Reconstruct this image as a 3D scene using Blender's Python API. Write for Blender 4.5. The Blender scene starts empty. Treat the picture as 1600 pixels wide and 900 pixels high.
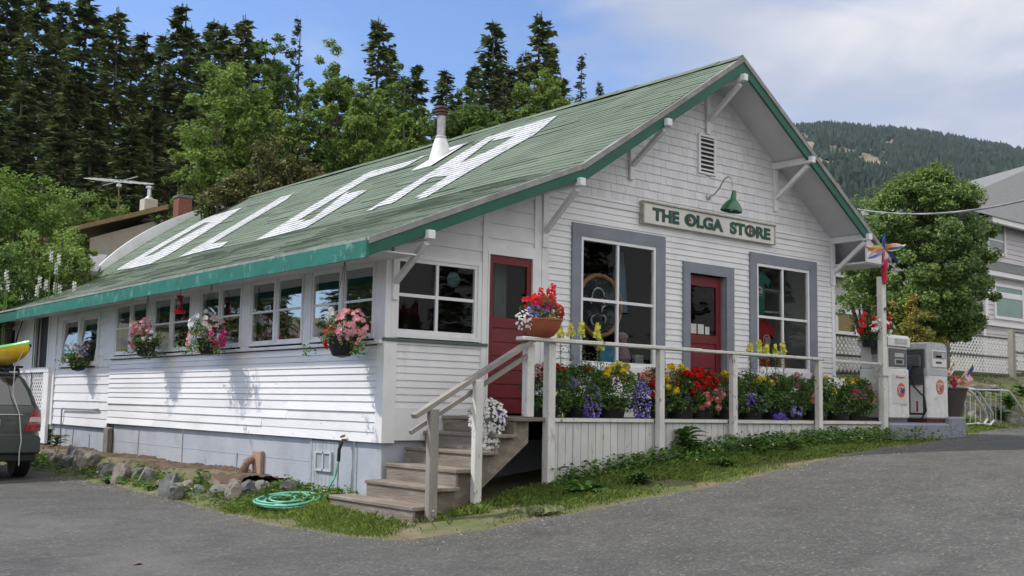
import bpy, math, random
import numpy as np
from mathutils import Vector, Matrix
random.seed(7); rng = np.random.default_rng(11)
SC = bpy.context.scene; COL = SC.collection
pi = math.pi
# ------------------------------------------------------------------ camera
CAM = Vector((-7.051335, -11.087972, 0.093906))
RW = np.array([[0.774708850195577, 0.08201946123479631, 0.6269760804108885],
               [-0.6320381017854084, 0.07093929353187853, 0.7716835196663822],
               [0.018815826321073315, -0.9941028239633724, 0.1067967231140707]])
FPX = 1697.0
cd = bpy.data.cameras.new('camera'); cam = bpy.data.objects.new('camera', cd); COL.objects.link(cam)
cd.sensor_width = 36; cd.lens = 36*FPX/1600; cd.clip_end = 9000; cd.clip_start = .1
m = Matrix.Identity(4)
for i in range(3):
    m[i][0] = RW[i][0]; m[i][1] = -RW[i][1]; m[i][2] = -RW[i][2]; m[i][3] = CAM[i]
cam.matrix_world = m
SC.camera = cam
# ------------------------------------------------------------------ light
SUN_TO = Vector((-.70, .60, 1.10)).normalized()
SUN_EL = math.asin(SUN_TO.z); SUN_AZ = math.atan2(SUN_TO.x, SUN_TO.y)
sd = bpy.data.lights.new('sun', 'SUN'); sun = bpy.data.objects.new('sun', sd); COL.objects.link(sun)
sd.energy = 3.35; sd.angle = math.radians(1.2); sd.color = (1.0, .94, .85)
sun.rotation_euler = SUN_TO.to_track_quat('Z', 'Y').to_euler(); sun.location = (0, 0, 60)
W = bpy.data.worlds.new('World'); SC.world = W; W.use_nodes = True
nt = W.node_tree; nt.nodes.clear()
def N(t, ty, **k):
    n = t.nodes.new(ty)
    for a, b in k.items():
        if hasattr(n, a): setattr(n, a, b)
    return n
o_ = N(nt, 'ShaderNodeOutputWorld'); bg = N(nt, 'ShaderNodeBackground'); bg.inputs['Strength'].default_value = .15
sky = N(nt, 'ShaderNodeTexSky'); sky.sky_type = 'NISHITA'; sky.sun_disc = False
sky.sun_elevation = SUN_EL; sky.sun_rotation = SUN_AZ; sky.air_density = 1.0; sky.dust_density = .6; sky.ozone_density = 2.5
tc = N(nt, 'ShaderNodeTexCoord'); mp = N(nt, 'ShaderNodeMapping'); mp.inputs['Scale'].default_value = (1.0, 1.0, 2.6)
mp.inputs['Rotation'].default_value = (.1, .35, .3); mp.inputs['Location'].default_value = (.2, -.3, .15)
nz = N(nt, 'ShaderNodeTexNoise'); nz.inputs['Scale'].default_value = 3.1; nz.inputs['Detail'].default_value = 8; nz.inputs['Roughness'].default_value = .52
nz.inputs['Distortion'].default_value = .45
rp = N(nt, 'ShaderNodeValToRGB'); rp.color_ramp.elements[0].position = .36; rp.color_ramp.elements[1].position = .66
rp.color_ramp.interpolation = 'EASE'
# more cloud towards +X (the right of the picture)
dp = N(nt, 'ShaderNodeVectorMath', operation='DOT_PRODUCT'); dp.inputs[1].default_value = (.76, -.62, -.12)
ad = N(nt, 'ShaderNodeMath', operation='MULTIPLY_ADD'); ad.inputs[1].default_value = .55
tint = N(nt, 'ShaderNodeMix', data_type='RGBA', blend_type='MULTIPLY'); tint.inputs[0].default_value = 1
tint.inputs[7].default_value = (.70, .81, 1.02, 1)
nzb = N(nt, 'ShaderNodeTexNoise'); nzb.inputs['Scale'].default_value = 4.6; nzb.inputs['Detail'].default_value = 7; nzb.inputs['Distortion'].default_value = .3
cbr = N(nt, 'ShaderNodeMix', data_type='RGBA'); cbr.inputs[6].default_value = (2.75, 3.05, 3.85, 1); cbr.inputs[7].default_value = (4.5, 4.5, 4.75, 1)
crr = N(nt, 'ShaderNodeMapRange'); crr.inputs[1].default_value = .36; crr.inputs[2].default_value = .64; crr.interpolation_type = 'SMOOTHSTEP'
cm = N(nt, 'ShaderNodeMix', data_type='RGBA')
L = nt.links.new
L(mp.outputs[0], nzb.inputs['Vector']); L(nzb.outputs['Fac'], crr.inputs[0]); L(crr.outputs[0], cbr.inputs[0]); L(cbr.outputs[2], cm.inputs[7]); L(tc.outputs['Generated'], mp.inputs[0]); L(mp.outputs[0], nz.inputs['Vector']); L(tc.outputs['Generated'], dp.inputs[0])
L(dp.outputs['Value'], ad.inputs[0]); L(nz.outputs['Fac'], ad.inputs[2]); L(ad.outputs[0], rp.inputs[0])
L(sky.outputs[0], tint.inputs[6]); L(tint.outputs[2], cm.inputs[6]); L(rp.outputs[0], cm.inputs[0])
# unseen brighter, whiter cloud added behind the viewer to light the shaded front
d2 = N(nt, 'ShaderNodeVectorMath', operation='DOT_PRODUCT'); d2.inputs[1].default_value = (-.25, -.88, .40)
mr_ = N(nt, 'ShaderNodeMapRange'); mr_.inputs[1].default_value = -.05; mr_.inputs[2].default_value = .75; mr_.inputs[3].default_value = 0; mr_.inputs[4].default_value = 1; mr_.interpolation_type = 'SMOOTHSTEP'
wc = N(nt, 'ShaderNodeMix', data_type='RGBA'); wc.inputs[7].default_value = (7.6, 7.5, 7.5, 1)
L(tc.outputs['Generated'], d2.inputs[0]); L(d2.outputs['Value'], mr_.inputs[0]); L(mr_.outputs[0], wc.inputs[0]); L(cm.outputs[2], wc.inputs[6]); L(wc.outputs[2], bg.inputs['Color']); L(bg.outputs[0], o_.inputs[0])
SC.view_settings.view_transform = 'Standard'; SC.view_settings.look = 'None'; SC.view_settings.gamma = 1
SC.view_settings.exposure = 0.3; SC.view_settings.use_curve_mapping = False
SC.render.engine = 'CYCLES'; SC.render.resolution_x = 1024; SC.render.resolution_y = 576

# ------------------------------------------------------------------ pixel -> place helpers (used to lay things out at their real distance)
def ray(px, py):
    k = np.array([(px-800)/FPX, (py-450)/FPX, 1.0]); return RW @ k
def at(px, py, d): return Vector(np.array(CAM) + ray(px, py)*d)
def hit(px, py, ax, v):
    r = ray(px, py); t = (v-CAM[ax])/r[ax]; return Vector(np.array(CAM)+r*t)
def sstep(x, a, b):
    t = np.clip((np.asarray(x, float)-a)/(b-a), 0, 1); return t*t*(3-2*t)
def g(x, y):
    x = np.asarray(x, float); y = np.asarray(y, float)
    z = np.interp(x, [-60, -30, -12, -7, -1, 0, 1.45, 3.3, 4.7, 6.7, 8.5, 11, 15, 30, 60],
                  [-2.4, -1.9, -1.55, -1.42, -1.24, -1.1, -.88, -.66, -.51, -.43, -.4, -.3, -.2, .1, .6])
    z = z - .008*np.maximum(0, -2-y)
    bed = sstep(x, -.95, -.65)*(1-sstep(x, .4, .9))*sstep(y, 2.0, 3.2)*(1-sstep(y, 13, 15))
    z = z*(1-bed) + (-.93)*bed
    rr = sstep(x, 10.5, 12.5)
    z = z + rr*(np.clip((y-.4)/4.6, 0, 1)*1.3 + np.clip(y-5, 0, 60)*.03)
    z = z + np.clip(y-23, 0, 26)*.17*(1-.6*rr) + np.clip(y-49, 0, 200)*.10
    return z
def gz(x, y): return float(g(x, y))
def on_ground(px, py):
    r = ray(px, py); t = 2.0
    while t < 400:
        p = np.array(CAM)+r*t
        if p[2] < gz(p[0], p[1]): return Vector((p[0], p[1], gz(p[0], p[1])))
        t += .02 if t < 60 else .3
    return Vector(p)

# ------------------------------------------------------------------ object helpers
def tag(o, label=None, cat=None, group=None, kind=None):
    if label: o['label'] = label
    if cat: o['category'] = cat
    if group: o['group'] = group
    if kind: o['kind'] = kind
    return o
def thing(name, label, cat, loc=(0, 0, 0), rz=0, group=None):
    o = bpy.data.objects.new(name, None); COL.objects.link(o); o.location = loc; o.rotation_euler = (0, 0, rz)
    o.empty_display_size = .2
    return tag(o, label, cat, group)
def origin(p):
    v = Vector((0, 0, 0))
    while p is not None: v = v + Vector(p.location); p = p.parent
    return v
def mk(name, V, F, mat, parent=None, local=False, smooth=False, label=None, mi=None):
    me = bpy.data.meshes.new(name)
    V = np.asarray(V, dtype=np.float64).reshape(-1, 3)
    if parent is not None and not local: V = V - np.array(origin(parent))
    if isinstance(F, np.ndarray) and len(F):
        k = F.shape[1]; me.vertices.add(len(V)); me.vertices.foreach_set('co', V.ravel())
        me.loops.add(F.size); me.loops.foreach_set('vertex_index', F.ravel().astype(np.int32))
        me.polygons.add(len(F)); me.polygons.foreach_set('loop_start', np.arange(0, F.size, k, dtype=np.int32))
        me.update(calc_edges=True)
    else:
        me.from_pydata([tuple(v) for v in V], [], [tuple(f) for f in F]); me.update()
    for mm in (mat if isinstance(mat, (list, tuple)) else [mat]): me.materials.append(mm)
    if mi is not None: me.polygons.foreach_set('material_index', np.asarray(mi, dtype=np.int32))
    if smooth:
        me.polygons.foreach_set('use_smooth', [True]*len(me.polygons))
        try: me.set_sharp_from_angle(angle=math.radians(40))
        except Exception: pass
    o = bpy.data.objects.new(name, me); COL.objects.link(o)
    if parent is not None: o.parent = parent
    if label: o['label'] = label
    return o
def copy_tree(o, parent=None):
    c = o.copy(); COL.objects.link(c); c.parent = parent
    for ch in o.children: copy_tree(ch, c)
    return c
class MB:
    def __init__(s): s.v = []; s.f = []; s.mi = []; s.cur = 0
    def add(s, vs, fs):
        b = len(s.v); s.v += [tuple(map(float, v)) for v in vs]
        for f in fs: s.f.append(tuple(b+i for i in f)); s.mi.append(s.cur)
        return s
    def quad(s, a, b, c, d): return s.add([a, b, c, d], [(0, 1, 2, 3)])
    def box(s, x0, x1, y0, y1, z0, z1, bev=0):
        x0, x1 = min(x0, x1), max(x0, x1); y0, y1 = min(y0, y1), max(y0, y1); z0, z1 = min(z0, z1), max(z0, z1)
        if bev <= 0:
            return s.add([(x0, y0, z0), (x1, y0, z0), (x1, y1, z0), (x0, y1, z0), (x0, y0, z1), (x1, y0, z1), (x1, y1, z1), (x0, y1, z1)],
                  [(3, 2, 1, 0), (4, 5, 6, 7), (0, 1, 5, 4), (1, 2, 6, 5), (2, 3, 7, 6), (3, 0, 4, 7)])
        e = min(bev, (x1-x0)*.45, (y1-y0)*.45, (z1-z0)*.45)
        vs = []
        for (z, i) in ((z0, e), (z0+e, 0), (z1-e, 0), (z1, e)):
            X0, X1, Y0, Y1 = x0+i, x1-i, y0+i, y1-i
            q = e if i == 0 else e*.5
            vs += [(X0+q, Y0, z), (X1-q, Y0, z), (X1, Y0+q, z), (X1, Y1-q, z), (X1-q, Y1, z), (X0+q, Y1, z), (X0, Y1-q, z), (X0, Y0+q, z)]
        fs = [tuple(range(7, -1, -1)), tuple(range(24, 32))]
        for r in range(3):
            for k in range(8): fs.append((r*8+k, r*8+(k+1) % 8, (r+1)*8+(k+1) % 8, (r+1)*8+k))
        return s.add(vs, fs)
    def bar(s, p0, p1, w, h, up=(0, 0, 1)):
        p0 = Vector(p0); p1 = Vector(p1); d = (p1-p0).normalized(); u = Vector(up)
        if abs(d.dot(u)) > .98: u = Vector((1, 0, 0))
        sd_ = d.cross(u).normalized(); u = sd_.cross(d).normalized()
        vs = []
        for p in (p0, p1):
            for a, b in ((-1, -1), (1, -1), (1, 1), (-1, 1)): vs.append(p+sd_*a*w/2+u*b*h/2)
        return s.add(vs, [(0, 1, 2, 3), (7, 6, 5, 4), (0, 4, 5, 1), (1, 5, 6, 2), (2, 6, 7, 3), (3, 7, 4, 0)])
    def tube(s, pts, r, n=8, closed=False):
        pts = [Vector(p) for p in pts]; K = len(pts); vs = []; fs = []
        rr = r if isinstance(r, (list, tuple)) else [r]*K
        ref = Vector((0.13, .21, .97))
        for i, p in enumerate(pts):
            d = (pts[min(i+1, K-1)]-pts[max(i-1, 0)])
            if closed: d = pts[(i+1) % K]-pts[i-1]
            d = d.normalized() if d.length > 1e-9 else Vector((0, 0, 1))
            if abs(d.dot(ref)) > .95: ref = Vector((1, .1, 0)).normalized()
            a = d.cross(ref).normalized(); b = d.cross(a).normalized()
            for k in range(n):
                t = 2*pi*k/n; vs.append(p+(a*math.cos(t)+b*math.sin(t))*rr[i])
        m_ = K if closed else K-1
        for i in range(m_):
            j = (i+1) % K
            for k in range(n): fs.append((i*n+k, i*n+(k+1) % n, j*n+(k+1) % n, j*n+k))
        if not closed: fs += [tuple(range(n-1, -1, -1)), tuple((K-1)*n+k for k in range(n))]
        return s.add(vs, fs)
    def lathe(s, prof, c, n=20, ax=(0, 0, 1)):
        c = Vector(c); q = Vector((0, 0, 1)).rotation_difference(Vector(ax)); vs = []; fs = []
        for (r, z) in prof:
            for k in range(n):
                t = 2*pi*k/n; vs.append(c+q @ Vector((r*math.cos(t), r*math.sin(t), z)))
        for i in range(len(prof)-1):
            for k in range(n): fs.append((i*n+k, i*n+(k+1) % n, (i+1)*n+(k+1) % n, (i+1)*n+k))
        if prof[0][0] > 1e-4: fs.append(tuple(range(n-1, -1, -1)))
        if prof[-1][0] > 1e-4: fs.append(tuple((len(prof)-1)*n+k for k in range(n)))
        return s.add(vs, fs)
    def prism(s, poly, axis, a, b):   # poly in the two other axes, extruded along axis
        vs = []
        for t in (a, b):
            for (p, q) in poly:
                vs.append((t, p, q) if axis == 0 else ((p, t, q) if axis == 1 else (p, q, t)))
        n = len(poly); fs = [tuple(range(n)), tuple(range(2*n-1, n-1, -1))]
        for k in range(n): fs.append((k, n+k, n+(k+1) % n, (k+1) % n))
        return s.add(vs, fs)
    def build(s, name, mat, parent=None, local=False, smooth=False, label=None):
        return mk(name, s.v, s.f, mat, parent, local, smooth, label, s.mi if isinstance(mat, (list, tuple)) else None)
def fixn(o):
    import bmesh
    b = bmesh.new(); b.from_mesh(o.data); bmesh.ops.recalc_face_normals(b, faces=b.faces); b.to_mesh(o.data); b.free(); return o

# ------------------------------------------------------------------ materials
MATS = {}
def mat(name, c, c2=None, rough=.7, scale=6.0, detail=5, bump=0.0, bscale=60, metal=0.0, stretch=(1, 1, 1), island=0.0,
        spec=.4, dirt=None, dirt_scale=2.5, dirt_pos=(.55, .75), coat=0.0, trans=0.0, chips=None, chip_pos=(.665, .69), chip_scale=9):
    if name in MATS: return MATS[name]
    m_ = bpy.data.materials.new(name); m_.use_nodes = True; t = m_.node_tree; l = t.links.new
    b = t.nodes['Principled BSDF']; b.inputs['Roughness'].default_value = rough; b.inputs['Metallic'].default_value = metal
    b.inputs['Specular IOR Level'].default_value = spec; b.inputs['Coat Weight'].default_value = coat
    tcn = N(t, 'ShaderNodeTexCoord'); mpn = N(t, 'ShaderNodeMapping'); mpn.inputs['Scale'].default_value = stretch
    l(tcn.outputs['Object'], mpn.inputs[0])
    c2 = c2 or tuple(x*.8 for x in c)
    n1 = N(t, 'ShaderNodeTexNoise'); n1.inputs['Scale'].default_value = scale; n1.inputs['Detail'].default_value = detail
    l(mpn.outputs[0], n1.inputs['Vector'])
    r = N(t, 'ShaderNodeValToRGB'); r.color_ramp.elements[0].position = .32; r.color_ramp.elements[1].position = .68
    r.color_ramp.elements[0].color = (*c2, 1); r.color_ramp.elements[1].color = (*c, 1); l(n1.outputs['Fac'], r.inputs[0])
    out = r.outputs[0]
    if island > 0:
        gi = N(t, 'ShaderNodeNewGeometry'); mr = N(t, 'ShaderNodeMapRange'); mr.inputs[3].default_value = 1-island; mr.inputs[4].default_value = 1+island
        l(gi.outputs['Random Per Island'], mr.inputs[0])
        hs = N(t, 'ShaderNodeHueSaturation'); l(mr.outputs[0], hs.inputs['Value']); l(out, hs.inputs['Color']); out = hs.outputs[0]
    if dirt:
        n2 = N(t, 'ShaderNodeTexNoise'); n2.inputs['Scale'].default_value = dirt_scale; n2.inputs['Detail'].default_value = 8; n2.inputs['Roughness'].default_value = .65
        l(mpn.outputs[0], n2.inputs['Vector'])
        r2 = N(t, 'ShaderNodeMapRange'); r2.inputs[1].default_value = dirt_pos[0]; r2.inputs[2].default_value = dirt_pos[1]; l(n2.outputs['Fac'], r2.inputs[0])
        mx = N(t, 'ShaderNodeMix', data_type='RGBA'); l(r2.outputs[0], mx.inputs[0]); l(out, mx.inputs[6]); mx.inputs[7].default_value = (*dirt, 1); out = mx.outputs[2]
    if chips:
        n4 = N(t, 'ShaderNodeTexNoise'); n4.inputs['Scale'].default_value = chip_scale; n4.inputs['Detail'].default_value = 9; n4.inputs['Roughness'].default_value = .72
        l(mpn.outputs[0], n4.inputs['Vector']); r4 = N(t, 'ShaderNodeMapRange'); r4.inputs[1].default_value = chip_pos[0]; r4.inputs[2].default_value = chip_pos[1]; l(n4.outputs['Fac'], r4.inputs[0])
        m4 = N(t, 'ShaderNodeMix', data_type='RGBA'); l(r4.outputs[0], m4.inputs[0]); l(out, m4.inputs[6]); m4.inputs[7].default_value = (*chips, 1); out = m4.outputs[2]
    l(out, b.inputs['Base Color'])
    if bump > 0:
        n3 = N(t, 'ShaderNodeTexNoise'); n3.inputs['Scale'].default_value = bscale; n3.inputs['Detail'].default_value = 4
        l(mpn.outputs[0], n3.inputs['Vector']); bp = N(t, 'ShaderNodeBump'); bp.inputs['Strength'].default_value = bump; bp.inputs['Distance'].default_value = .02
        l(n3.outputs['Fac'], bp.inputs['Height']); l(bp.outputs[0], b.inputs['Normal'])
    if trans > 0:
        tr = N(t, 'ShaderNodeBsdfTranslucent'); l(out, tr.inputs['Color']); ms = N(t, 'ShaderNodeMixShader'); ms.inputs[0].default_value = trans
        l(b.outputs[0], ms.inputs[1]); l(tr.outputs[0], ms.inputs[2]); l(ms.outputs[0], t.nodes['Material Output'].inputs[0])
    MATS[name] = m_; return m_
def glass_mat(name, tintc=(.75, .8, .78), refl=.035):
    if name in MATS: return MATS[name]
    m_ = bpy.data.materials.new(name); m_.use_nodes = True; t = m_.node_tree; t.nodes.clear(); l = t.links.new
    out = N(t, 'ShaderNodeOutputMaterial'); tr = N(t, 'ShaderNodeBsdfTransparent'); tr.inputs[0].default_value = (*tintc, 1)
    gl = N(t, 'ShaderNodeBsdfGlossy'); gl.inputs['Roughness'].default_value = .015; gl.inputs['Color'].default_value = (1, 1, 1, 1)
    lw = N(t, 'ShaderNodeFresnel'); lw.inputs[0].default_value = 1.45
    ml = N(t, 'ShaderNodeMath', operation='MULTIPLY'); ml.inputs[1].default_value = refl/.09; l(lw.outputs[0], ml.inputs[0])
    nz_ = N(t, 'ShaderNodeTexNoise'); nz_.inputs['Scale'].default_value = .9; bp = N(t, 'ShaderNodeBump'); bp.inputs['Strength'].default_value = .12; bp.inputs['Distance'].default_value = .05
    tcn = N(t, 'ShaderNodeTexCoord'); l(tcn.outputs['Object'], nz_.inputs['Vector']); l(nz_.outputs['Fac'], bp.inputs['Height']); l(bp.outputs[0], gl.inputs['Normal'])
    ms = N(t, 'ShaderNodeMixShader'); l(ml.outputs[0], ms.inputs[0]); l(tr.outputs[0], ms.inputs[1]); l(gl.outputs[0], ms.inputs[2]); l(ms.outputs[0], out.inputs[0])
    MATS[name] = m_; return m_
def leafmat(name, c, c2, island=.35, trans=.25, rough=.6): return mat(name, c, c2, rough=rough, scale=.7, island=island, trans=trans, spec=.25)

WHITE = mat('white_paint', (.74, .74, .75), (.66, .665, .68), rough=.55, scale=3, island=.03, dirt=(.50, .50, .49), dirt_scale=2.2, dirt_pos=(.55, .85), chips=(.30, .28, .25), bump=.12, bscale=35)
SIDE = mat('white_siding', (.76, .76, .77), (.68, .685, .70), rough=.6, scale=1.3, island=.035, dirt=(.58, .57, .55), dirt_scale=1.8, dirt_pos=(.52, .85), chips=(.36, .33, .29), chip_pos=(.655, .68), stretch=(1, .5, 1.6), bump=.2, bscale=30)
SHIN = mat('white_wall_shingle', (.70, .70, .71), (.62, .62, .64), rough=.65, scale=4, island=.05, bump=.2, bscale=50)
SOFFIT = mat('soffit_paint', (.66, .66, .67), (.58, .58, .60), rough=.65, scale=2)
WORN = mat('worn_white_timber', (.66, .65, .62), (.52, .51, .48), chips=(.20, .17, .14), chip_pos=(.60, .63), chip_scale=12, rough=.75, scale=5, island=.06, dirt=(.25, .22, .18), dirt_scale=5, dirt_pos=(.58, .74), stretch=(1, 1, .45), bump=.3, bscale=40)
SKIRT = mat('skirt_board_paint', (.60, .60, .59), (.50, .50, .48), chips=(.26, .24, .20), chip_pos=(.62, .65), chip_scale=11, rough=.75, scale=4, island=.07, dirt=(.30, .29, .26), dirt_scale=2.6, dirt_pos=(.56, .80), stretch=(1.5, 1.5, .5), bump=.3, bscale=40)
TRIM = mat('grey_trim_paint', (.215, .235, .275), (.175, .19, .225), chips=(.36, .37, .38), chip_pos=(.66, .69), rough=.65, scale=4, bump=.1)
GREYB = mat('grey_foundation_paint', (.40, .43, .48), (.34, .365, .41), rough=.7, scale=2.2, dirt=(.27, .28, .29), dirt_scale=1.5, dirt_pos=(.52, .8), bump=.2, bscale=20)
RED = mat('red_door_paint', (.165, .011, .014), (.12, .009, .012), rough=.5, scale=3, dirt=(.09, .01, .012), dirt_scale=5, dirt_pos=(.5, .75))
TEAL = mat('teal_fascia', (.014, .160, .118), (.010, .115, .086), rough=.7, scale=3, dirt=(.16, .30, .25), dirt_scale=5, dirt_pos=(.55, .72), bump=.2)
SHADEGREEN = mat('shaded_green_trim', (.008, .10, .062), (.007, .08, .05), rough=.5, scale=3, dirt=(.05, .14, .10), dirt_scale=9, dirt_pos=(.7, .8))  # trim green for boards out of the sun, shade put into the colour
ROOFG = mat('green_roof_shingle', (.150, .192, .138), (.115, .150, .108), rough=.9, scale=1.1, detail=9, island=.10, dirt=(.11, .135, .10), dirt_scale=1.5, dirt_pos=(.54, .88), bump=.5, bscale=120)
ROOFW = mat('white_roof_paint', (.62, .63, .64), (.50, .51, .52), rough=.85, scale=9, island=.08, dirt=(.24, .29, .23), dirt_scale=5, dirt_pos=(.50, .72), bump=.4, bscale=120)
GREYW = mat('grey_weathered_edge', (.30, .30, .29), (.20, .20, .19), rough=.9, scale=6, bump=.4, bscale=50)
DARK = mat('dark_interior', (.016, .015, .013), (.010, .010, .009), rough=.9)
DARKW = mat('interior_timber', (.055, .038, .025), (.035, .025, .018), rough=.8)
BLACK = mat('black_rubber', (.012, .012, .013), (.009, .009, .01), rough=.6)
CHROME = mat('galvanised_metal', (.62, .63, .64), (.5, .5, .51), rough=.35, metal=.9)
TIMBER = mat('weathered_step_timber', (.235, .195, .155), (.14, .118, .095), rough=.85, scale=5, island=.10, stretch=(1, .22, 1.6), dirt=(.30, .285, .26), dirt_scale=6, dirt_pos=(.5, .75), bump=.5, bscale=45)
GRAYT = mat('grey_post_timber', (.30, .28, .25), (.22, .20, .18), rough=.85, scale=5, stretch=(1, 1, .3), bump=.3)
GLASS = glass_mat('window_glass')
# =================================================================== THE STORE
store = thing('general_store', 'white clapboard general store with a long green shingle roof lettered in white', 'shop building', (0, 0, -.39))
ROT = [0]
def lap(mb, axis, plane, out, u0, u1, z0, z1, ex, openings=(), clip=None, jit=.0012, inner=True, lean=None):
    """lapped boards; axis 0: wall along X facing out(-1) in Y; axis 1: wall along Y facing -X"""
    n = max(1, int(round((z1-z0)/ex))); h = (z1-z0)/n
    def P(u, d, z):
        zz = z
        return (u, plane+out*d, zz) if axis == 0 else (plane+out*d, u, zz)
    for i in range(n):
        a = z0+i*h; b = a+h; zm = (a+b)/2
        ivs = [(u0, u1)]
        if clip:
            c = clip(a); c2 = clip(b)
            if c is None: continue
            ivs = [(max(u0, c[0]), min(u1, c[1]))]
        for (p, q, r, t) in openings:
            if r < zm < t:
                nv = []
                for (x, y) in ivs:
                    if q <= x or p >= y: nv.append((x, y)); continue
                    if p > x: nv.append((x, p))
                    if q < y: nv.append((q, y))
                ivs = nv
        for (x, y) in ivs:
            if y-x < .01: continue
            # break long boards into lengths
            cuts = [x]; 
            while y-cuts[-1] > 4.2: cuts.append(cuts[-1]+random.uniform(2.2, 3.9))
            cuts.append(y)
            for k in range(len(cuts)-1):
                x_, y_ = cuts[k]+(.0015 if k else 0), cuts[k+1]
                j = random.uniform(-jit, jit); d0 = .019+j+random.uniform(0, jit); d1 = .005
                A, B, C_, D = P(x_, d0, a), P(y_, d0+random.uniform(-jit, jit), a), P(y_, d1, b), P(x_, d1, b)
                E_, F_ = P(x_, 0, a), P(y_, 0, a)
                mb.add([A, B, C_, D, E_, F_], [(0, 1, 2, 3), (4, 5, 1, 0), (4, 0, 3)])
            if inner: mb.quad(P(x, -.11, a), P(y, -.11, a), P(y, -.11, b), P(x, -.11, b))
# openings on the front (X0,X1,z0,z1)
W1 = (3.16, 4.68, .66, 2.46); W2 = (7.03, 8.45, .72, 2.46); SDOOR = (5.42, 6.27, 0, 2.15); LDOOR = (1.54, 2.30, 0, 2.04); LWIN = (.13, 1.37, .93, 1.86)
Z0F = -.39
ZR = 5.34
def gable_clip(z):
    if z < 2.95: return (2.5, 9.15)
    x0 = 2.54+(z-3.10)/.663; x1 = 9.14-(z-3.02)/.70
    return (max(2.5, x0-.12), min(9.15, x1+.12)) if x1 > x0 else None
f = MB()
lap(f, 0, 0, -1, 2.56, 9.10, -.05, 3.02, .0865, [(W1[0]-.1, W1[1]+.1, W1[2]-.05, W1[3]+.1), (W2[0]-.1, W2[1]+.1, W2[2]-.05, W2[3]+.1), (SDOOR[0]-.1, SDOOR[1]+.1, -1, SDOOR[3]+.1)])
f.build('front_wall', WHITE, store)
# gable shingles
gm = MB(); z = 3.05; ri = 0
while z < 5.2:
    h = .128; c = gable_clip(z+h*.5)
    if c is None: break
    x = c[0]-random.uniform(0, .1)
    while x < c[1]:
        w = random.uniform(.10, .23); xe = min(x+w, c[1]); xs = max(x, c[0])
        if xe-xs > .02 and not (xs > 5.63 and xe < 6.0 and 3.75 < z+.06 < 4.34):
            d = .020+random.uniform(-.002, .003); zz = z+random.uniform(-.003, .003)
            gm.add([(xs+.0015, -d, zz), (xe-.0015, -d, zz), (xe-.0015, -.006, z+h+.004), (xs+.0015, -.006, z+h+.004), (xs+.0015, 0, zz), (xe-.0015, 0, zz)],
                   [(0, 1, 2, 3), (4, 5, 1, 0), (0, 3, 4), (1, 5, 2)])
        x += w
    c2 = gable_clip(z)
    gm.quad((c2[0], .0, z), (c2[1], .0, z), (c[1], .0, z+h), (c[0], .0, z+h))
    z += h; ri += 1
gm.build('gable_shingles', SHIN, store)
d = MB(); d.prism([(-.045, 3.02), (.0, 3.02), (.0, 3.06), (-.02, 3.06)], 0, 2.5, 9.19); d.box(2.5, 9.17, -.03, -.004, 2.94, 3.018); d.build('drip_board', WHITE, store)
# lean-to front: wide smooth boards above, laps below
l_ = MB()
lap(l_, 0, 0, -1, .16, 1.46, .02, .80, .088)
l_.build('front_wall', WHITE, store)
def lean_clip(z):
    x0 = (z-1.98)/.42+.10
    return (max(.0, x0), 2.5) if x0 < 2.5 else None
l_ = MB(); lap(l_, 0, 0, -1, .16, 2.44, .87, 3.05, .19, [(LWIN[0]-.05, LWIN[1]+.05, LWIN[2]-.05, LWIN[3]+.04), (LDOOR[0]-.05, LDOOR[1]+.05, -1, LDOOR[3]+.05)], clip=lean_clip, jit=.0004)
l_.build('upper_front_wall', SHIN, store)
b = MB()
b.box(-.022, .16, -.03, .0, -.39, 1.96); b.box(-.022, -.002, 0.001, .13, -.39, 1.93)      # corner board, both faces
b.box(1.44, 1.525, -.032, 0, -.36, 2.68); b.box(2.315, 2.44, -.032, 0, -.05, 3.0); b.box(2.44, 2.555, -.042, 0, -.05, 3.2)
b.box(1.50, 2.34, -.034, 0, 2.07, 2.19)
b.box(.16, 1.44, -.024, 0, .80, .83)
b.box(.16, 1.44, -.022, 0, -.36, .018)
b.build('corner_boards', WHITE, store)
b = MB(); b.box(9.10, 9.19, -.03, .1, -.35, 3.05); b.build('corner_board', WHITE, store)
b = MB(); b.box(-.035, 1.53, -.055, -.001, .832, .868); b.build('window_ledge', mat('dark_ledge_paint', (.10, .13, .11), rough=.6), store)
# side wall
SW = [(9.30, 7.70), (7.43, 5.80), (5.47, 3.93), (3.66, 2.03), (1.84, .22)]
sw = MB()
# boards: narrow exposure above, wider below
lap(sw, 1, 0, -1, .13, 9.48, .10, .78, .086)
sw.build('side_wall', SIDE, store)
sw = MB(); lap(sw, 1, 0, -1, .13, 9.48, -.39, .10, .125, jit=.006)
lap(sw, 1, .012, -1, 9.50, 12.9, -.48, .66, .165, jit=.004)
sw.build('lower_side_wall', SIDE, store)
sw = MB()
sw.box(-.012, .10, 9.32, 9.9, .80, 2.0)
for k in range(5):
    a, b_ = SW[k][0], SW[k][1]
    nb = SW[k+1][0] if k < 4 else .13
    sw.box(-.012, .10, nb, b_, .80, 1.95)
sw.box(-.010, .10, .13, 9.32, 1.83, 2.09)
lap(sw, 1, .012, -1, 9.50, 12.9, .66, 2.08, .19, [(10.2, 12.5, .70, 1.70)])
sw.box(.0, .10, 12.9, 13.45, -.6, 2.08); sw.box(.0, .1, 14.25, 22, -.6, 2.08); sw.box(-.001, .1, 13.45, 14.25, 1.9, 2.08)
sw.box(-.03, -.002, 12.82, 12.98, -.5, 2.0)
sw.build('window_wall', WHITE, store)
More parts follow.
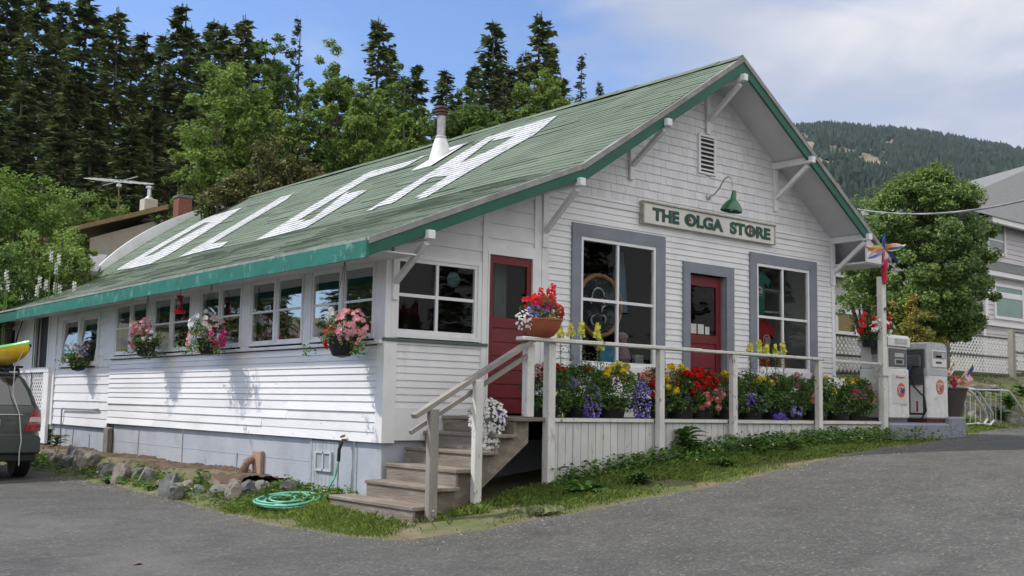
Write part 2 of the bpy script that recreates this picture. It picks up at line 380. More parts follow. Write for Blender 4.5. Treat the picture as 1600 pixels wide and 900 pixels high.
# foundation
fb = MB()
fb.box(.03, .16, 1.72, 9.2, -1.6, -.40); fb.box(.03, .16, .04, 1.02, -1.6, -.40); fb.box(.06, .16, 1.02, 1.72, -1.6, -.40)
fb.box(.05, .16, 9.2, 13, -1.6, -.48)
fb.box(.036, 9.2, .03, .16, -1.6, -.37)
fb.box(.026, .03, 1.75, 9.2, -.70, -.696)
fb.build('foundation', GREYB, store)
ac = MB()
for k in range(7): ac.box(.018, .06, 1.03+k*.098, 1.03+k*.098+.092, -1.35, -.42)
ac.box(.012, .06, 1.70, 1.76, -1.35, -.41)
acc = ac.build('access_hatch', mat('hatch_paint', (.37, .40, .43), (.30, .33, .36), rough=.7, island=.05, dirt=(.22, .23, .24), dirt_scale=5), store)
vf = MB()
for (a, c_) in ((1.16, 1.20), (1.36, 1.385), (1.55, 1.59)): vf.box(-.012, .016, a, c_, -.80, -.55)
vf.box(-.012, .016, 1.20, 1.55, -.575, -.55); vf.box(-.012, .016, 1.20, 1.55, -.80, -.775)
vf.build('vent_frame', mat('vent_frame_paint', (.50, .52, .55), rough=.6), acc)
vm = MB(); vm.box(.004, .014, 1.2, 1.55, -.775, -.575); vm.build('vent_mesh', mat('vent_grey', (.33, .35, .38), rough=.8), acc)
# rear and right walls, inner floor
rw = MB(); rw.box(9.05, 9.15, .12, 19, -.8, 3.1); rw.box(.1, 9.05, 18.9, 19, -.8, 3.05)
rw.prism([(2.6, 3.05), (9.05, 3.05), (5.85, 5.2)], 1, 18.88, 18.98); rw.build('rear_wall', WHITE, store)
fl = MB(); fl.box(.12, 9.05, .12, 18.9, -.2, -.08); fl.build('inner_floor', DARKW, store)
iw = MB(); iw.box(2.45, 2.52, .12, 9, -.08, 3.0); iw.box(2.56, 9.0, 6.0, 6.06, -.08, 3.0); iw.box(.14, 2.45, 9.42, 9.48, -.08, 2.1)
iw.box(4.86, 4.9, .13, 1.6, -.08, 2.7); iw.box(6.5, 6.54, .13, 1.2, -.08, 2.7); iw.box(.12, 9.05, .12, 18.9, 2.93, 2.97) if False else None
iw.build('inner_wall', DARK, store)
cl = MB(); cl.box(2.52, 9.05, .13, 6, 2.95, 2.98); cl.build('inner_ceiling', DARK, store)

# ------------------------------------------------------------------ roof
def zr(Y): return 5.46+.009*(Y+.7)
def RM(s, Y, lift=0):
    X = 2.54+3.31*s; z = 3.27*(1-s)+zr(Y)*s
    q = min(1, max(0, s)); z += .06*float(sstep(Y, 12.5, 19))*math.sin(pi*q) if 0 < q < 1 else 0
    z += .012*math.sin(Y*1.3+2*s)+.010*math.sin(Y*.61+5*s)
    return (X-.55*lift, Y, z+.83*lift)
def RL(s, Y, lift=0):
    X = -.7+3.24*s; z = (1.93-.003*Y)*(1-s)+3.27*s
    if s > 0: z += .010*math.sin(Y*1.1+1)
    return (X-.39*lift, Y, z+.92*lift)
def RR(s, Y, lift=0): return (9.80-3.95*s+.56*lift, Y, 2.74*(1-s)+zr(Y)*s+.83*lift)
def rows(fn, n, Y0, Y1, rnd=.010, flip=False, s1=1.0, y1fn=None):
    mb = MB()
    for i in range(n):
        a = i/n*s1; b_ = (i+1)/n*s1; y = Y0; ye = y1fn(a) if y1fn else Y1
        ph = random.uniform(.2, 1)
        while y < ye-.01:
            w = min(random.uniform(.28, .36)*3 if y > Y0 else ph, ye-y); lf = .008+random.uniform(0, rnd)*(random.random()**2)*1.3
            da = random.uniform(-.005, .003)/n*8; k = max(1, int(w/.5)); 
            if random.random() < .012: lf += .015; 
            ps = [y+w*j/k for j in range(k+1)]
            vs = []
            for p in ps: vs += [fn(a+da, p, lf), fn(b_+.006, p, .002), fn(a+da, p, -.01)]
            fs = []
            for j in range(k):
                o3 = j*3
                q1 = (o3, o3+1, o3+4, o3+3); q2 = (o3+2, o3, o3+3, o3+5)
                fs += [q1, q2]
            fs.append((0, 2, 1)); fs.append((k*3, k*3+1, k*3+2))
            mb.add(vs, fs); y += w+.003
    return mb
roof = MB()
# structural slab below the shingles (soffit)
def slab(mb, fn, Y0, Y1, n, t0, t1, s1=1.0):
    ys = np.linspace(Y0, Y1, n); ss = np.linspace(0, s1, 9)
    for j in range(len(ys)-1):
        for i in range(8):
            A = [fn(ss[i], ys[j]), fn(ss[i+1], ys[j]), fn(ss[i+1], ys[j+1]), fn(ss[i], ys[j+1])]
            lo = [(p[0], p[1], p[2]-t1) for p in A]; hi = [(p[0], p[1], p[2]-t0) for p in A]
            mb.quad(*lo); mb.quad(*hi)
slab(roof, RM, -.66, 19, 26, .012, .12); slab(roof, RL, -.66, 21.8, 26, .012, .10); slab(roof, RR, -.66, 19, 14, .012, .12)
for fn, yb in ((RM, 19), (RL, 21.8), (RR, 19)):
    for Y in (yb,):
        for i in range(8):
            a, c_ = fn(i/8, Y), fn((i+1)/8, Y); roof.quad((a[0], Y, a[2]-.01), (c_[0], Y, c_[2]-.01), (c_[0], Y, c_[2]-.14), (a[0], Y, a[2]-.14))
rf = roof.build('roof', SOFFIT, store)
rows(RM, 30, -.70, 19.0).build('shingles', ROOFG, rf)
rows(RL, 26, -.70, 21.8, rnd=.02).build('shingles', ROOFG, rf)
rows(RR, 28, -.70, 19.0).build('shingles', ROOFG, rf)
rc = MB(); y = -.72
while y < 19:
    w = .45; z_ = zr(y)+.014; lf = random.uniform(0, .012)
    z2 = zr(y+w)+.014
    rc.add([(5.70, y, z_-.085+lf), (5.85, y, z_+.02+lf), (6.0, y, z_-.085+lf), (5.70, y+w+.05, z2-.085), (5.85, y+w+.05, z2+.018), (6.0, y+w+.05, z2-.085)], [(0, 1, 4, 3), (1, 2, 5, 4), (0, 2, 1)])
    y += w
rc.build('ridge_cap', ROOFG, rf)
# letters painted on the shingles: outlines in roof coordinates (unprojected from the photo once), cut to the same courses
def unroof(px, py):
    r = ray(px, py); t = 8.0; o = np.array(CAM)
    while t < 80:
        p = o+r*t; s = (p[0]-2.54)/3.31
        if -.3 < s < 1.0 and p[2] < RM(s, p[1])[2]: return (s, p[1])
        t += .01
    s = (p[0]-2.54)/3.31; return (1, p[1])
def z2(L_): return [(400+x/3.2, 150+y/3.2) for x, y in L_]
def z1_(L_): return [(170+x/4.2857, 220+y/4.2857) for x, y in L_]
LET = {
 'A': [z2([(560, 578), (1170, 205), (1510, 103), (1400, 195), (1100, 365), (870, 503), (785, 524), (965, 405), (880, 410), (690, 540)]), z2([(1175, 228), (1300, 203), (1180, 275), (1025, 340)])],
 'G': [z2([(15, 718), (565, 385), (850, 303), (740, 362), (575, 410), (205, 632), (285, 618), (450, 490), (570, 470), (255, 662), (150, 690)])],
 'L': [[(276, 405.5), (319, 381), (440, 309), (459, 303), (450, 312), (331, 383), (360, 377), (347, 387), (319, 399), (300, 402)]],
 'O': [z1_([(40, 875), (220, 770), (640, 530), (740, 490), (900, 450), (740, 560), (400, 770), (240, 850)]), z1_([(225, 793), (645, 553), (705, 540), (290, 775)])]}
def cross(polys, s):
    ys = []
    for P_ in polys:
        for i in range(len(P_)):
            (s0, y0), (s1, y1) = P_[i], P_[(i+1) % len(P_)]
            if (s0 > s) != (s1 > s): ys.append(y0+(s-s0)/(s1-s0)*(y1-y0))
    return sorted(ys)
for ch, polys in LET.items():
    P3 = [[unroof(*p) for p in P_] for P_ in polys]
    mb = MB(); n = 30
    for i in range(n):
        a = i/n; b_ = (i+1)/n; ca, cb = cross(P3, a+.002), cross(P3, b_-.002); cmid = cross(P3, (a+b_)/2)
        if len(ca) != len(cb): ca = cb = cmid
        for j in range(0, len(ca)-1, 2):
            y0a, y1a, y0b, y1b = ca[j], ca[j+1], cb[j], cb[j+1]
            k = max(1, int(max(y1a-y0a, y1b-y0b)/.4))
            for q in range(k):
                t0, t1 = q/k, (q+1)/k
                A = lambda t: y0a+(y1a-y0a)*t
                B = lambda t: y0b+(y1b-y0b)*t
                mb.add([RM(a, A(t0), .029), RM(a, A(t1), .029), RM(b_-.0015, B(t1), .020), RM(b_-.0015, B(t0), .020), RM(a, A(t0), .01), RM(a, A(t1), .01)], [(0, 1, 2, 3), (4, 5, 1, 0)])
    mb.build('painted_letter', ROOFW, rf, label='white letter %s painted across the green roof shingles' % ch)
# rear white flashing
wf = MB(); K = 22
for i in range(K):
    s0, s1 = .04+i/K*.96, .04+(i+1)/K*.96
    def hh(s): return .06+.30*math.sin(pi*min(1, max(0, (s-.02)))**.68)**.9
    a, c_ = RM(s0, 19), RM(s1, 19)
    for (y0, y1) in ((19.0, 19.12),):
        v = [(a[0], y0, a[2]-.05), (c_[0], y0, c_[2]-.05), (c_[0], y0, c_[2]+hh(s1)), (a[0], y0, a[2]+hh(s0)), (a[0], y1, a[2]-.05), (c_[0], y1, c_[2]-.05), (c_[0], y1, c_[2]+hh(s1)), (a[0], y1, a[2]+hh(s0))]
        wf.add(v, [(0, 1, 2, 3), (7, 6, 5, 4), (3, 2, 6, 7), (0, 4, 5, 1)])
wf.build('rear_flashing', WHITE, rf)
# rake boards and fascia
def strip(mb, pts, w, h, y0, y1):   # boards hung below a line of (x,z) points between y0,y1
    for i in range(len(pts)-1):
        (x0, z0), (x1, z1) = pts[i], pts[i+1]
        mb.add([(x0, y0, z0-h), (x1, y0, z1-h), (x1, y0, z1-w), (x0, y0, z0-w), (x0, y1, z0-h), (x1, y1, z1-h), (x1, y1, z1-w), (x0, y1, z0-w)],
               [(0, 1, 2, 3), (7, 6, 5, 4), (3, 2, 6, 7), (0, 4, 5, 1), (0, 3, 7, 4), (1, 5, 6, 2)])
    return mb
lt = [(-.72, 1.93), (1.0, 2.645), (2.54, 3.28)]; mt = [(2.54, 3.28), (4.2, 4.37), (5.85, 5.47)]; rt = [(5.85, 5.47), (7.8, 4.14), (9.82, 2.745)]
e = MB(); strip(e, lt, .0, .075, -.745, -.66); strip(e, mt, .0, .085, -.745, -.66); strip(e, rt, .0, .085, -.745, -.66); fixn(e.build('rake_edge', GREYW, rf))
e = MB(); strip(e, lt, .078, .215, -.728, -.69); fixn(e.build('rake_board', SHADEGREEN, rf))
e = MB(); strip(e, mt, .088, .25, -.728, -.69); strip(e, [(5.85, 5.47), (9.12, 3.225)], .088, .24, -.728, -.69); fixn(e.build('rake_board', SHADEGREEN, rf))
e = MB(); e.box(-.75, -.715, -.74, 6.5, 1.70, 1.895); e.box(-.748, -.713, 6.503, 13.2, 1.69, 1.88); fixn(e.build('eave_fascia', TEAL, rf))
e = MB(); e.box(-.745, -.712, 13.21, 21.8, 1.67, 1.86); e.build('eave_fascia', SHADEGREEN, rf)
e = MB(); e.box(9.76, 9.80, -.70, 19, 2.60, 2.72); e.prism([(9.15, 2.62), (9.76, 2.62), (9.76, 2.70), (9.15, 3.08)], 1, -.69, -.66)
e.box(9.15, 9.76, -.66, 19, 2.60, 2.63); e.build('eave_fascia', SOFFIT, rf)
e = MB(); 
for k in range(10):
    y = -.7+k*2.2; e.box(-.735, -.69, y, y+2.17, 1.895, 1.93)
e.build('eave_edge', GREYW, rf)
# soffit under front overhang of the lean-to / eave
e = MB(); e.box(-.71, -.02, -.66, 21.7, 1.80, 1.815); e.build('soffit', SOFFIT, rf)
# brackets: lookout beam, wall post, diagonal
for (x, z, dz) in ((.10, 2.05, .56), (2.48, 3.02, .64), (4.14, 4.12, .56), (5.83, 5.13, .60), (7.53, 4.12, .60), (9.12, 3.04, .62)):
    lk = MB(); lk.box(x-.048, x+.048, -.80, .0, z-.055, z+.05, .006)
    br = lk.build('bracket', WHITE, store)
    pb = MB(); pb.box(x-.042, x+.042, -.065, -.022, z-dz-.16, z-.06); pb.build('bracket_post', WHITE, br)
    db = MB(); db.bar((x, -.68, z-.09), (x, -.06, z-dz+.06), .062, .065, up=(1, 0, 0)); db.build('bracket_brace', WHITE, br)
# vent louvre in the gable
vl = MB(); 
vl.box(5.61, 5.655, -.05, 0, 3.73, 4.36); vl.box(5.975, 6.02, -.05, 0, 3.73, 4.36); vl.box(5.655, 5.975, -.05, 0, 4.325, 4.36); vl.box(5.655, 5.975, -.05, 0, 3.73, 3.76)
vl = vl.build('gable_vent', WHITE, store)
sl = MB()
for k in range(8):
    z = 3.79+k*.07; sl.prism([(-.049, z), (-.048, z+.012), (-.031, z+.030), (-.031, z+.018)], 0, 5.655, 5.975)
sl.build('louvre', SHIN, vl)
sb = MB(); sb.box(5.655, 5.975, -.030, -.024, 3.76, 4.325); sb.build('louvre_back', BLACK, vl)

# ------------------------------------------------------------------ windows and doors
def front_window(W, trim, mull, crosszr, frame=.055, name='shop_window'):
    x0, x1, z0, z1 = W
    t = MB()
    if trim:
        tl, tr_, tt = trim
        t.box(x0-tl, x0, -.045, 0, z0-.12, z1+tt); t.box(x1, x1+tr_, -.045, 0, z0-.12, z1+tt); t.box(x0, x1, -.045, 0, z1, z1+tt)
        w = t.build(name, TRIM, store)
    else:
        t.box(x0-.06, x0, -.035, .02, z0-.05, z1+.05); t.box(x1, x1+.06, -.035, .02, z0-.05, z1+.05); t.box(x0, x1, -.035, .02, z1, z1+.05); t.box(x0, x1, -.045, .02, z0-.05, z0)
        w = t.build(name, WHITE, store)
    fr = MB(); yf0, yf1 = (-.030, .03) if trim else (-.02, .025)
    fr.box(x0, x0+frame, yf0, yf1, z0, z1); fr.box(x1-frame, x1, yf0, yf1, z0, z1); fr.box(x0+frame, x1-frame, yf0, yf1, z1-frame, z1); fr.box(x0+frame, x1-frame, yf0, yf1, z0, z0+frame*1.2)
    if trim: fr.box(x0-.02, x1+.02, -.06, .0, z0-.10, z0)
    for mx_ in mull: fr.box(mx_-.02, mx_+.02, yf0+.008, .02, z0+frame, z1-frame)
    xs = [x0+frame]+sum([[q-.02, q+.02] for q in mull], [])+[x1-frame]
    for zc in crosszr:
        for k in range(0, len(xs), 2): fr.box(xs[k], xs[k+1], yf0+.010, .018, zc-.02, zc+.02)
    fr.build('frame', WHITE, w)
    gl = MB(); gl.quad((x0+frame*.8, .005, z0+frame*.8), (x1-frame*.8, .005, z0+frame*.8), (x1-frame*.8, .005, z1-frame*.8), (x0+frame*.8, .005, z1-frame*.8)); gl.build('pane', GLASS, w)
    return w
front_window(W1, (.17, .19, .175), [3.90], [1.58], .05)
front_window(W2, (.17, .20, .16), [7.73], [1.59], .05)
front_window(LWIN, None, [.745], [1.405], .045, 'porch_window')
# store door with grey trim
x0, x1, z0, z1 = SDOOR
t = MB(); t.box(x0-.15, x0, -.05, .0, -.05, z1+.16); t.box(x1, x1+.18, -.05, .0, -.05, z1+.16); t.box(x0, x1, -.05, 0, z1, z1+.16)
t.box(x0-.002, x0+.018, 0, .12, -.05, z1); t.box(x1-.018, x1+.002, 0, .12, -.05, z1); dr = t.build('door_surround', TRIM, store)
def door(parent, x0, x1, z0, z1, y, gz0, gz1, ml=.10, panels=2, handle_side=1, planks=False):
    b = MB(); b.box(x0, x0+ml, y, y+.045, z0, z1); b.box(x1-ml, x1, y, y+.045, z0, z1); b.box(x0+ml, x1-ml, y, y+.045, gz1, z1); b.box(x0+ml, x1-ml, y, y+.045, z0, z0+.16 if not planks else z0+.02); b.box(x0+ml, x1-ml, y, y+.045, gz0-.13, gz0)
    if planks:
        n = 6; hh_ = (gz0-.13-z0-.02)/n
        for k in range(n): b.prism([(y+.002, z0+.02+k*hh_), (y+.045, z0+.02+k*hh_), (y+.045, z0+.02+(k+1)*hh_), (y+.014, z0+.02+(k+1)*hh_)], 0, x0+ml, x1-ml)
    else:
        h0, h1 = z0+.16, gz0-.13; n = panels
        for k in range(n):
            a = h0+(h1-h0)*k/n; c_ = h0+(h1-h0)*(k+1)/n
            b.box(x0+ml, x1-ml, y+.018, y+.04, a, c_); 
            if k: b.box(x0+ml, x1-ml, y+.001, y+.044, a-.04, a+.04)
            b.box(x0+ml+.05, x1-ml-.05, y+.010, y+.03, a+.08, c_-.08, .01)
    o = b.build('door', RED, parent)
    q = MB(); q.quad((x0+ml, y+.02, gz0), (x1-ml, y+.02, gz0), (x1-ml, y+.02, gz1), (x0+ml, y+.02, gz1)); q.build('door_pane', GLASS, o)
    h = MB(); hx = x1-ml*.5 if handle_side > 0 else x0+ml*.5
    h.lathe([(.028, 0), (.028, .008), (.012, .012), (.012, .04), (.03, .05), (.032, .065), (.02, .08), (0, .084)], (hx, y, z0+.98), 14, (0, -1, 0)); h.build('handle', mat('aged_brass', (.45, .30, .10), rough=.35, metal=.9), o, smooth=True)
    return o
door(dr, x0+.02, x1-.02, .0, z1-.01, .06, 1.22, 1.98, .11)
t = MB(); t.box(SDOOR[0]-.02, SDOOR[1]+.02, -.08, .1, -.06, -.0); t.build('threshold', TIMBER, dr)
x0, x1, z0, z1 = LDOOR
t = MB(); t.box(x0-.012, x0+.015, -.037, .05, -.05, z1+.03); t.box(x1-.015, x1+.012, -.037, .05, -.05, z1+.03); t.box(x0+.015, x1-.015, -.037, .05, z1, z1+.03); dr2 = t.build('door_frame', WHITE, store)
door(dr2, x0+.016, x1-.016, -.02, z1-.002, -.008, 1.22, 1.93, .075, planks=True)
# side windows: five pairs
for (a, b_) in SW:
    t = MB(); hi, lo = max(a, b_), min(a, b_); z0, z1 = .865, 1.835
    t.box(-.03, .03, lo, lo+.035, z0, z1); t.box(-.03, .03, hi-.035, hi, z0, z1); t.box(-.03, .03, lo+.035, hi-.035, z1-.04, z1); t.box(-.03, .03, lo+.035, hi-.035, z0, z0+.03)
    md = (lo+hi)/2; t.box(-.03, .03, md-.035, md+.035, z0+.03, z1-.04)
    w = t.build('side_window', WHITE, store)
    for (p, q) in ((lo+.035, md-.035), (md+.035, hi-.035)):
        s = MB(); f_ = .04
        s.box(-.012, .02, p, p+f_, z0+.03, z1-.04); s.box(-.012, .02, q-f_, q, z0+.03, z1-.04); s.box(-.012, .02, p+f_, q-f_, z1-.04-f_, z1-.04); s.box(-.012, .02, p+f_, q-f_, z0+.03, z0+.03+f_)
        s.box(-.008, .018, p+f_, q-f_, 1.335, 1.365)
        s.build('frame', WHITE, w)
        gl = MB(); gl.quad((.004, p+f_*.8, z0+.05), (.004, q-f_*.8, z0+.05), (.004, q-f_*.8, z1-.05), (.004, p+f_*.8, z1-.05)); gl.build('pane', GLASS, w)
t = MB(); t.box(-.075, 0, .0, 9.42, .795, .835, .006); t.build('window_sill', WHITE, store)
# two-light casement window further back, open sashes
t = MB(); lo, hi, z0, z1 = 10.25, 12.45, .74, 1.66
t.box(-.03, .05, lo-.09, lo, z0-.08, z1+.08); t.box(-.03, .05, hi, hi+.09, z0-.08, z1+.08); t.box(-.03, .05, lo, hi, z1, z1+.08); t.box(-.05, .05, lo-.12, hi+.12, z0-.05, z0); t.box(-.03, .05, 11.3, 11.42, z0, z1)
w = t.build('casement_window', WHITE, store)
for (p, q) in ((lo, 11.3), (11.42, hi)):
    s = MB(); P0 = Vector((-.02, p, 0)); tilt = .13
    def S(u, v): return Vector((.05-(v)*0+(-tilt if False else 0), p+(q-p)*u, z0+(z1-z0)*v)) + Vector((-tilt*(1-v)*.6, 0, 0))
    for (u0, v0, u1, v1) in ((0.02, 0, .02, 1), (.98, 0, .98, 1), (0.02, 0.02, .98, .02), (.02, .98, .98, .98)):
        s.bar(S(u0, v0), S(u1, v1), .05, .035, up=(1, 0, 0))
    so = s.build('sash', WHITE, w)
    gl = MB(); gl.quad(S(.03, .03), S(.97, .03), S(.97, .97), S(.03, .97)); gl.build('pane', GLASS, so)
# dark rear doorway and far window
t = MB(); t.box(.06, .10, 13.45, 14.25, -.3, 1.9); rd = t.build('rear_door', mat('dark_green_door', (.02, .035, .03), rough=.5), store)
t = MB(); t.box(-.02, .03, 13.38, 13.45, -.3, 1.93); t.box(-.02, .03, 14.25, 14.33, -.3, 1.93); t.build('frame', WHITE, rd)
t = MB()
for (a, b_) in ((15.85, 15.93), (16.55, 16.63)): t.box(-.04, 0, a, b_, .7, 1.7)
t.box(-.04, 0, 15.93, 16.55, 1.62, 1.7); t.box(-.04, 0, 15.93, 16.55, .7, .78); t.box(-.035, 0, 15.93, 16.55, 1.16, 1.20); w = t.build('rear_window', WHITE, store)
t = MB(); t.quad((-.01, 15.93, .78), (-.01, 16.55, .78), (-.01, 16.55, 1.62), (-.01, 15.93, 1.62)); t.build('pane', mat('dark_glass', (.02, .025, .03), rough=.1), w)
# little junction things on walls
t = MB(); t.box(2.60, 2.60, 0, 0, 0, 0) if False else None
# flue
px_, py_ = 4.72, 5.65; zb = RM((px_-2.54)/3.31, py_)[2]
t = MB(); t.lathe([(.30, -.22), (.235, -.1), (.15, .25), (.105, .40), (.10, .42)], (px_, py_, zb), 20); 
for u in range(1): pass
a = RM((px_-2.54-.55)/3.31, py_); 
fs_ = []
sA, sB = (px_-2.54-.42)/3.31, (px_-2.54+.42)/3.31
t.add([RM(sA, py_+.34, .035), RM(sA, py_-.34, .035), RM(sB, py_-.34, .035), RM(sB, py_+.34, .035), RM(sA, py_+.34, .01), RM(sA, py_-.34, .01)], [(0, 1, 2, 3), (4, 5, 1, 0)])
fl_ = t.build('flue_flashing', mat('flashing_white', (.72, .72, .72), rough=.5), rf, smooth=True)
t = MB(); t.lathe([(.082, .38), (.082, .86)], (px_, py_, zb), 18); t.lathe([(.115, .37), (.115, .40), (.09, .41)], (px_, py_, zb), 18)
t.build('flue_pipe', mat('flue_steel', (.42, .40, .38), (.26, .25, .24), rough=.4, metal=.8, scale=12), rf, smooth=True)
t = MB(); t.lathe([(.09, .82), (.125, .84), (.125, .86), (.095, .87), (.095, .88), (.132, .89), (.132, .92), (.10, .93), (.10, .95), (.132, .96), (.12, 1.0), (0, 1.025)], (px_, py_, zb), 18)
t.build('flue_cap', mat('rusty_cap', (.10, .065, .05), (.06, .04, .035), rough=.6, metal=.4), rf, smooth=True)

# ------------------------------------------------------------------ sign, lamp
sgn = thing('shop_sign', 'long white board reading THE OLGA STORE in dark green letters above the shop windows', 'sign', (5.87, -.05, 2.93))
t = MB(); t.box(4.335, 7.415, -.10, -.03, 2.785, 3.09, .006); t.build('board', mat('sign_cream', (.66, .65, .60), (.58, .57, .53), rough=.6, scale=2, dirt=(.35, .34, .3), dirt_pos=(.62, .8)), sgn)
t = MB(); t.box(4.32, 7.43, -.125, -.03, 3.092, 3.115); t.box(4.32, 4.345, -.112, -.03, 2.78, 3.09); t.box(7.405, 7.43, -.112, -.03, 2.78, 3.09); t.build('frame', mat('sign_frame', (.50, .49, .45), (.30, .28, .24), rough=.7, scale=9), sgn)
def text_mesh(txt, size, off=0, depth=.004, space=1.0):
    cu = bpy.data.curves.new('lettering', 'FONT'); cu.body = txt; cu.size = size; cu.offset = off; cu.extrude = depth; cu.align_x = 'LEFT'; cu.space_character = space
    o = bpy.data.objects.new('lettering', cu); COL.objects.link(o); bpy.context.view_layer.update()
    me = bpy.data.meshes.new_from_object(o.evaluated_get(bpy.context.evaluated_depsgraph_get()))
    bpy.data.objects.remove(o)
    V = np.empty(len(me.vertices)*3); me.vertices.foreach_get('co', V); V = V.reshape(-1, 3)
    F = [tuple(p.vertices) for p in me.polygons]; bpy.data.meshes.remove(me)
    return V, F
def put_text(name, txt, x0, x1, zb, zt, y, mt, parent, off=.006, axis=0):
    V, F = text_mesh(txt, 1.0, off)
    mn, mx_ = V.min(0), V.max(0); V = V.copy()
    V[:, 0] = x0+(V[:, 0]-mn[0])/(mx_[0]-mn[0])*(x1-x0); V[:, 1] = zb+(V[:, 1]-mn[1])/(mx_[1]-mn[1])*(zt-zb)
    V2 = np.stack([V[:, 0], y-(V[:, 2]-mn[2])*.8, V[:, 1]], 1)
    return mk(name, V2, F, mt, parent)
SG = mat('sign_green', (.015, .075, .055), (.012, .06, .045), rough=.5)
put_text('lettering', 'THE', 4.52, 5.10, 2.84, 3.035, -.102, SG, sgn, .05)
put_text('lettering', 'OLGA', 5.22, 6.12, 2.842, 3.037, -.102, SG, sgn, .05)
put_text('lettering', 'STORE', 6.28, 7.30, 2.842, 3.037, -.102, SG, sgn, .05)
for cx_ in (5.325, 6.795):
    t = MB(); t.lathe([(.045, 0), (.045, .006), (0, .007)], (0, 0, 0), 18, (0, -1, 0)); t.v = [(cx_+v[0]*.9, -.108+v[1], 2.937+v[2]*1.35) for v in t.v]
    t.build('ornament', mat('brown_ornament', (.20, .10, .07), (.12, .06, .05), rough=.6, scale=40), sgn)
    t = MB(); t.lathe([(.013, 0), (.013, .006), (0, .007)], (cx_, -.116, 2.905), 10, (0, -1, 0)); t.lathe([(.010, 0), (.010, .006), (0, .007)], (cx_+.008, -.116, 2.965), 10, (0, -1, 0)); t.build('ornament_mark', WHITE, sgn)
lamp = thing('wall_lamp', 'green enamel gooseneck lamp reaching out over the shop sign', 'lamp', (5.86, -.02, 3.38))
t = MB(); pts = [(5.86, -.03, 3.38), (5.86, -.12, 3.39), (5.84, -.25, 3.47), (5.81, -.38, 3.60), (5.80, -.47, 3.63), (5.79, -.54, 3.58), (5.79, -.56, 3.48), (5.79, -.56, 3.36)]
t.tube(pts, .012, 8); t.lathe([(.05, 0), (.05, .012), (.02, .03), (0, .032)], (5.86, -.02, 3.38), 14, (0, -1, 0)); t.build('arm', mat('lamp_arm_paint', (.5, .5, .5), rough=.4, metal=.5), lamp, smooth=True)
t = MB(); t.lathe([(.018, .18), (.032, .17), (.04, .10), (.045, .04), (.10, -.01), (.145, -.07), (.165, -.13), (.168, -.145), (.160, -.145), (.14, -.07), (.09, -.015), (.03, .0)], (5.79, -.56, 3.22), 28, (.12, -.10, 1)); t.build('lamp_shade', mat('green_enamel', (.012, .13, .045), rough=.25, coat=.5), lamp, smooth=True)
t = MB(); t.lathe([(.012, .03), (.03, 0), (.038, -.04), (.025, -.075), (0, -.085)], (5.785, -.555, 3.17), 14); t.build('bulb', mat('bulb_glass', (.6, .6, .58), rough=.2), lamp, smooth=True)
# =================================================================== PORCH, STEPS
deck = thing('porch_deck', 'raised wooden porch with white board skirt running along the store front', 'porch', (4.9, -.7, -.9))
t = MB()
for k in range(9): t.box(1.12, 8.42, -1.33+k*.148, -1.33+k*.148+.142, -.088, -.05)
t.build('floor', TIMBER, deck)
t = MB(); t.box(1.12, 1.42, -1.40, -1.28, -.092, -.048); t.build('floor_edge', TIMBER, deck)
t = MB()
t.box(1.47, 3.19, -1.412, -1.34, -.10, -.055, .004); t.box(3.31, 4.64, -1.412, -1.34, -.10, -.057, .004); t.box(4.76, 6.59, -1.412, -1.34, -.105, -.06, .004); t.box(6.71, 8.36, -1.412, -1.34, -.105, -.062, .004)
t.build('trim_board', WORN, deck)
t = MB(); x = 1.47
while x < 8.34:
    w = .118+random.uniform(-.006, .006)
    if not any(abs(x+w/2-q) < .02 for q in ()): 
        dz = random.uniform(-.02, .02); t.box(x, min(x+w, 8.35), -1.372+random.uniform(-.003, .003), -1.345, gz(x, -1.36)-.03+dz, -.106, .003)
    x += w+.008
t.build('skirt', SKIRT, deck)
t = MB(); t.box(1.43, 8.38, -1.338, -1.30, -.30, -.10); t.box(1.15, 1.19, -1.30, 0, -.28, -.10); t.build('joist', DARKW, deck)
for x, w in ((1.42, .11), (3.25, .09), (4.70, .09), (6.65, .09)):
    t = MB(); t.box(x-w/2, x+w/2, -1.50 if x > 2 else -1.45, -1.414 if x > 2 else -1.34, gz(x, -1.4)-.05, .845, .006); t.build('post', WORN, deck)
t = MB(); t.box(1.06, 1.17, -1.42, -1.32, -.045, .80, .006); t.build('post', WORN, deck)
t = MB(); t.box(.92, 4.0, -1.52, -1.36, .835, .88, .008); t.box(4.003, 6.74, -1.515, -1.37, .832, .872, .008); t.bar((6.74, -1.44, .85), (8.36, -1.42, .85), .03, .028); t.build('rail', WORN, deck)
# stairs
st = thing('porch_steps', 'worn grey timber steps with a railing climbing to the porch at the red side door', 'stairs', (.25, -.7, -1.1))
TX = [-.50, -.22, .05, .32, .59, .86]; TZ = [-1.0, -.81, -.62, -.43, -.24, -.055]
for i in range(6):
    x0 = TX[i]; x1 = x0+.31 if i < 5 else 1.13
    yb = .30 if i == 0 else (-.035)
    t = MB(); t.box(x0-.02, x1 if i < 5 else 1.118, -1.47, yb, TZ[i]-.042, TZ[i]+random.uniform(-.003, .003), .008); 
    t.build('tread', TIMBER, st)
    zb = (TZ[i-1] if i else -1.17)
    t = MB(); t.box(x0+.0, x0+.03, -1.44, yb-.02, zb+.002, TZ[i]-.044); t.build('riser', TIMBER, st)
t = MB()
for y in (-1.36, -.10):
    prof = [(-.46, -1.2), (-.46, -1.05)]
    for i in range(6): prof += [(TX[i]+.03, TZ[i]-.045), ((TX[i+1]+.03) if i < 5 else 1.12, TZ[i]-.045)]
    prof += [(1.12, -.34), (-.02, -1.2)]
    t = MB(); t.prism([(a, b) for a, b in prof], 1, y-.02, y+.02)
    fixn(t.build('stringer', TIMBER, st))
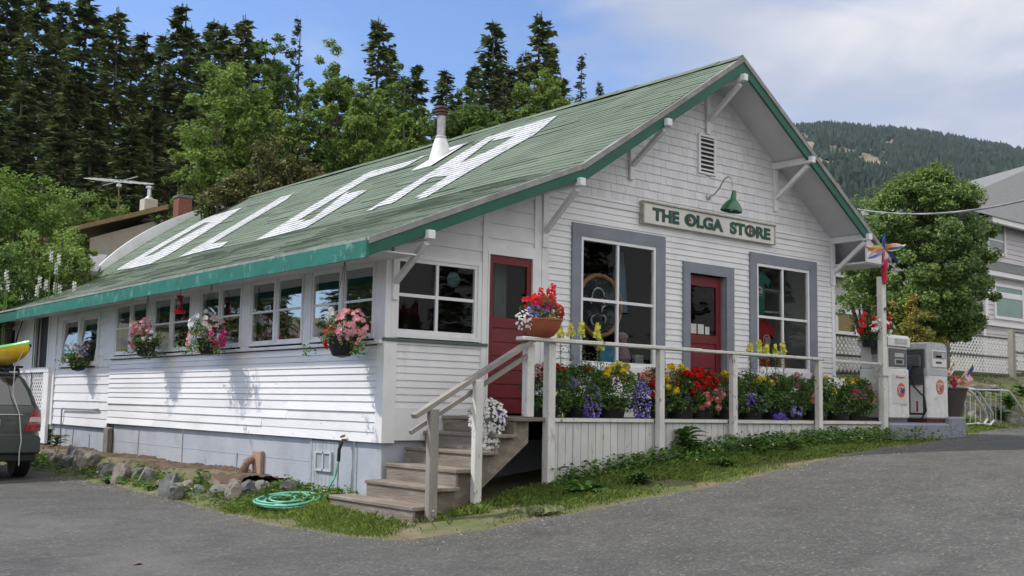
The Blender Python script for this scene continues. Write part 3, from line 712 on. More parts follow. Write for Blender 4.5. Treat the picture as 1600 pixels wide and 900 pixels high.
t = MB(); t.box(-.60, .1, -1.52, .36, -1.30, -1.165); t.build('footing', mat('old_concrete', (.24, .22, .20), (.17, .16, .14), rough=.95, bump=.4, bscale=30), st)
t = MB(); t.box(-.38, -.27, -1.56, -1.475, -1.22, .03, .008); t.build('post', GRAYT, st)
t = MB(); t.box(.22, .32, -1.56, -1.475, -1.10, .36, .008); t.build('post', WORN, st)
t = MB(); t.bar((-.56, -1.50, -.05), (1.10, -1.45, .845), .095, .05); t.build('handrail', GRAYT, st)
t = MB(); t.bar((-.56, -1.44, -.22), (1.06, -1.40, .66), .045, .045); t.build('handrail', GRAYT, st)
for (x, z) in ((-.325, -1.13), (-.325, -1.04)):
    t = MB(); t.lathe([(.012, 0), (.012, .006), (0, .01)], (x, -1.56, z), 10, (0, -1, 0)); t.build('bolt', CHROME, st)

# =================================================================== POLE, PUMPS, ISLAND
pole = thing('pinwheel_pole', 'tall white post at the end of the porch carrying the pinwheel', 'post', (8.40, -1.42, -.42))
t = MB(); t.box(8.36, 8.47, -1.47, -1.36, -.45, 2.24, .01); t.build('shaft', WORN, pole)
t = MB(); t.box(8.30, 8.50, -1.50, -1.475, .66, .78); t.prism([(-1.47, .85), (-1.36, .70), (-1.36, .85)], 0, 8.30, 8.35); t.build('cleat', WORN, pole)
t = MB(); t.tube([(8.41, -1.50, 1.70), (8.41, -1.50, 1.74)], .03, 8); t.tube([(8.41, -1.49, 2.12), (8.41, -1.49, 2.30)], .025, 8); t.build('bracket', mat('rusty_iron', (.16, .10, .07), rough=.8), pole)
pin = thing('pinwheel', 'colourful fabric pinwheel of blue yellow orange white and red curved blades on the post', 'pinwheel', (8.36, -1.50, 2.30))
hub = Vector((8.33, -1.54, 2.665)); pc = {'blue': (.06, .18, .62), 'yellow': (.85, .75, .20), 'orange': (.88, .34, .10), 'white': (.75, .75, .78), 'peach': (.88, .62, .50), 'navy': (.02, .04, .20), 'pink': (.72, .08, .18), 'lilac': (.35, .42, .75)}
blades = [('blue', 100, .25, .05, -8), ('yellow', 148, .27, .05, 25), ('white', 176, .30, .038, 22), ('orange', 205, .30, .055, -22), ('lilac', 232, .30, .04, -14), ('pink', 266, .36, .055, 6), ('white', 300, .31, .042, -30), ('navy', 318, .33, .06, -5), ('yellow', 337, .33, .05, 22), ('blue', 352, .34, .06, 10), ('peach', 28, .30, .05, -14), ('orange', 22, .18, .05, 0)]
view = (Vector(CAM)-hub); view.z = 0; view.normalize(); rgt = Vector((0, 0, 1)).cross(view).normalized()
for (cn, ang, ln, wd, cv) in blades:
    t = MB(); n = 8; vs = []; fs = []
    for i in range(n+1):
        q = i/n; A = math.radians(ang+cv*q*1.6); r_ = ln*q
        c_ = hub+rgt*math.cos(A)*r_+Vector((0, 0, 1))*math.sin(A)*r_+view*(.03+.05*math.sin(pi*q))
        B = A+pi/2; w = wd*(math.sin(pi*min(1, q*.93+.07)))**.8*(.50 if cn in ('blue', 'navy') else .80)
        d_ = rgt*math.cos(B)*w+Vector((0, 0, 1))*math.sin(B)*w
        for k in (0, 1): vs += [c_+d_-view*k*.004, c_-d_*.7-view*k*.004+view*.012*(1-k)]
    for i in range(n):
        a = i*4; fs += [(a, a+1, a+5, a+4), (a+2, a+6, a+7, a+3), (a, a+4, a+6, a+2), (a+1, a+3, a+7, a+5)]
    t.add(vs, fs); t.build('blade', mat('pinwheel_'+cn, pc[cn], pc[cn], rough=.5, trans=.45), pin, smooth=True)
t = MB(); t.lathe([(.028, -.02), (.028, .03), (0, .05)], hub, 12, tuple(view)); t.build('hub', mat('hub_brown', (.2, .06, .03)), pin)
t = MB(); t.tube([hub+Vector((-.02, 0, -.02)), hub+Vector((0, .02, -.2)), Vector((8.37, -1.50, 2.25)), Vector((8.38, -1.50, 2.12))], [.022, .034, .045, .038], 10); t.build('stem_sleeve', mat('sleeve_red', (.50, .015, .05), rough=.6), pin, smooth=True)

isl = thing('pump_island', 'grey painted concrete island under the two fuel pumps', 'concrete island', (9.6, -1.2, -.5))
t = MB(); t.box(8.50, 10.30, -1.50, -.50, -.70, -.085, .03); t.box(10.303, 10.82, -1.50, -.50, -.70, .03, .03); t.box(8.52, 10.25, -1.44, -.52, -.087, -.075); t.build('base', mat('island_paint', (.235, .255, .30), (.19, .205, .24), rough=.8, scale=3, dirt=(.15, .15, .16), dirt_scale=3, dirt_pos=(.55, .8), bump=.3, bscale=25), isl)
PWHITE = mat('pump_enamel', (.66, .66, .65), (.56, .56, .55), rough=.45, scale=4, dirt=(.33, .29, .25), dirt_scale=5, dirt_pos=(.55, .78), bump=.15, bscale=20)
PGREY = mat('pump_grey_panel', (.10, .10, .105), rough=.4)
PMID = mat('pump_steel', (.50, .50, .50), (.36, .36, .36), rough=.45, metal=.25, scale=12, dirt=(.25, .24, .23), dirt_scale=8, dirt_pos=(.55, .75))
LCD = mat('pump_display', (.42, .43, .40), rough=.3); LCD2 = mat('pump_display_dark', (.03, .035, .03), rough=.3)
ORANGE = mat('logo_orange', (.62, .09, .025), rough=.5); BLUE = mat('logo_blue', (.02, .05, .28), rough=.5); LWHITE = mat('logo_white', (.72, .72, .72), rough=.5)
FADED = mat('logo_faded_red', (.55, .17, .14), rough=.6)
def roundel(parent, x, y, z, r, ring, num, numc, inner=LWHITE):
    t = MB(); t.lathe([(r, 0), (r, .004), (0, .0045)], (x, y, z), 26, (0, -1, 0)); a = t.build('logo', ring, parent)
    put_text('number_outline', num, x-r*.74, x+r*.74, z-r*.52, z+r*.52, y-.0052, inner, a, .11)
    put_text('number', num, x-r*.62, x+r*.62, z-r*.40, z+r*.40, y-.0095, numc, a, .05)
def pump(x0, x1, y0, y1, zb, zt, label, kind):
    p = thing('fuel_pump', label, 'fuel pump', ((x0+x1)/2, (y0+y1)/2, zb)); yc = (y0+y1)/2
    t = MB(); t.box(x0+.03, x1-.03, y0+.03, y1-.03, zb-.005, zb+.07); t.build('plinth', PGREY if kind == 0 else mat('pump_plinth_red', (.10, .02, .02)), p)
    if kind == 0:
        zs = zb+.86
        t = MB(); t.box(x0, x1, y0, y1, zb+.07, zs, .015); t.build('cabinet', PWHITE, p)
        t = MB(); t.box(x0+.02, x1-.02, y0+.02, y1-.02, zs+.003, zt-.18, .01); t.build('head', PWHITE, p)
        t = MB(); t.prism([(y0-.02, zt-.178), (y1+.02, zt-.178), (y1+.02, zt-.05), (y1-.03, zt), (y0+.03, zt), (y0-.02, zt-.05)], 0, x0-.02, x1+.02); t.build('canopy', PWHITE, p)
        t = MB(); t.box(x0+.05, x1-.05, y0+.005, y0+.03, zs+.03, zt-.22, .01); q = t.build('display_panel', PGREY, p)
        t = MB(); t.box(x0+.20, x1-.15, y0-.004, y0+.006, zs+.19, zt-.29); t.build('display', LCD, q)
        t = MB(); t.box(x0+.20, x1-.15, y0-.004, y0+.006, zs+.07, zs+.16); t.build('display', LCD, q)
        t = MB(); t.box(x0+.23, x1-.19, y0-.008, y0-.003, zs+.085, zs+.145); t.build('digits', LCD2, q)
        t = MB(); t.box(x0+.18, x1-.08, y0-.028, y0-.019, zt-.14, zt-.06); t.build('nameplate', PMID, p)
        # side: nozzle holder
        t = MB(); t.box(x0-.012, x0+.03, y0+.12, y0+.30, zs+.22, zt-.02, .008); q = t.build('nozzle_boot', PGREY, p)
        t = MB(); t.lathe([(.075, 0), (.075, .02), (.045, .03), (.045, .01), (0, .01)], (x0+.01, y0+.21, zs+.16), 18, (-1, 0, 0)); t.build('nozzle_hook', PMID, p)
        t = MB(); t.box(x0-.004, x0+.002, y0+.10, y0+.36, zb+.42, zb+.60); t.build('notice', mat('notice_paper', (.42, .44, .52), (.5, .5, .56), scale=50), p)
        t = MB(); t.box(x0+.12, x1-.06, y0-.006, y0+.001, zb+.30, zs-.09, .003); t.build('front_panel', mat('pump_panel', (.56, .56, .56), (.50, .50, .49), rough=.4), p)
        roundel(p, x0+.36, y0-.008, zb+.52, .115, ORANGE, '76', BLUE)
        put_text('lettering', 'Super', x0+.22, x0+.48, zb+.70, zb+.75, y0-.008, FADED, p, .0)
        t = MB(); t.box(x0+.34, x1-.1, y0-.009, y0-.006, zb+.28, zb+.29); t.build('badge', mat('badge_gold', (.35, .28, .08)), p)
    else:
        zs = zb+.88
        t = MB(); t.box(x0, x1, y0, y1, zb+.07, zs, .02); t.build('cabinet', PWHITE, p)
        t = MB(); t.box(x0-.006, x1+.006, y0-.006, y1+.006, zs-.10, zs+.02, .01); t.build('band', mat('pump_band', (.42, .43, .44), rough=.4), p)
        t = MB(); t.prism([(x0+.01, zs+.022), (x1-.01, zs+.022), (x1-.01, zt-.09), (x1-.06, zt-.02), (x1-.14, zt), (x0+.12, zt), (x0+.03, zt-.03), (x0+.01, zt-.10)], 1, y0+.01, y1-.01); t.build('head', PMID, p)
        t = MB(); t.box(x0+.17, x1-.03, y0-.004, y0+.012, zs+.05, zt-.13, .006); q = t.build('display_panel', PWHITE, p)
        t = MB(); t.box(x0+.20, x1-.06, y0-.008, y0-.003, zt-.27, zt-.15); t.build('display', mat('pump_display_grey', (.22, .23, .23), rough=.3), q)
        t = MB(); t.box(x0+.46, x0+.56, y0-.012, y0-.007, zt-.26, zt-.17); t.build('sticker', LCD, q)
        for zz in (zs+.11, zs+.21):
            t = MB(); t.box(x0+.28, x0+.46, y0-.008, y0-.003, zz, zz+.035); t.build('digits', LCD2, q)
        t = MB(); t.box(x0-.008, x0+.03, y0+.04, y1-.06, zb+.12, zt-.12, .015); t.build('side_recess', mat('pump_recess', (.06, .062, .07), rough=.5), p)
        t = MB(); t.box(x0-.03, x0+.02, y0+.10, y1-.16, zt-.42, zt-.22, .02); t.build('nozzle_boot', PGREY, p)
        t = MB(); t.tube([(x0-.05, yc, zt-.40), (x0-.08, yc+.03, zt-.5), (x0-.06, yc+.05, zt-.62)], [.035, .03, .02], 8); t.build('nozzle', mat('nozzle_blue', (.04, .05, .14), rough=.4), p, smooth=True)
        t = MB(); t.box(x0-.02, x0-.008, y0+.08, y0+.30, zb+.16, zb+.62, .004); q = t.build('service_panel', PWHITE, p)
        t = MB(); t.box(x0-.025, x0-.019, y0+.10, y0+.28, zb+.60, zb+.615); t.box(x0-.025, x0-.019, y0+.16, y0+.19, zb+.18, zb+.36); t.build('red_mark', mat('pump_red_mark', (.30, .04, .04)), q)
        hp = []
        for i in range(15):
            q_ = i/14; hp.append((x0-.09-.05*math.sin(pi*q_), y0+.06+.30*abs(q_-.35)-.10*math.sin(pi*q_), zt-.45-.92*math.sin(pi*q_*.92)*(.55+.45*q_)))
        t = MB(); t.tube([(x0-.05, yc, zt-.5), (x0-.10, y0+.18, zt-.75), (x0-.10, y0+.0, zb+.42), (x0-.09, y0-.02, zb+.2), (x0-.10, y0+.06, zb+.06), (x0-.10, yc, zb+.04), (x0-.08, y1-.12, zb+.12), (x0-.05, y1-.10, zb+.5), (x0-.03, y1-.12, zt-.5)], .016, 8)
        t.build('hose', BLACK, p, smooth=True)
        roundel(p, x0+.40, y0-.003, zb+.60, .125, FADED, '76', FADED)
    return p
pump(8.56, 9.17, -1.42, -.90, -.075, 1.33, 'white fuel pump with orange roundel and grey display beside the tall white post', 0)
pump(9.72, 10.38, -1.42, -.88, -.075, 1.27, 'older silver-topped fuel pump with a hanging black hose and faded red roundel', 1)

# =================================================================== YARD THINGS
# rocks along the bed
def rock_mesh(sx, sy, sz, seed):
    import bmesh
    from mathutils import noise
    b = bmesh.new(); bmesh.ops.create_icosphere(b, subdivisions=3, radius=1)
    for v in b.verts:
        p = v.co.copy(); k = noise.noise(p*.9+Vector((seed*3.1, 0, 0)))*.55+noise.noise(p*2.4+Vector((0, seed*1.7, 0)))*.28
        q = p*(1+k); 
        q = Vector((max(-.78, min(.80, q.x)), max(-.75, min(.85, q.y)), max(-.7, min(.82, q.z))))
        v.co = Vector((q.x*sx, q.y*sy, q.z*sz))
    bmesh.ops.recalc_face_normals(b, faces=b.faces)
    me = bpy.data.meshes.new('border_rock'); b.to_mesh(me); b.free(); return me
ROCK = mat('rock', (.22, .22, .20), (.11, .11, .10), rough=.95, scale=5, detail=9, island=0, dirt=(.33, .32, .28), dirt_scale=6, dirt_pos=(.55, .75), bump=.9, bscale=14)
ROCK2 = mat('rock_mossy', (.085, .085, .075), (.04, .045, .035), rough=.95, scale=6, detail=9, dirt=(.17, .17, .15), dirt_scale=6, dirt_pos=(.6, .75), bump=.9, bscale=14)
ROCK3 = mat('rock_tan', (.27, .24, .20), (.15, .13, .11), rough=.95, scale=6, detail=9, dirt=(.10, .11, .08), dirt_scale=5, dirt_pos=(.52, .7), bump=.9, bscale=14)
ROCK4 = mat('rock_dark', (.15, .155, .15), (.08, .082, .08), rough=.95, scale=7, detail=9, dirt=(.28, .28, .25), dirt_scale=9, dirt_pos=(.58, .7), bump=.9, bscale=14)
ORD = ['first', 'second', 'third', 'fourth', 'fifth', 'sixth', 'seventh', 'eighth', 'ninth', 'tenth', 'eleventh', 'twelfth', 'thirteenth', 'fourteenth', 'fifteenth', 'sixteenth', 'seventeenth', 'eighteenth', 'nineteenth', 'twentieth', 'twenty-first', 'twenty-second', 'twenty-third', 'twenty-fourth', 'twenty-fifth', 'twenty-sixth', 'twenty-seventh', 'twenty-eighth', 'twenty-ninth', 'thirtieth']
# px,py of base, height px, width px
RK = [(80, 720, 26, 20, 0), (96, 728, 30, 22, 0), (110, 722, 34, 26, 0), (124, 730, 40, 22, 0), (140, 728, 34, 26, 0), (158, 735, 20, 22, 0), (172, 741, 26, 26, 0), (190, 752, 36, 34, 0), (212, 750, 30, 22, 0), (228, 757, 36, 26, 0), (247, 762, 22, 18, 0), (258, 772, 46, 26, 0), (272, 776, 36, 20, 0), (290, 768, 26, 26, 0), (312, 772, 20, 28, 0), (340, 776, 30, 34, 0), (362, 775, 38, 34, 0), (384, 772, 32, 36, 0), (408, 770, 32, 36, 0), (458, 770, 26, 44, 1), (440, 781, 14, 26, 0)]
for i, (px, py, h, w, mk_) in enumerate(RK):
    h *= .82; py += 6; p = on_ground(px, py); d = (p-CAM).length; hh_ = h/FPX*d; ww = w/FPX*d
    me = rock_mesh(ww*.66, ww*.60*random.uniform(.6, 1.1), hh_*.74, i+1); me.materials.append(ROCK2 if mk_ else (ROCK, ROCK3, ROCK4)[i*7 % 3])
    o = bpy.data.objects.new('border_rock', me); COL.objects.link(o); o.location = (p.x+.06, p.y+.06, p.z+hh_*.30); o.rotation_euler = (random.uniform(-.5, .5), random.uniform(-.5, .5), random.uniform(0, 6))
    lab = 'low dark mossy boulder against the grey foundation beside the terracotta elbow' if mk_ else 'rough grey stone edging the soil bed, %s along the border counting from the parked car' % ORD[i]
    tag(o, lab, 'rock', 'stones edging the flower bed')
# hose coil
HOSE = mat('green_hose', (.14, .44, .31), (.10, .34, .24), rough=.55)
p = on_ground(443, 797); pts = []
hz = thing('garden_hose', 'pale green garden hose coiled on the grass left of the steps', 'hose', p)
t = MB(); K = 150
for i in range(K):
    a = i/K*2*pi*7.2; r_ = .30+.13*math.sin(i*.085)+.03*math.sin(i*.41)
    x = p.x+math.cos(a)*r_*.9+.06*math.sin(i*.09); y = p.y+math.sin(a)*r_*1.05
    pts.append((x, y, gz(x, y)+.085+.02*math.sin(i*.3)+i/K*.06))
pts += [(p.x+.45, p.y-.05, gz(p.x+.45, p.y)+.05)]
t.tube(pts, .014, 7); t.build('coil', HOSE, hz, smooth=True)
sp = Vector((-.02, .78, -.38))
hz2 = thing('hanging_hose', 'green hose hanging from the wall tap down to the grass beside the steps', 'hose', sp)
e_ = on_ground(517, 783)
t = MB(); t.tube([(sp.x-.06, sp.y, sp.z-.02), (sp.x-.09, sp.y+.01, sp.z-.12), (sp.x-.08, sp.y+.03, sp.z-.26)], .022, 8); t.build('hose_collar', BLACK, hz2, smooth=True)
t = MB(); t.tube([(sp.x-.08, sp.y+.03, sp.z-.26), (sp.x-.10, sp.y+.07, sp.z-.45), (sp.x-.18, sp.y+.14, sp.z-.66), (e_.x, e_.y, e_.z+.04), (e_.x-.15, e_.y+.1, e_.z+.03)], .015, 8); t.build('hose_run', HOSE, hz2, smooth=True)
tap = thing('wall_tap', 'small metal tap on the corner of the side wall above the hanging hose', 'tap', sp)
t = MB(); t.tube([(.02, sp.y, sp.z), (sp.x-.06, sp.y, sp.z), (sp.x-.06, sp.y, sp.z-.05)], .014, 8); t.build('spout', mat('old_brass', (.20, .13, .08), rough=.5, metal=.7), tap)
t = MB(); t.lathe([(.035, 0), (.035, .012), (.0, .014)], (sp.x-.05, sp.y, sp.z+.04), 10, (-.5, 0, 1)); t.build('handle', mat('tap_red', (.12, .03, .02)), tap)
t = MB(); t.tube([(.0, sp.y-.16, -.38), (-.005, sp.y-.17, -1.15)], .010, 6); t.build('pipe', CHROME, tap)
# terracotta elbow vent on foundation, stub, stakes, conduit
TERRA = mat('terracotta', (.30, .20, .15), (.20, .13, .10), rough=.9, scale=7, bump=.3)
v = hit(402, 722, 0, .0)
ev = thing('foundation_duct', 'tan terracotta duct leaning against the grey foundation above the stones', 'duct', (v.x-.1, v.y, v.z-.3))
t = MB(); t.box(-.03, .028, v.y-.16, v.y+.12, v.z-.22, v.z+.16, .01); t.build('backing_board', mat('tan_board', (.40, .27, .20), (.30, .19, .14), rough=.9), ev)
t = MB(); t.tube([(-.03, v.y+.06, v.z+.05), (-.12, v.y+.08, v.z+.0), (-.16, v.y+.10, v.z-.12), (-.17, v.y+.16, v.z-.26)], [.05, .06, .065, .07], 14); t.build('elbow', TERRA, ev, smooth=True)
v = hit(170, 685, 0, 0)
t = MB(); t.box(-.06, .03, v.y-.14, v.y+.15, -1.05, -.46, .02); t.box(-.07, -.062, v.y-.13, v.y-.10, -1.05, -.5)
tag(t.build('concrete_pier', mat('old_concrete', (.3, .3, .3)), None), 'stubby concrete pier standing against the foundation where the two wall boards meet', 'pier')
STAKE = mat('stake_grey', (.30, .31, .30), rough=.7)
for k, (px, pt, pb) in enumerate(((112, 672, 700), (139, 680, 702), (214, 684, 722), (283, 690, 738), (369, 718, 742))):
    a = hit(px, pb, 0, -.25); a.z = gz(a.x, a.y)-.03; hgt = (pb-pt)/FPX*(a-CAM).length
    t = MB(); t.tube([a, a+Vector((random.uniform(-.02, .02), random.uniform(-.02, .02), hgt+.08))], .009, 6)
    tag(t.build('garden_stake', STAKE, None), 'thin grey stake in the soil bed by the foundation, %s counting from the parked car' % ORD[k], 'stake', 'stakes in the soil bed')
a = hit(98, 640, 0, -.03)
t = MB(); t.tube([(-.03, 12.1, -.98), (-.04, 12.1, -.17), (-.04, 12.05, -.155), (-.035, 10.4, -.155), (-.035, 9.9, -.14)], .016, 7)
tag(t.build('conduit_pipe', mat('pipe_grey', (.25, .26, .27), rough=.6), None, smooth=True), 'thin grey pipe rising from the bed and running along the lower side wall boards', 'pipe')
# rear lattice porch beside the car
lp = thing('lattice_porch', 'white lattice panel and rail at the rear door beside the parked car', 'lattice', (-.2, 14, -1))
t = MB(); t.box(-.10, -.02, 12.98, 15.6, .60, .70); t.box(-.09, -.03, 12.98, 13.35, -.9, .6); t.build('rail', WHITE, lp)
def lattice(o_pt, u, v_, nrm, W_, H_, pitch, w, th=.006):
    """diagonal laths over a W x H panel; returns MB"""
    mb = MB(); o_pt = Vector(o_pt); u = Vector(u); v_ = Vector(v_); nrm = Vector(nrm)
    for sgn_, off in ((1, 0), (-1, th)):
        c = -H_ if sgn_ > 0 else 0
        end = W_ if sgn_ > 0 else W_+H_
        while c < end:
            # line u = c + sgn*v
            pts = []
            if sgn_ > 0: t0, t1 = max(0, -c), min(H_, W_-c)
            else: t0, t1 = max(0, c-W_), min(H_, c)
            if t1-t0 > .03:
                a = o_pt+u*(c+sgn_*t0)+v_*t0+nrm*off; b_ = o_pt+u*(c+sgn_*t1)+v_*t1+nrm*off
                mb.bar(a, b_, th, w, up=tuple(nrm.cross((b_-a).normalized())))
            c += pitch
    return mb
lattice((-.05, 13.35, -.9), (0, 1, 0), (0, 0, 1), (-1, 0, 0), 2.2, 1.5, .145, .042).build('lattice', WHITE, lp)
# leaf, dandelion spots on the asphalt edge
a = on_ground(215, 885); t = MB(); t.add([a+Vector((-.05, 0, .012)), a+Vector((0, -.03, .03)), a+Vector((.06, 0, .012)), a+Vector((0, .035, .02))], [(0, 1, 2), (0, 2, 3)])
tag(t.build('fallen_leaf', mat('dry_leaf', (.35, .12, .05)), None), 'single dry orange leaf lying on the asphalt in the foreground', 'leaf')
# =================================================================== CAR + KAYAK  (local: x right, y forward, rear at y=0)
PAINT = mat('car_paint', (.052, .066, .058), (.045, .057, .050), rough=.35, coat=.35, spec=.4)
p0 = hit(45, 750, 2, -1.27)
CX, CY = -2.62, 7.55
car = thing('parked_car', 'grey-green estate car with roof rack parked tail out beside the side wall', 'car', (CX, CY, -1.26), rz=math.radians(-2))
prof = [(.70, .34, .03, 4.35), (.88, .40, 0, 4.42), (.915, .55, -.02, 4.45), (.92, .70, -.03, 4.46), (.915, .74, .03, 4.45), (.915, .98, .03, 4.35), (.905, 1.14, .05, 3.55), (.86, 1.22, .09, 3.3), (.78, 1.45, .20, 2.95), (.69, 1.62, .30, 2.65), (.60, 1.70, .36, 2.5), (.35, 1.735, .38, 2.4), (0, 1.745, .385, 2.35)]
ts = [0, .012, .03, .06, .12, .25, .5, .75, .9, .97, 1]; ms = [.86, .93, .975, 1, 1, 1, 1, 1, .985, .93, .80]; dy = [0]*11
vs = []; fs = []; n = len(prof)
for j, tt in enumerate(ts):
    for (w, z, yr, yf) in prof: vs.append((w*ms[j], yr+(yf-yr)*tt, z))
    for (w, z, yr, yf) in prof[::-1]: vs.append((-w*ms[j], yr+(yf-yr)*tt, z))
M_ = 2*n
for j in range(len(ts)-1):
    for k in range(M_-1): fs.append((j*M_+k, j*M_+k+1, (j+1)*M_+k+1, (j+1)*M_+k))
    fs.append((j*M_+M_-1, j*M_, (j+1)*M_, (j+1)*M_+M_-1))
for j in (0, len(ts)-1):
    for k in range(n-1): fs.append((j*M_+k, j*M_+k+1, j*M_+M_-2-k, j*M_+M_-1-k))
b = fixn(mk('body', vs, fs, PAINT, car, local=True, smooth=True))
CG = mat('car_glass', (.012, .014, .015), rough=.05, spec=.9, coat=1.0)
def yr_at(z):
    return float(np.interp(z, [p[1] for p in prof], [p[2] for p in prof]))
def rear(name, pts, mt, off=.008, parent=None, nz=10, th=0):
    """patch on the tail: pts = [(z, xl, xr)]"""
    t = MB(); vs = []
    for (z, a, c) in pts:
        for k in range(9):
            x = a+(c-a)*k/8; w = float(np.interp(z, [p[1] for p in prof], [p[0] for p in prof])); e = max(0, (abs(x)/w-.84)/.16)
            vs.append((x, yr_at(z)-off+.10*e**2.2, z))
    fs = []
    for i in range(len(pts)-1):
        for k in range(8): fs.append((i*9+k, i*9+k+1, i*9+10+k, i*9+9+k))
    t.add(vs, fs); return t.build(name, mt, parent or car, local=True, smooth=True)
rear('rear_window', [(1.20, -.74, .74), (1.3, -.72, .72), (1.45, -.67, .67), (1.58, -.60, .60), (1.63, -.57, .57)], CG, .012)
for s in (1, -1):
    a, c = (.70, .90) if s > 0 else (-.90, -.70)
    q = rear('tail_light', [(.78, s*.62, s*.905), (.86, s*.66, s*.91), (.98, s*.70, s*.91), (1.09, s*.735, s*.90), (1.13, s*.78, s*.89)], mat('tail_light_red', (.28, .008, .012), rough=.15, coat=1), .02)
    rear('light_lens', [(.93, s*.70, s*.90), (.97, s*.71, s*.90), (1.01, s*.725, s*.898)], mat('lens_clear', (.55, .42, .42), rough=.15, coat=1), .026, q)
t = MB(); t.box(-.88, .88, -.075, -.01, .42, .70, .05); t.build('bumper', mat('bumper_paint', (.050, .062, .056), rough=.4), car, local=True, smooth=True)
t = MB(); t.box(-.83, .83, -.04, .12, .30, .425, .02); t.build('valance', BLACK, car, local=True)
t = MB(); t.box(-.26, .27, .005, .02, .83, .97, .004); pl = t.build('number_plate', mat('plate_white', (.62, .66, .72), rough=.5), car, local=True)
V, F = text_mesh('834 LDA', 1, .01); mn, mx_ = V.min(0), V.max(0)
V2 = np.stack([-.22+(V[:, 0]-mn[0])/(mx_[0]-mn[0])*.45, .004-V[:, 2]*.2, .86+(V[:, 1]-mn[1])/(mx_[1]-mn[1])*.075], 1); mk('plate_text', V2, F, mat('plate_blue', (.03, .05, .14)), pl, local=True)
t = MB(); t.box(-.45, .60, .0, .03, 1.035, 1.055, .004); t.build('garnish', CHROME, car, local=True)
t = MB(); t.box(-.28, .28, .25, .33, 1.62, 1.655, .01); t.build('high_brake_light', mat('tail_light_red', (.3, .01, .01)), car, local=True)
t = MB(); t.box(-.60, .60, .30, .5, 1.685, 1.72, .01); t.build('spoiler', PAINT, car, local=True)
for s in (-1, 1):
    for yy in (.85, 3.55):
        t = MB(); t.lathe([(.20, -.11), (.33, -.115), (.355, -.08), (.355, .08), (.33, .115), (.20, .11)], (s*.78, yy, .355), 26, (1, 0, 0)); w = t.build('wheel', BLACK, car, local=True, smooth=True)
        t = MB(); t.lathe([(.0, .05), (.05, .07), (.18, .085), (.215, .105), (.215, .0)], (s*.78, yy, .355), 20, (s, 0, 0)); t.build('rim', CHROME, w, local=True)
    t = MB(); vs = []
    for (yy, z) in ((.42, 1.22), (3.0, 1.22), (2.45, 1.62), (.62, 1.62)):
        w = float(np.interp(z, [p[1] for p in prof], [p[0] for p in prof])); vs.append((s*(w+.012), yy, z))
    t.add(vs, [(0, 1, 2, 3)]); t.build('side_window', CG, car, local=True)
    t = MB(); t.tube([(s*.60, .45, 1.70), (s*.60, .5, 1.78), (s*.60, 2.4, 1.79), (s*.60, 2.45, 1.72)], .018, 8); t.build('roof_rail', BLACK, car, local=True)
for yy in (.72, 1.7):
    t = MB(); t.box(-.72, .72, yy-.03, yy+.03, 1.81, 1.845, .01); t.box(-.64, -.52, yy-.05, yy+.05, 1.755, 1.82, .01); t.box(.52, .64, yy-.05, yy+.05, 1.755, 1.82, .01); t.box(.2, .42, yy-.05, yy+.05, 1.85, 1.90, .01); t.build('rack_bar', BLACK, car, local=True)
# kayak
kz = -1.26+1.84
ky = thing('kayak', 'yellow and green kayak strapped upright on the roof rack of the parked car', 'kayak', (CX+.52, CY+.12, kz), rz=math.radians(13))
def kay(z_lo, hull):
    vs = []; fs = []; ny = 26; nx = 12
    for j in range(ny+1):
        q = j/ny; y = -.28+3.6*q; w = .34*math.sin(pi*min(1, max(0, q)))**.55; 
        dk = .25+.10*(abs(q-.5)*2)**2.5; bt = .02+.20*(abs(q-.5)*2)**5
        for i in range(nx+1):
            a = i/nx
            if hull: th = pi+pi*a; x = w*math.cos(th); z = dk-.02+(dk-bt)*math.sin(th)
            else: th = pi*(1-a); x = w*1.02*math.cos(th); z = dk-.02+.075*math.sin(th)
            vs.append((x, y, z))
    for j in range(ny):
        for i in range(nx): fs.append((j*(nx+1)+i, j*(nx+1)+i+1, (j+1)*(nx+1)+i+1, (j+1)*(nx+1)+i))
    return vs, fs
v_, f_ = kay(0, True); mk('hull', v_, f_, mat('kayak_yellow', (.68, .42, .012), rough=.3, coat=.4), ky, local=True, smooth=True)
v_, f_ = kay(0, False); mk('kayak_deck', v_, f_, mat('kayak_green', (.08, .42, .04), rough=.3, coat=.4), ky, local=True, smooth=True)
t = MB(); t.tube([(.02, -.27, .33), (.02, -.30, .33), (.02, -.31, .29)], .012, 6); t.build('grab_loop', BLACK, ky, local=True)
rp_ = thing('tie_down_rope', 'thin white rope tied from the kayak down over the tail of the car', 'rope', (CX+.5, CY-.1, -1.0), rz=0)
t = MB(); t.tube([(CX+.52, CY-.10, kz+.22), (CX+.46, CY+.10, kz-.03), (CX+.45, CY+.06, .10), (CX+.54, CY-.04, -.20), (CX+.57, CY-.13, -.62), (CX+.55, CY-.14, -.80), (CX+.56, CY-.12, -1.02)], .008, 6)
t.build('rope', mat('rope_white', (.55, .55, .52)), rp_, smooth=True)
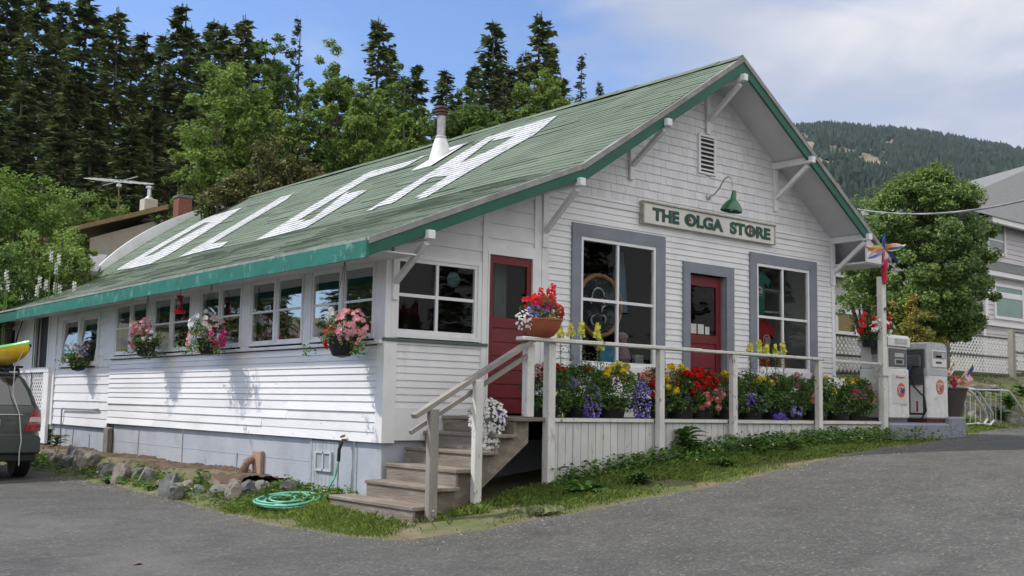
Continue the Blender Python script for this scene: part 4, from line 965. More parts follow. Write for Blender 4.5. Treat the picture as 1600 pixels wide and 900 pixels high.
# =================================================================== GROUND
GC = np.array([4.0, 6.0])
BND = np.array([(400, 40), (60, 5), (30, 2.2), (20, .9), (15.92, .0), (12.97, -.72), (10.53, -1.53), (8.13, -2.10), (5.76, -2.72), (3.89, -3.0), (2.16, -3.02), (1.02, -2.80), (-.01, -2.49), (-.5, -2.33), (-.88, -2.20), (-1.21, -1.95), (-1.38, -1.24), (-1.52, -.02), (-1.35, 2.27), (-1.15, 5.22), (-1.25, 7.97), (-1.25, 11.85), (-1.6, 22), (-14, 60), (-60, 200)], float)
ang = np.unwrap(np.arctan2(BND[:, 1]-GC[1], BND[:, 0]-GC[0]))       # decreasing? go clockwise
A0, A1 = ang[0], ang[-1]
def rho(th):
    """distance from GC to the road edge along direction th (within the road's range of angles)"""
    d = np.array([math.cos(th), math.sin(th)]); best = None
    for i in range(len(BND)-1):
        p, q = BND[i]-GC, BND[i+1]-GC; e = q-p; den = d[0]*e[1]-d[1]*e[0]
        if abs(den) < 1e-12: continue
        t = (p[0]*e[1]-p[1]*e[0])/den; u = (p[0]*d[1]-p[1]*d[0])/den
        if t > 0 and -1e-6 <= u <= 1+1e-6: best = t if best is None else min(best, t)
    return best
import mathutils
def wob(x, y): return mathutils.noise.noise(Vector((x*1.7, y*1.7, 3)))*.10+mathutils.noise.noise(Vector((x*6, y*6, 9)))*.035
lo_, hi_ = min(A0, A1), max(A0, A1)
ths = list(np.linspace(lo_+1e-4, hi_-1e-4, 1100))
RHO = []
for th in ths:
    r_ = rho(th) or 60; x, y = GC+np.array([math.cos(th), math.sin(th)])*r_; RHO.append(r_+(wob(x, y) if r_ < 40 else 0))
RHO = np.array(RHO); TH = np.array(ths)
D_ = np.stack([np.cos(TH), np.sin(TH)], 1)
def polar(rows_r, dz, fn=None):
    n = len(TH); V = []
    for R_ in rows_r:
        xy = GC+D_*R_[:, None]; V.append(np.stack([xy[:, 0], xy[:, 1], g(xy[:, 0], xy[:, 1])+dz], 1))
    V = np.concatenate(V); F = []
    for j in range(len(rows_r)-1):
        a = np.arange(n-1)+j*n; F.append(np.stack([a, a+1, a+n+1, a+n], 1))
    return V, np.concatenate(F)
# road
m_ = bpy.data.materials.new('asphalt'); m_.use_nodes = True; t_ = m_.node_tree; l = t_.links.new; b = t_.nodes['Principled BSDF']; b.inputs['Roughness'].default_value = .88; b.inputs['Specular IOR Level'].default_value = .25
tcn = N(t_, 'ShaderNodeTexCoord')
def noise_n(sc, det=4, rough=.5): 
    q = N(t_, 'ShaderNodeTexNoise'); q.inputs['Scale'].default_value = sc; q.inputs['Detail'].default_value = det; q.inputs['Roughness'].default_value = rough; l(tcn.outputs['Object'], q.inputs['Vector']); return q
big = noise_n(.35, 6, .6); mid = noise_n(3.0, 5, .6); fine = noise_n(55, 3, .7)
r1 = N(t_, 'ShaderNodeValToRGB'); r1.color_ramp.elements[0].position = .3; r1.color_ramp.elements[1].position = .7; r1.color_ramp.elements[0].color = (.073, .072, .068, 1); r1.color_ramp.elements[1].color = (.100, .099, .093, 1); l(big.outputs[0], r1.inputs[0])
mx1 = N(t_, 'ShaderNodeMix', data_type='RGBA', blend_type='OVERLAY'); mx1.inputs[0].default_value = .35; l(r1.outputs[0], mx1.inputs[6]); l(mid.outputs['Fac'], mx1.inputs[7])
vo = N(t_, 'ShaderNodeTexVoronoi'); vo.inputs['Scale'].default_value = 48; l(tcn.outputs['Object'], vo.inputs['Vector'])
sp_ = N(t_, 'ShaderNodeSeparateColor'); l(vo.outputs['Color'], sp_.inputs[0])
r2 = N(t_, 'ShaderNodeValToRGB'); e_ = r2.color_ramp.elements; e_[0].position = 0; e_[0].color = (.62, .62, .62, 1); e_[1].position = 1; e_[1].color = (2.6, 2.5, 2.4, 1); k_ = r2.color_ramp.elements.new(.6); k_.color = (1.0, 1.0, 1.0, 1); k_ = r2.color_ramp.elements.new(.93); k_.color = (1.35, 1.35, 1.32, 1); l(sp_.outputs[0], r2.inputs[0])
mx2 = N(t_, 'ShaderNodeMix', data_type='RGBA', blend_type='MULTIPLY'); mx2.inputs[0].default_value = .60; l(mx1.outputs[2], mx2.inputs[6]); l(r2.outputs[0], mx2.inputs[7])
# stains, worn pale tracks and hairline cracks
st1 = noise_n(.9, 8, .65); q1 = N(t_, 'ShaderNodeMapRange'); q1.inputs[1].default_value = .56; q1.inputs[2].default_value = .74; l(st1.outputs['Fac'], q1.inputs[0])
mx3 = N(t_, 'ShaderNodeMix', data_type='RGBA', blend_type='MULTIPLY'); l(q1.outputs[0], mx3.inputs[0]); l(mx2.outputs[2], mx3.inputs[6]); mx3.inputs[7].default_value = (.70, .70, .70, 1)
st2 = noise_n(.55, 6, .6); st2.noise_dimensions = '4D'; st2.inputs['W'].default_value = 4.2; q2 = N(t_, 'ShaderNodeMapRange'); q2.inputs[1].default_value = .54; q2.inputs[2].default_value = .78; q2.inputs[4].default_value = .8; l(st2.outputs['Fac'], q2.inputs[0])
mx4 = N(t_, 'ShaderNodeMix', data_type='RGBA'); l(q2.outputs[0], mx4.inputs[0]); l(mx3.outputs[2], mx4.inputs[6]); mx4.inputs[7].default_value = (.150, .146, .138, 1)
wv = noise_n(1.6, 6, .6); av = N(t_, 'ShaderNodeMix', data_type='VECTOR'); av.inputs[0].default_value = .22; l(tcn.outputs['Object'], av.inputs[4]); l(wv.outputs['Color'], av.inputs[5])
vc = N(t_, 'ShaderNodeTexVoronoi', feature='DISTANCE_TO_EDGE'); vc.inputs['Scale'].default_value = .55; l(av.outputs[1], vc.inputs['Vector'])
q3 = N(t_, 'ShaderNodeMapRange'); q3.inputs[1].default_value = .0; q3.inputs[2].default_value = .0035; q3.inputs[3].default_value = .55; q3.inputs[4].default_value = 0; l(vc.outputs['Distance'], q3.inputs[0])
ck = noise_n(.45, 3, .5); ck.noise_dimensions = '4D'; ck.inputs['W'].default_value = 9; q4 = N(t_, 'ShaderNodeMapRange'); q4.inputs[1].default_value = .5; q4.inputs[2].default_value = .6; l(ck.outputs['Fac'], q4.inputs[0])
mm = N(t_, 'ShaderNodeMath', operation='MULTIPLY'); l(q3.outputs[0], mm.inputs[0]); l(q4.outputs[0], mm.inputs[1])
mx5 = N(t_, 'ShaderNodeMix', data_type='RGBA'); l(mm.outputs[0], mx5.inputs[0]); l(mx4.outputs[2], mx5.inputs[6]); mx5.inputs[7].default_value = (.02, .02, .02, 1)
l(mx5.outputs[2], b.inputs['Base Color'])
bp = N(t_, 'ShaderNodeBump'); bp.inputs['Strength'].default_value = .55; bp.inputs['Distance'].default_value = .008; l(vo.outputs['Distance'], bp.inputs['Height']); l(bp.outputs[0], b.inputs['Normal'])
ASPH = m_
rr = [RHO+d for d in (-.02, .05, .15, .3, .5, .8, 1.2, 1.7, 2.3, 3, 4, 5.5, 7.5, 10, 14, 20, 30, 50, 90, 160, 400)]
V, F = polar(rr, 0.012); V[:len(TH), 2] -= .03
tag(mk('road', V, F, ASPH, smooth=True), kind='structure')
# ground: inner disc plus everything not road
DIRT = mat('verge_soil', (.20, .155, .11), (.12, .10, .06), rough=.95, scale=2.2, detail=8, dirt=(.085, .105, .035), dirt_scale=1.6, dirt_pos=(.40, .60), bump=.6, bscale=25)
fr = [RHO*0+.05] + [RHO*k for k in (.15, .3, .45, .6, .7, .78, .84, .89, .93, .96, .98)] + [RHO-.03, RHO+.12, RHO+.5, RHO+3, RHO+12, RHO+40, RHO+150, RHO+400]
V, F = polar(fr, 0.0); n = len(TH); V[13*n:, 2] -= .10
tag(mk('ground', V, F, DIRT, smooth=True), kind='structure')
# terrain away from the road (behind the store)
xs = np.concatenate([np.linspace(-160, -20, 30), np.linspace(-18, 40, 60), np.linspace(42, 300, 50)]); ys = np.concatenate([np.linspace(2, 60, 60), np.linspace(63, 260, 50)])
X, Y = np.meshgrid(xs, ys)
inroad = ((X < -2) & (Y < 24)) | ((Y < 3+.08*np.maximum(X-20, 0)) & (X > 12))
Z = g(X, Y)-.03+.25*np.sin(X*.31+Y*.2)*(Y > 24)+.2*np.sin(X*.17-Y*.41)*(Y > 24); Z = np.where(inroad, Z-.25, Z)
V = np.stack([X.ravel(), Y.ravel(), Z.ravel()], 1); nx = len(xs); idx = np.arange(len(V)).reshape(X.shape)
F = np.stack([idx[:-1, :-1].ravel(), idx[:-1, 1:].ravel(), idx[1:, 1:].ravel(), idx[1:, :-1].ravel()], 1)
YARD = mat('yard_grass_ground', (.11, .13, .045), (.15, .13, .075), rough=.95, scale=.8, detail=8, bump=.5, bscale=8, dirt=(.20, .19, .15), dirt_scale=.9, dirt_pos=(.55, .7))
tag(mk('hillside_ground', V, F, YARD, smooth=True), kind='structure')
# soil bed
xs = np.linspace(-.80, .03, 22); ys = np.linspace(2.3, 12.9, 240); X, Y = np.meshgrid(xs, ys)
Z = -.93+.035*np.sin(Y*1.9+X*5)*1+np.array([[mathutils.noise.noise(Vector((x*6, y*6, 1)))*.05+mathutils.noise.noise(Vector((x*19, y*19, 1)))*.025 for x, y in zip(a, b)] for a, b in zip(X, Y)])
Z -= .25*sstep(-X, .62, .80)
V = np.stack([X.ravel(), Y.ravel(), Z.ravel()], 1); idx = np.arange(len(V)).reshape(X.shape)
F = np.stack([idx[:-1, :-1].ravel(), idx[:-1, 1:].ravel(), idx[1:, 1:].ravel(), idx[1:, :-1].ravel()], 1)
tag(mk('soil_bed', V, F, mat('bed_soil', (.13, .085, .055), (.075, .05, .035), rough=1, scale=7, detail=9, bump=.9, bscale=30), smooth=True), kind='structure')

# =================================================================== FOLIAGE GENERATORS
def leaves(P, S, up=.4, asp=.5, nrm=None, rg=rng):
    """one bent diamond (4 verts, 1 quad) per point"""
    P = np.asarray(P, float); n = len(P); S = np.broadcast_to(np.asarray(S, float), (n,))
    a = rg.normal(size=(n, 3)); a[:, 2] *= (1-up*.6); a /= np.linalg.norm(a, axis=1)[:, None]
    w = rg.normal(size=(n, 3)) if nrm is None else nrm+rg.normal(size=(n, 3))*.5
    w[:, 2] += up*1.2
    b = np.cross(w, a); b /= np.linalg.norm(b, axis=1)[:, None]+1e-9; nn = np.cross(a, b)
    V = np.empty((n, 4, 3)); V[:, 0] = P-a*S[:, None]*.5; V[:, 2] = P+a*S[:, None]*.5-nn*S[:, None]*.10
    V[:, 1] = P+b*S[:, None]*asp*.5+nn*S[:, None]*.06; V[:, 3] = P-b*S[:, None]*asp*.5+nn*S[:, None]*.06
    return V.reshape(-1, 3), np.arange(4*n).reshape(n, 4)
def cat_meshes(L_):
    V = []; F = []; o = 0
    for v, f in L_: V.append(v); F.append(f+o); o += len(v)
    return np.concatenate(V), np.concatenate(F)
def clump_pts(centers, radii, per, rg=rng, flat=.8):
    n = len(centers); d = rg.normal(size=(n*per, 3)); d /= np.linalg.norm(d, axis=1)[:, None]; r_ = rg.random(n*per)**.45
    R_ = np.repeat(np.asarray(radii), per); C_ = np.repeat(np.asarray(centers), per, 0); q = d*(r_*R_)[:, None]; q[:, 2] *= flat
    return C_+q, d
# loose gravel along the edge of the asphalt
n = 9000; i_ = rng.integers(0, len(TH), n*3); i_ = i_[(RHO[i_] < 16)][:n]; n = len(i_); off = rng.normal(size=n)*.16+.10+np.abs(rng.normal(size=n))*.25*(rng.random(n) < .35)
Pg = GC+D_[i_]*(RHO[i_]+off)[:, None]; zg_ = g(Pg[:, 0], Pg[:, 1])+np.where(off > 0, .013, .004); s_ = .004+.010*rng.random(n)**3
oc = np.array([[1, 0, 0], [0, 1, 0], [-1, 0, 0], [0, -1, 0], [0, 0, .8]], float)
Vg = (np.stack([Pg[:, 0], Pg[:, 1], zg_], 1)[:, None]+oc[None]*s_[:, None, None]*(1+.35*rng.normal(size=(n, 5, 1)))).reshape(-1, 3)
Fg = np.concatenate([np.stack([np.arange(n)*5+k, np.arange(n)*5+(k+1) % 4, np.arange(n)*5+4], 1) for k in range(4)])
tag(mk('gravel', Vg, Fg, mat('loose_gravel', (.20, .185, .16), (.11, .105, .095), rough=.95, island=.45)), 'loose grey gravel along the edge of the asphalt', 'gravel', kind='stuff')
# grass
def scatter_between(n):
    out = []
    while len(out) < n:
        i = rng.integers(0, len(TH), 4000)
        u = rng.random(4000)
        dd = u**.8*1.95
        P = GC+D_[i]*(RHO[i]-dd)[:, None]
        for (x, y), q in zip(P, dd):
            if not (-1.9 < x < 15.5 and -3.4 < y < 13.2): continue
            if y > -1.3 and 0 < x < 12 and y < 14: continue
            if y > -1.40 and 1.4 < x < 12: continue
            if x > -.80 and y > 2.4 and x < 1: continue
            if -.60 < x < 1.2 and -1.5 < y < .35: 
                if not (x > .75): continue
            if 8.48 < x < 10.85 and -1.52 < y: continue
            if y > 0 and x > 0 and x < 12: continue
            out.append((x, y, q))
    return np.array(out[:n])
G = scatter_between(150000)
nv = np.array([mathutils.noise.noise(Vector((x*1.1, y*1.1, 5)))+.5*mathutils.noise.noise(Vector((x*3.7, y*3.7, 8))) for x, y, q in G])
bare = np.exp(-(((G[:, 0]+.55)/.75)**2+((G[:, 1]+1.95)/.28)**2))*1.6
keep = rng.random(len(G)) < np.clip(.62+nv*1.1-bare, .02, 1)*np.clip(G[:, 2]/.45, .03, 1)
G = G[keep]; nv = nv[keep]
h = (.045+.055*rng.random(len(G))**1.5+.03*np.clip(nv, 0, 1))*np.clip(.40+G[:, 2]*.9, .3, 1.35)
n = len(G); a_ = rng.random(n)*2*pi; ln = rng.random(n)*.8+.1; w_ = .0026+.0024*rng.random(n)
B = np.stack([G[:, 0], G[:, 1], g(G[:, 0], G[:, 1])-.004], 1); lean = np.stack([np.cos(a_), np.sin(a_), 0*a_], 1)*(h*ln)[:, None]
sd_ = np.stack([-np.sin(a_+.6), np.cos(a_+.6), 0*a_], 1)*w_[:, None]
V = np.empty((n, 4, 3)); V[:, 0] = B-sd_; V[:, 1] = B+sd_; mid_ = B+lean*.35+np.stack([0*h, 0*h, h*.62], 1); V[:, 2] = mid_+sd_*.8; V[:, 3] = B+lean+np.stack([0*h, 0*h, h*(1-.25*ln)], 1)
tag(mk('grass', V.reshape(-1, 3), np.arange(4*n).reshape(n, 4), leafmat('grass_blade', (.19, .25, .05), (.10, .155, .03), island=.5, trans=.3)), 'ragged green grass verge between the asphalt and the store', 'grass', kind='stuff')
# low broad-leaved ground cover
def weed_pts(n, fn):
    out = []
    while len(out) < n:
        x = random.uniform(-1.5, 12); y = random.uniform(-3.0, 12.5)
        k = fn(x, y)
        if random.random() < k: out.append((x, y))
    return np.array(out)
def wf_(x, y):
    nn = mathutils.noise.noise(Vector((x*1.9, y*1.9, 2)))
    if 1.5 < x < 11.3 and -2.4 < y < -1.45:
        if x > 8.4 and y > -1.62: return 0
        wdt = np.interp(x, [1.5, 3, 5, 8, 11], [.30, .60, .70, .35, .18]); return max(0, 1-(-1.45-y)/wdt)*(1.0+nn)*1.2
    if -1.1 < x < -.75 and 1.2 < y < 12: return max(0, .35+nn*1.3)*.6
    if -.9 < x < -.02 and .5 < y < 2.3: return max(0, .45+nn)*.7
    return 0
PW = weed_pts(4600, wf_); hz_ = rng.random(len(PW))**1.3*(.13+.11*np.exp(-((PW[:, 1]+1.5)/.3)**2)*(PW[:, 0] > 1.4))+.02
P3 = np.stack([PW[:, 0], PW[:, 1], g(PW[:, 0], PW[:, 1])+hz_], 1)
Pn = np.repeat(P3, 4, 0)+rng.normal(size=(len(P3)*4, 3))*np.array([.035, .035, .018])
v, f = leaves(Pn, .030+.055*rng.random(len(Pn))**2, up=1.3, asp=.62)
tag(mk('ground_cover', v, f, leafmat('weed_leaf', (.135, .235, .045), (.07, .14, .025), island=.45, trans=.3)), 'low broad-leaved weeds growing along the porch skirt and stones', 'weeds', kind='stuff')
# dandelion specks
P = []
for k in range(46):
    x, y = PW[random.randrange(len(PW))]; P.append((x, y-.05, gz(x, y)+.10+random.random()*.06))
t = MB()
for p in P: t.lathe([(.012+random.random()*.008, 0), (.006, .008), (0, .009)], p, 7, (random.uniform(-.4, .4), -.6, 1))
tag(t.build('small_weed_flowers', mat('dandelion', (.60, .50, .05), (.6, .58, .4), rough=.8, scale=1.2)), 'tiny yellow weed flowers dotted through the verge', 'weeds', kind='stuff')
# leafy plants: arching leaves
LEAF = leafmat('broad_leaf', (.13, .23, .045), (.06, .14, .025), island=.3, trans=.3)
def rosette(n, L_, w, hgt, seed):
    rg = random.Random(seed); mb = MB()
    for k in range(n):
        a = rg.uniform(0, 2*pi); el = rg.uniform(.25, 1.25); ln = L_*rg.uniform(.6, 1.1); z0 = rg.uniform(0, hgt)*.8
        d = Vector((math.cos(a), math.sin(a), 0)); s = Vector((-math.sin(a), math.cos(a), 0)); vs = []
        tw = rg.uniform(-.5, .5)
        for i in range(5):
            q = i/4; r_ = ln*math.cos(el*.7)*q; z = z0+ln*math.sin(el)*(q-.62*q*q*1.15)
            ww = w*math.sin(pi*min(.97, .12+q*.86))*.5*rg.uniform(.85, 1.1)
            c_ = d*r_+Vector((0, 0, z)); s2 = (s+Vector((0, 0, tw))).normalized()
            vs += [c_-s2*ww+Vector((0, 0, ww*.3)), c_, c_+s2*ww+Vector((0, 0, ww*.3))]
        fs = []
        for i in range(4): o = i*3; fs += [(o, o+1, o+4, o+3), (o+1, o+2, o+5, o+4)]
        mb.add(vs, fs)
    return mb
def leafy(px, py, n, L_, w, hgt, label, seed, m=None):
    p = on_ground(px, py); mb = rosette(n, L_, w, hgt, seed); mb.v = [(v[0]+p.x, v[1]+p.y, v[2]+p.z) for v in mb.v]
    o = mb.build('leafy_weed', m or LEAF, None, smooth=True); o.data.transform(Matrix.Translation(-p)); o.location = p; return tag(o, label, 'weed', 'leafy weeds along the store')
leafy(1068, 722, 90, .40, .105, .42, 'tall leafy weed growing against the porch skirt below the red geraniums', 3)
leafy(915, 775, 46, .30, .085, .06, 'low broad-leaved dock plant at the foot of the porch skirt near the corner post', 4)
leafy(880, 765, 26, .24, .06, .06, 'small pale weed just right of the porch corner post', 8)
leafy(1000, 757, 40, .24, .08, .10, 'low clump of round-leaved weeds midway between the corner post and the tall weed', 5)
leafy(1130, 735, 36, .26, .07, .10, 'spreading weed directly right of the tall leafy weed', 6)
leafy(1235, 712, 34, .28, .05, .22, 'wispy weed by the porch skirt under the snapdragons near the red shirt window', 7)
leafy(170, 757, 26, .22, .06, .08, 'bright green weed at the foot of the border stones nearest the car', 9)
leafy(240, 768, 24, .20, .06, .08, 'bright green weed in front of the pale upright border stone', 10)
leafy(440, 772, 40, .22, .07, .12, 'green weed growing up over the dark mossy boulder', 11)
leafy(395, 786, 26, .18, .06, .06, 'low green weed just left of the coiled hose', 12)
leafy(88, 700, 34, .30, .06, .25, 'yellowing leafy plant at the far end of the bed behind the car tail', 13, leafmat('yellowing_leaf', (.20, .22, .06), (.10, .14, .04), island=.4))
# tuft of grey grass
p = on_ground(850, 803); t = MB()
for k in range(260):
    a = random.uniform(0, 2*pi); L_ = random.uniform(.08, .17); d = Vector((math.cos(a), math.sin(a), 0)); s = Vector((-d.y, d.x, 0))*.003; b0 = p+Vector((random.gauss(0, .07), random.gauss(0, .05), -.005))
    t.add([b0-s, b0+s, b0+d*L_*.5+Vector((0, 0, L_*.55))+s, b0+d*L_*random.uniform(.8, 1.1)+Vector((0, 0, L_*.35))], [(0, 1, 2, 3)])
tag(t.build('grass_tuft', leafmat('pale_grass', (.26, .30, .17), (.18, .22, .10), island=.3)), 'pale grey-green grass tuft beside the asphalt right of the steps', 'grass tuft')
# =================================================================== FLOWERS
GREEN1 = leafmat('basket_leaf', (.13, .22, .05), (.06, .13, .03), island=.4, trans=.3)
GREEN2 = leafmat('planter_leaf', (.12, .21, .05), (.06, .125, .03), island=.45, trans=.25)
LIME = leafmat('lime_leaf', (.30, .38, .06), (.18, .27, .04), island=.3, trans=.3)
SILV = leafmat('grey_leaf', (.20, .25, .18), (.12, .16, .10), island=.3, trans=.25)
def petm(name, c, c2=None): return mat('petal_'+name, c, c2 or tuple(x*.7 for x in c), rough=.6, scale=14, island=.22, trans=.3, spec=.2)
PET = {'red': petm('red', (.68, .012, .016), (.50, .008, .012)), 'white': petm('white', (.78, .78, .76), (.68, .68, .66)), 'pink': petm('pink', (.62, .20, .26), (.70, .42, .45)), 'magenta': petm('magenta', (.48, .02, .16)),
       'purple': petm('purple', (.14, .08, .42), (.09, .05, .30)), 'lilac': petm('lilac', (.30, .25, .58), (.16, .13, .45)), 'yellow': petm('yellow', (.84, .66, .03), (.74, .52, .02)), 'cream': petm('cream', (.70, .66, .25), (.62, .60, .35)), 'salmon': petm('salmon', (.62, .16, .13), (.70, .38, .33)), 'lemon': petm('lemon', (.72, .68, .10), (.6, .6, .15))}
def flowers(P, nrm, r_, petals=5, cup=.25, rg=rng):
    """open flowers: each has its own ring of petals"""
    P = np.asarray(P, float); n = len(P); nn = np.asarray(nrm, float)+rg.normal(size=(n, 3))*.35; nn /= np.linalg.norm(nn, axis=1)[:, None]+1e-9
    ref = rg.normal(size=(n, 3)); u = np.cross(nn, ref); u /= np.linalg.norm(u, axis=1)[:, None]+1e-9; v = np.cross(nn, u)
    r_ = (np.asarray(r_)*(.75+.5*rg.random(n)))[:, None]; VV = []; 
    for k in range(petals):
        a = 2*pi*k/petals; h_ = pi/petals*.95
        def d(t): return u*math.cos(t)+v*math.sin(t)
        VV.append(np.stack([P, P+d(a-h_)*r_*.72+nn*r_*cup, P+d(a)*r_*1.05+nn*r_*cup*.7, P+d(a+h_)*r_*.72+nn*r_*cup], 1))
    V = np.concatenate(VV).reshape(-1, 3); return V, np.arange(len(V)).reshape(-1, 4)
def ball(cs, R_, per, r_, rg=rng):
    """round heads packed with florets (geranium, marigold)"""
    cs = np.asarray(cs, float); d = rg.normal(size=(len(cs)*per, 3)); d /= np.linalg.norm(d, axis=1)[:, None]; P = np.repeat(cs, per, 0)+d*R_
    return flowers(P, d*2, r_, 4)
def shell(n, c, R_, zlo=-.5, zhi=1, front=(0, 0), rg=rng):
    d = rg.normal(size=(n*6, 3)); d /= np.linalg.norm(d, axis=1)[:, None]; k = (d[:, 2] > zlo) & (d[:, 2] < zhi)
    if front != (0, 0): k &= (d[:, 0]*front[0]+d[:, 1]*front[1] > -.35)
    d = d[k][:n]; return np.array(c)+d*np.array(R_)*(.86+.2*rg.random(len(d)))[:, None], d
def basket(px, py, X, label, R_, H_, groups, seed, front=(-1, -.6), chain=True, nleaf=420, drop=.10):
    rg = np.random.default_rng(seed); c = hit(px, py, 0, X)
    o = thing('hanging_basket', label, 'hanging basket', c, group='flower baskets hung along the side wall')
    t = MB(); t.lathe([(.02, -.30), (.11, -.28), (.15, -.20), (.175, -.06), (.18, -.05), (.165, -.05), (.0, -.08)], c, 18); t.build('pot', BLACK, o, smooth=True)
    if chain:
        t = MB(); top = Vector((c.x, c.y, 1.80))
        for k in range(3): a = k*2*pi/3; t.tube([c+Vector((.17*math.cos(a), .17*math.sin(a), -.05)), top], .003, 4)
        t.tube([top, top+Vector((0, 0, .03))], .006, 5); t.build('hanger', BLACK, o)
    cs, d = shell(46, c, (R_*.75, R_*.95, H_*.8), -.75, 1, rg=rg)
    tr = np.array(c)+np.stack([rg.normal(size=14)*R_*.5, rg.normal(size=14)*R_*.8, -H_*.6-rg.random(14)*drop], 1)
    allc = np.concatenate([cs, tr]); P, dd = clump_pts(allc, np.full(len(allc), .10), nleaf//24, rg)
    v, f = leaves(P, .028+.03*rg.random(len(P)), up=.6, asp=.6, rg=rg); mk('foliage', v, f, GREEN1, o)
    for (cn, n, r_, off, sp, kind) in groups:
        cc = np.array(c)+np.array(off)
        P, d = shell(n, cc, sp, -.9, 1, front, rg)
        if kind == 'ball': v, f = ball(P, .028, 16, r_, rg)
        else: v, f = flowers(P, d+np.array([front[0]*.6, front[1]*.9, .2]), r_, 5, rg=rg)
        mk('blossom', v, f, PET[cn], o)
    return o
# y runs to the left in the picture
basket(228, 530, -.38, 'hanging basket of magenta, pink and white petunias, nearest the car', .26, .26,
       [('magenta', 34, .036, (-.05, .18, -.02), (.14, .20, .24), 'f'), ('salmon', 30, .034, (-.05, .12, .18), (.16, .24, .14), 'f'), ('pink', 26, .034, (-.05, -.14, .2), (.14, .2, .14), 'f'), ('white', 14, .034, (-.05, -.22, .12), (.12, .2, .16), 'f'), ('purple', 10, .03, (-.1, .3, 0), (.1, .1, .16), 'f')], 21)
basket(327, 524, -.38, 'hanging basket with big white petunias and dark red trails, beside the red feeder', .33, .27,
       [('white', 20, .044, (-.06, .08, .16), (.2, .3, .2), 'f'), ('magenta', 26, .034, (-.05, -.40, -.04), (.12, .2, .2), 'f'), ('pink', 20, .03, (-.05, -.25, .06), (.14, .3, .18), 'f'), ('salmon', 16, .03, (-.1, .28, -.10), (.12, .14, .16), 'f')], 22)
basket(535, 520, -.38, 'hanging basket with pink star petunias, red flowers and white geraniums at the wall corner', .25, .22,
       [('pink', 58, .036, (-.04, -.26, .06), (.14, .24, .20), 'f'), ('salmon', 26, .034, (-.04, -.14, .12), (.14, .24, .16), 'f'), ('red', 30, .028, (-.08, .10, -.06), (.12, .17, .13), 'f'), ('white', 5, .024, (-.05, .14, .22), (.08, .16, .07), 'ball')], 23)
wb = basket(123, 556, -.20, 'low window basket of white and lilac petunias on the casement sill', .30, .17,
       [('white', 16, .042, (-.04, .06, .16), (.14, .30, .14), 'f'), ('lilac', 22, .030, (-.04, -.16, .06), (.14, .3, .14), 'f'), ('pink', 8, .030, (-.04, -.4, .1), (.1, .16, .14), 'f'), ('white', 5, .035, (-.1, .05, -.12), (.1, .12, .06), 'f')], 24, chain=False)
# red feeder
c = hit(281, 478, 0, -.40)
fd = thing('bird_feeder', 'red glass hummingbird feeder hanging from the eave between two baskets', 'bird feeder', c)
t = MB(); t.lathe([(.015, .17), (.05, .16), (.055, .13), (.05, .125)], c, 14); t.lathe([(.03, .125), (.04, .10), (.04, -.04), (.03, -.06)], c, 14); t.build('bottle', mat('feeder_red', (.30, .01, .02), rough=.15, coat=.5), fd, smooth=True)
t = MB(); t.lathe([(.03, -.06), (.085, -.07), (.095, -.09), (.08, -.12), (.02, -.125)], c, 16); t.build('base', mat('feeder_red_base', (.60, .015, .015), rough=.35), fd, smooth=True)
t = MB(); t.tube([c+Vector((0, 0, .165)), Vector((c.x, c.y, 1.81))], .004, 5); t.build('hanger', BLACK, fd)
# bowl on the rail
c = Vector((1.24, -1.44, .882))
bw = thing('flower_bowl', 'round terracotta bowl on the rail corner with red snapdragons, purple and white flowers', 'flower bowl', c)
t = MB(); t.lathe([(.10, 0), (.15, .02), (.215, .10), (.245, .19), (.255, .195), (.255, .215), (.235, .215), (.22, .19), (0, .16)], c, 28); t.build('pot', mat('terracotta_bowl', (.33, .095, .045), (.27, .075, .04), rough=.6), bw, smooth=True)
rg = np.random.default_rng(5)
cs, d = shell(40, c+Vector((0, 0, .27)), (.22, .20, .17), -.2, 1, rg=rg); P, _ = clump_pts(cs, np.full(len(cs), .07), 22, rg); v, f = leaves(P, .024+.025*rg.random(len(P)), up=.5, asp=.5, rg=rg); mk('foliage', v, f, GREEN1, bw)
def put(parent, cn, n, off, sp, r_, kind='f', base=None, rgx=None, zlo=-.8):
    rgx = rgx or rng; cc = np.array(base)+np.array(off); P, d = shell(n, cc, sp, zlo, 1, (-.6, -1), rgx)
    if kind == 'ball': v, f = ball(P, .038, 26, r_, rgx)
    else: v, f = flowers(P, d+np.array([-.3, -.8, .4]), r_, 5, rg=rgx)
    return mk('blossom', v, f, PET[cn], parent)
put(bw, 'magenta', 22, (-.04, -.02, .36), (.18, .14, .08), .030, base=c, rgx=rg); put(bw, 'red', 46, (.18, 0, .30), (.10, .14, .13), .030, base=c, rgx=rg); put(bw, 'red', 26, (-.12, 0, .40), (.13, .12, .08), .032, base=c, rgx=rg); put(bw, 'lilac', 42, (-.10, -.06, .30), (.13, .1, .10), .026, base=c, rgx=rg); put(bw, 'white', 60, (-.26, 0, .18), (.09, .12, .12), .017, base=c, rgx=rg); put(bw, 'cream', 8, (.0, -.12, .2), (.12, .08, .05), .02, base=c, rgx=rg)
P = []
for (dx, h_) in ((-.02, .56), (.05, .50), (.12, .55), (.18, .62), (-.09, .48)):
    for k in range(16): q = k/15; P.append((c.x+dx+.02*math.sin(k*2.3), c.y+.02*math.cos(k*2.3), c.z+h_-.20*q+.02))
v, f = flowers(np.array(P), np.array(P)*0+np.array([-.2, -.6, .1]), .026, 4); mk('blossom', v, f, PET['red'], bw, label='upright red snapdragon spikes')
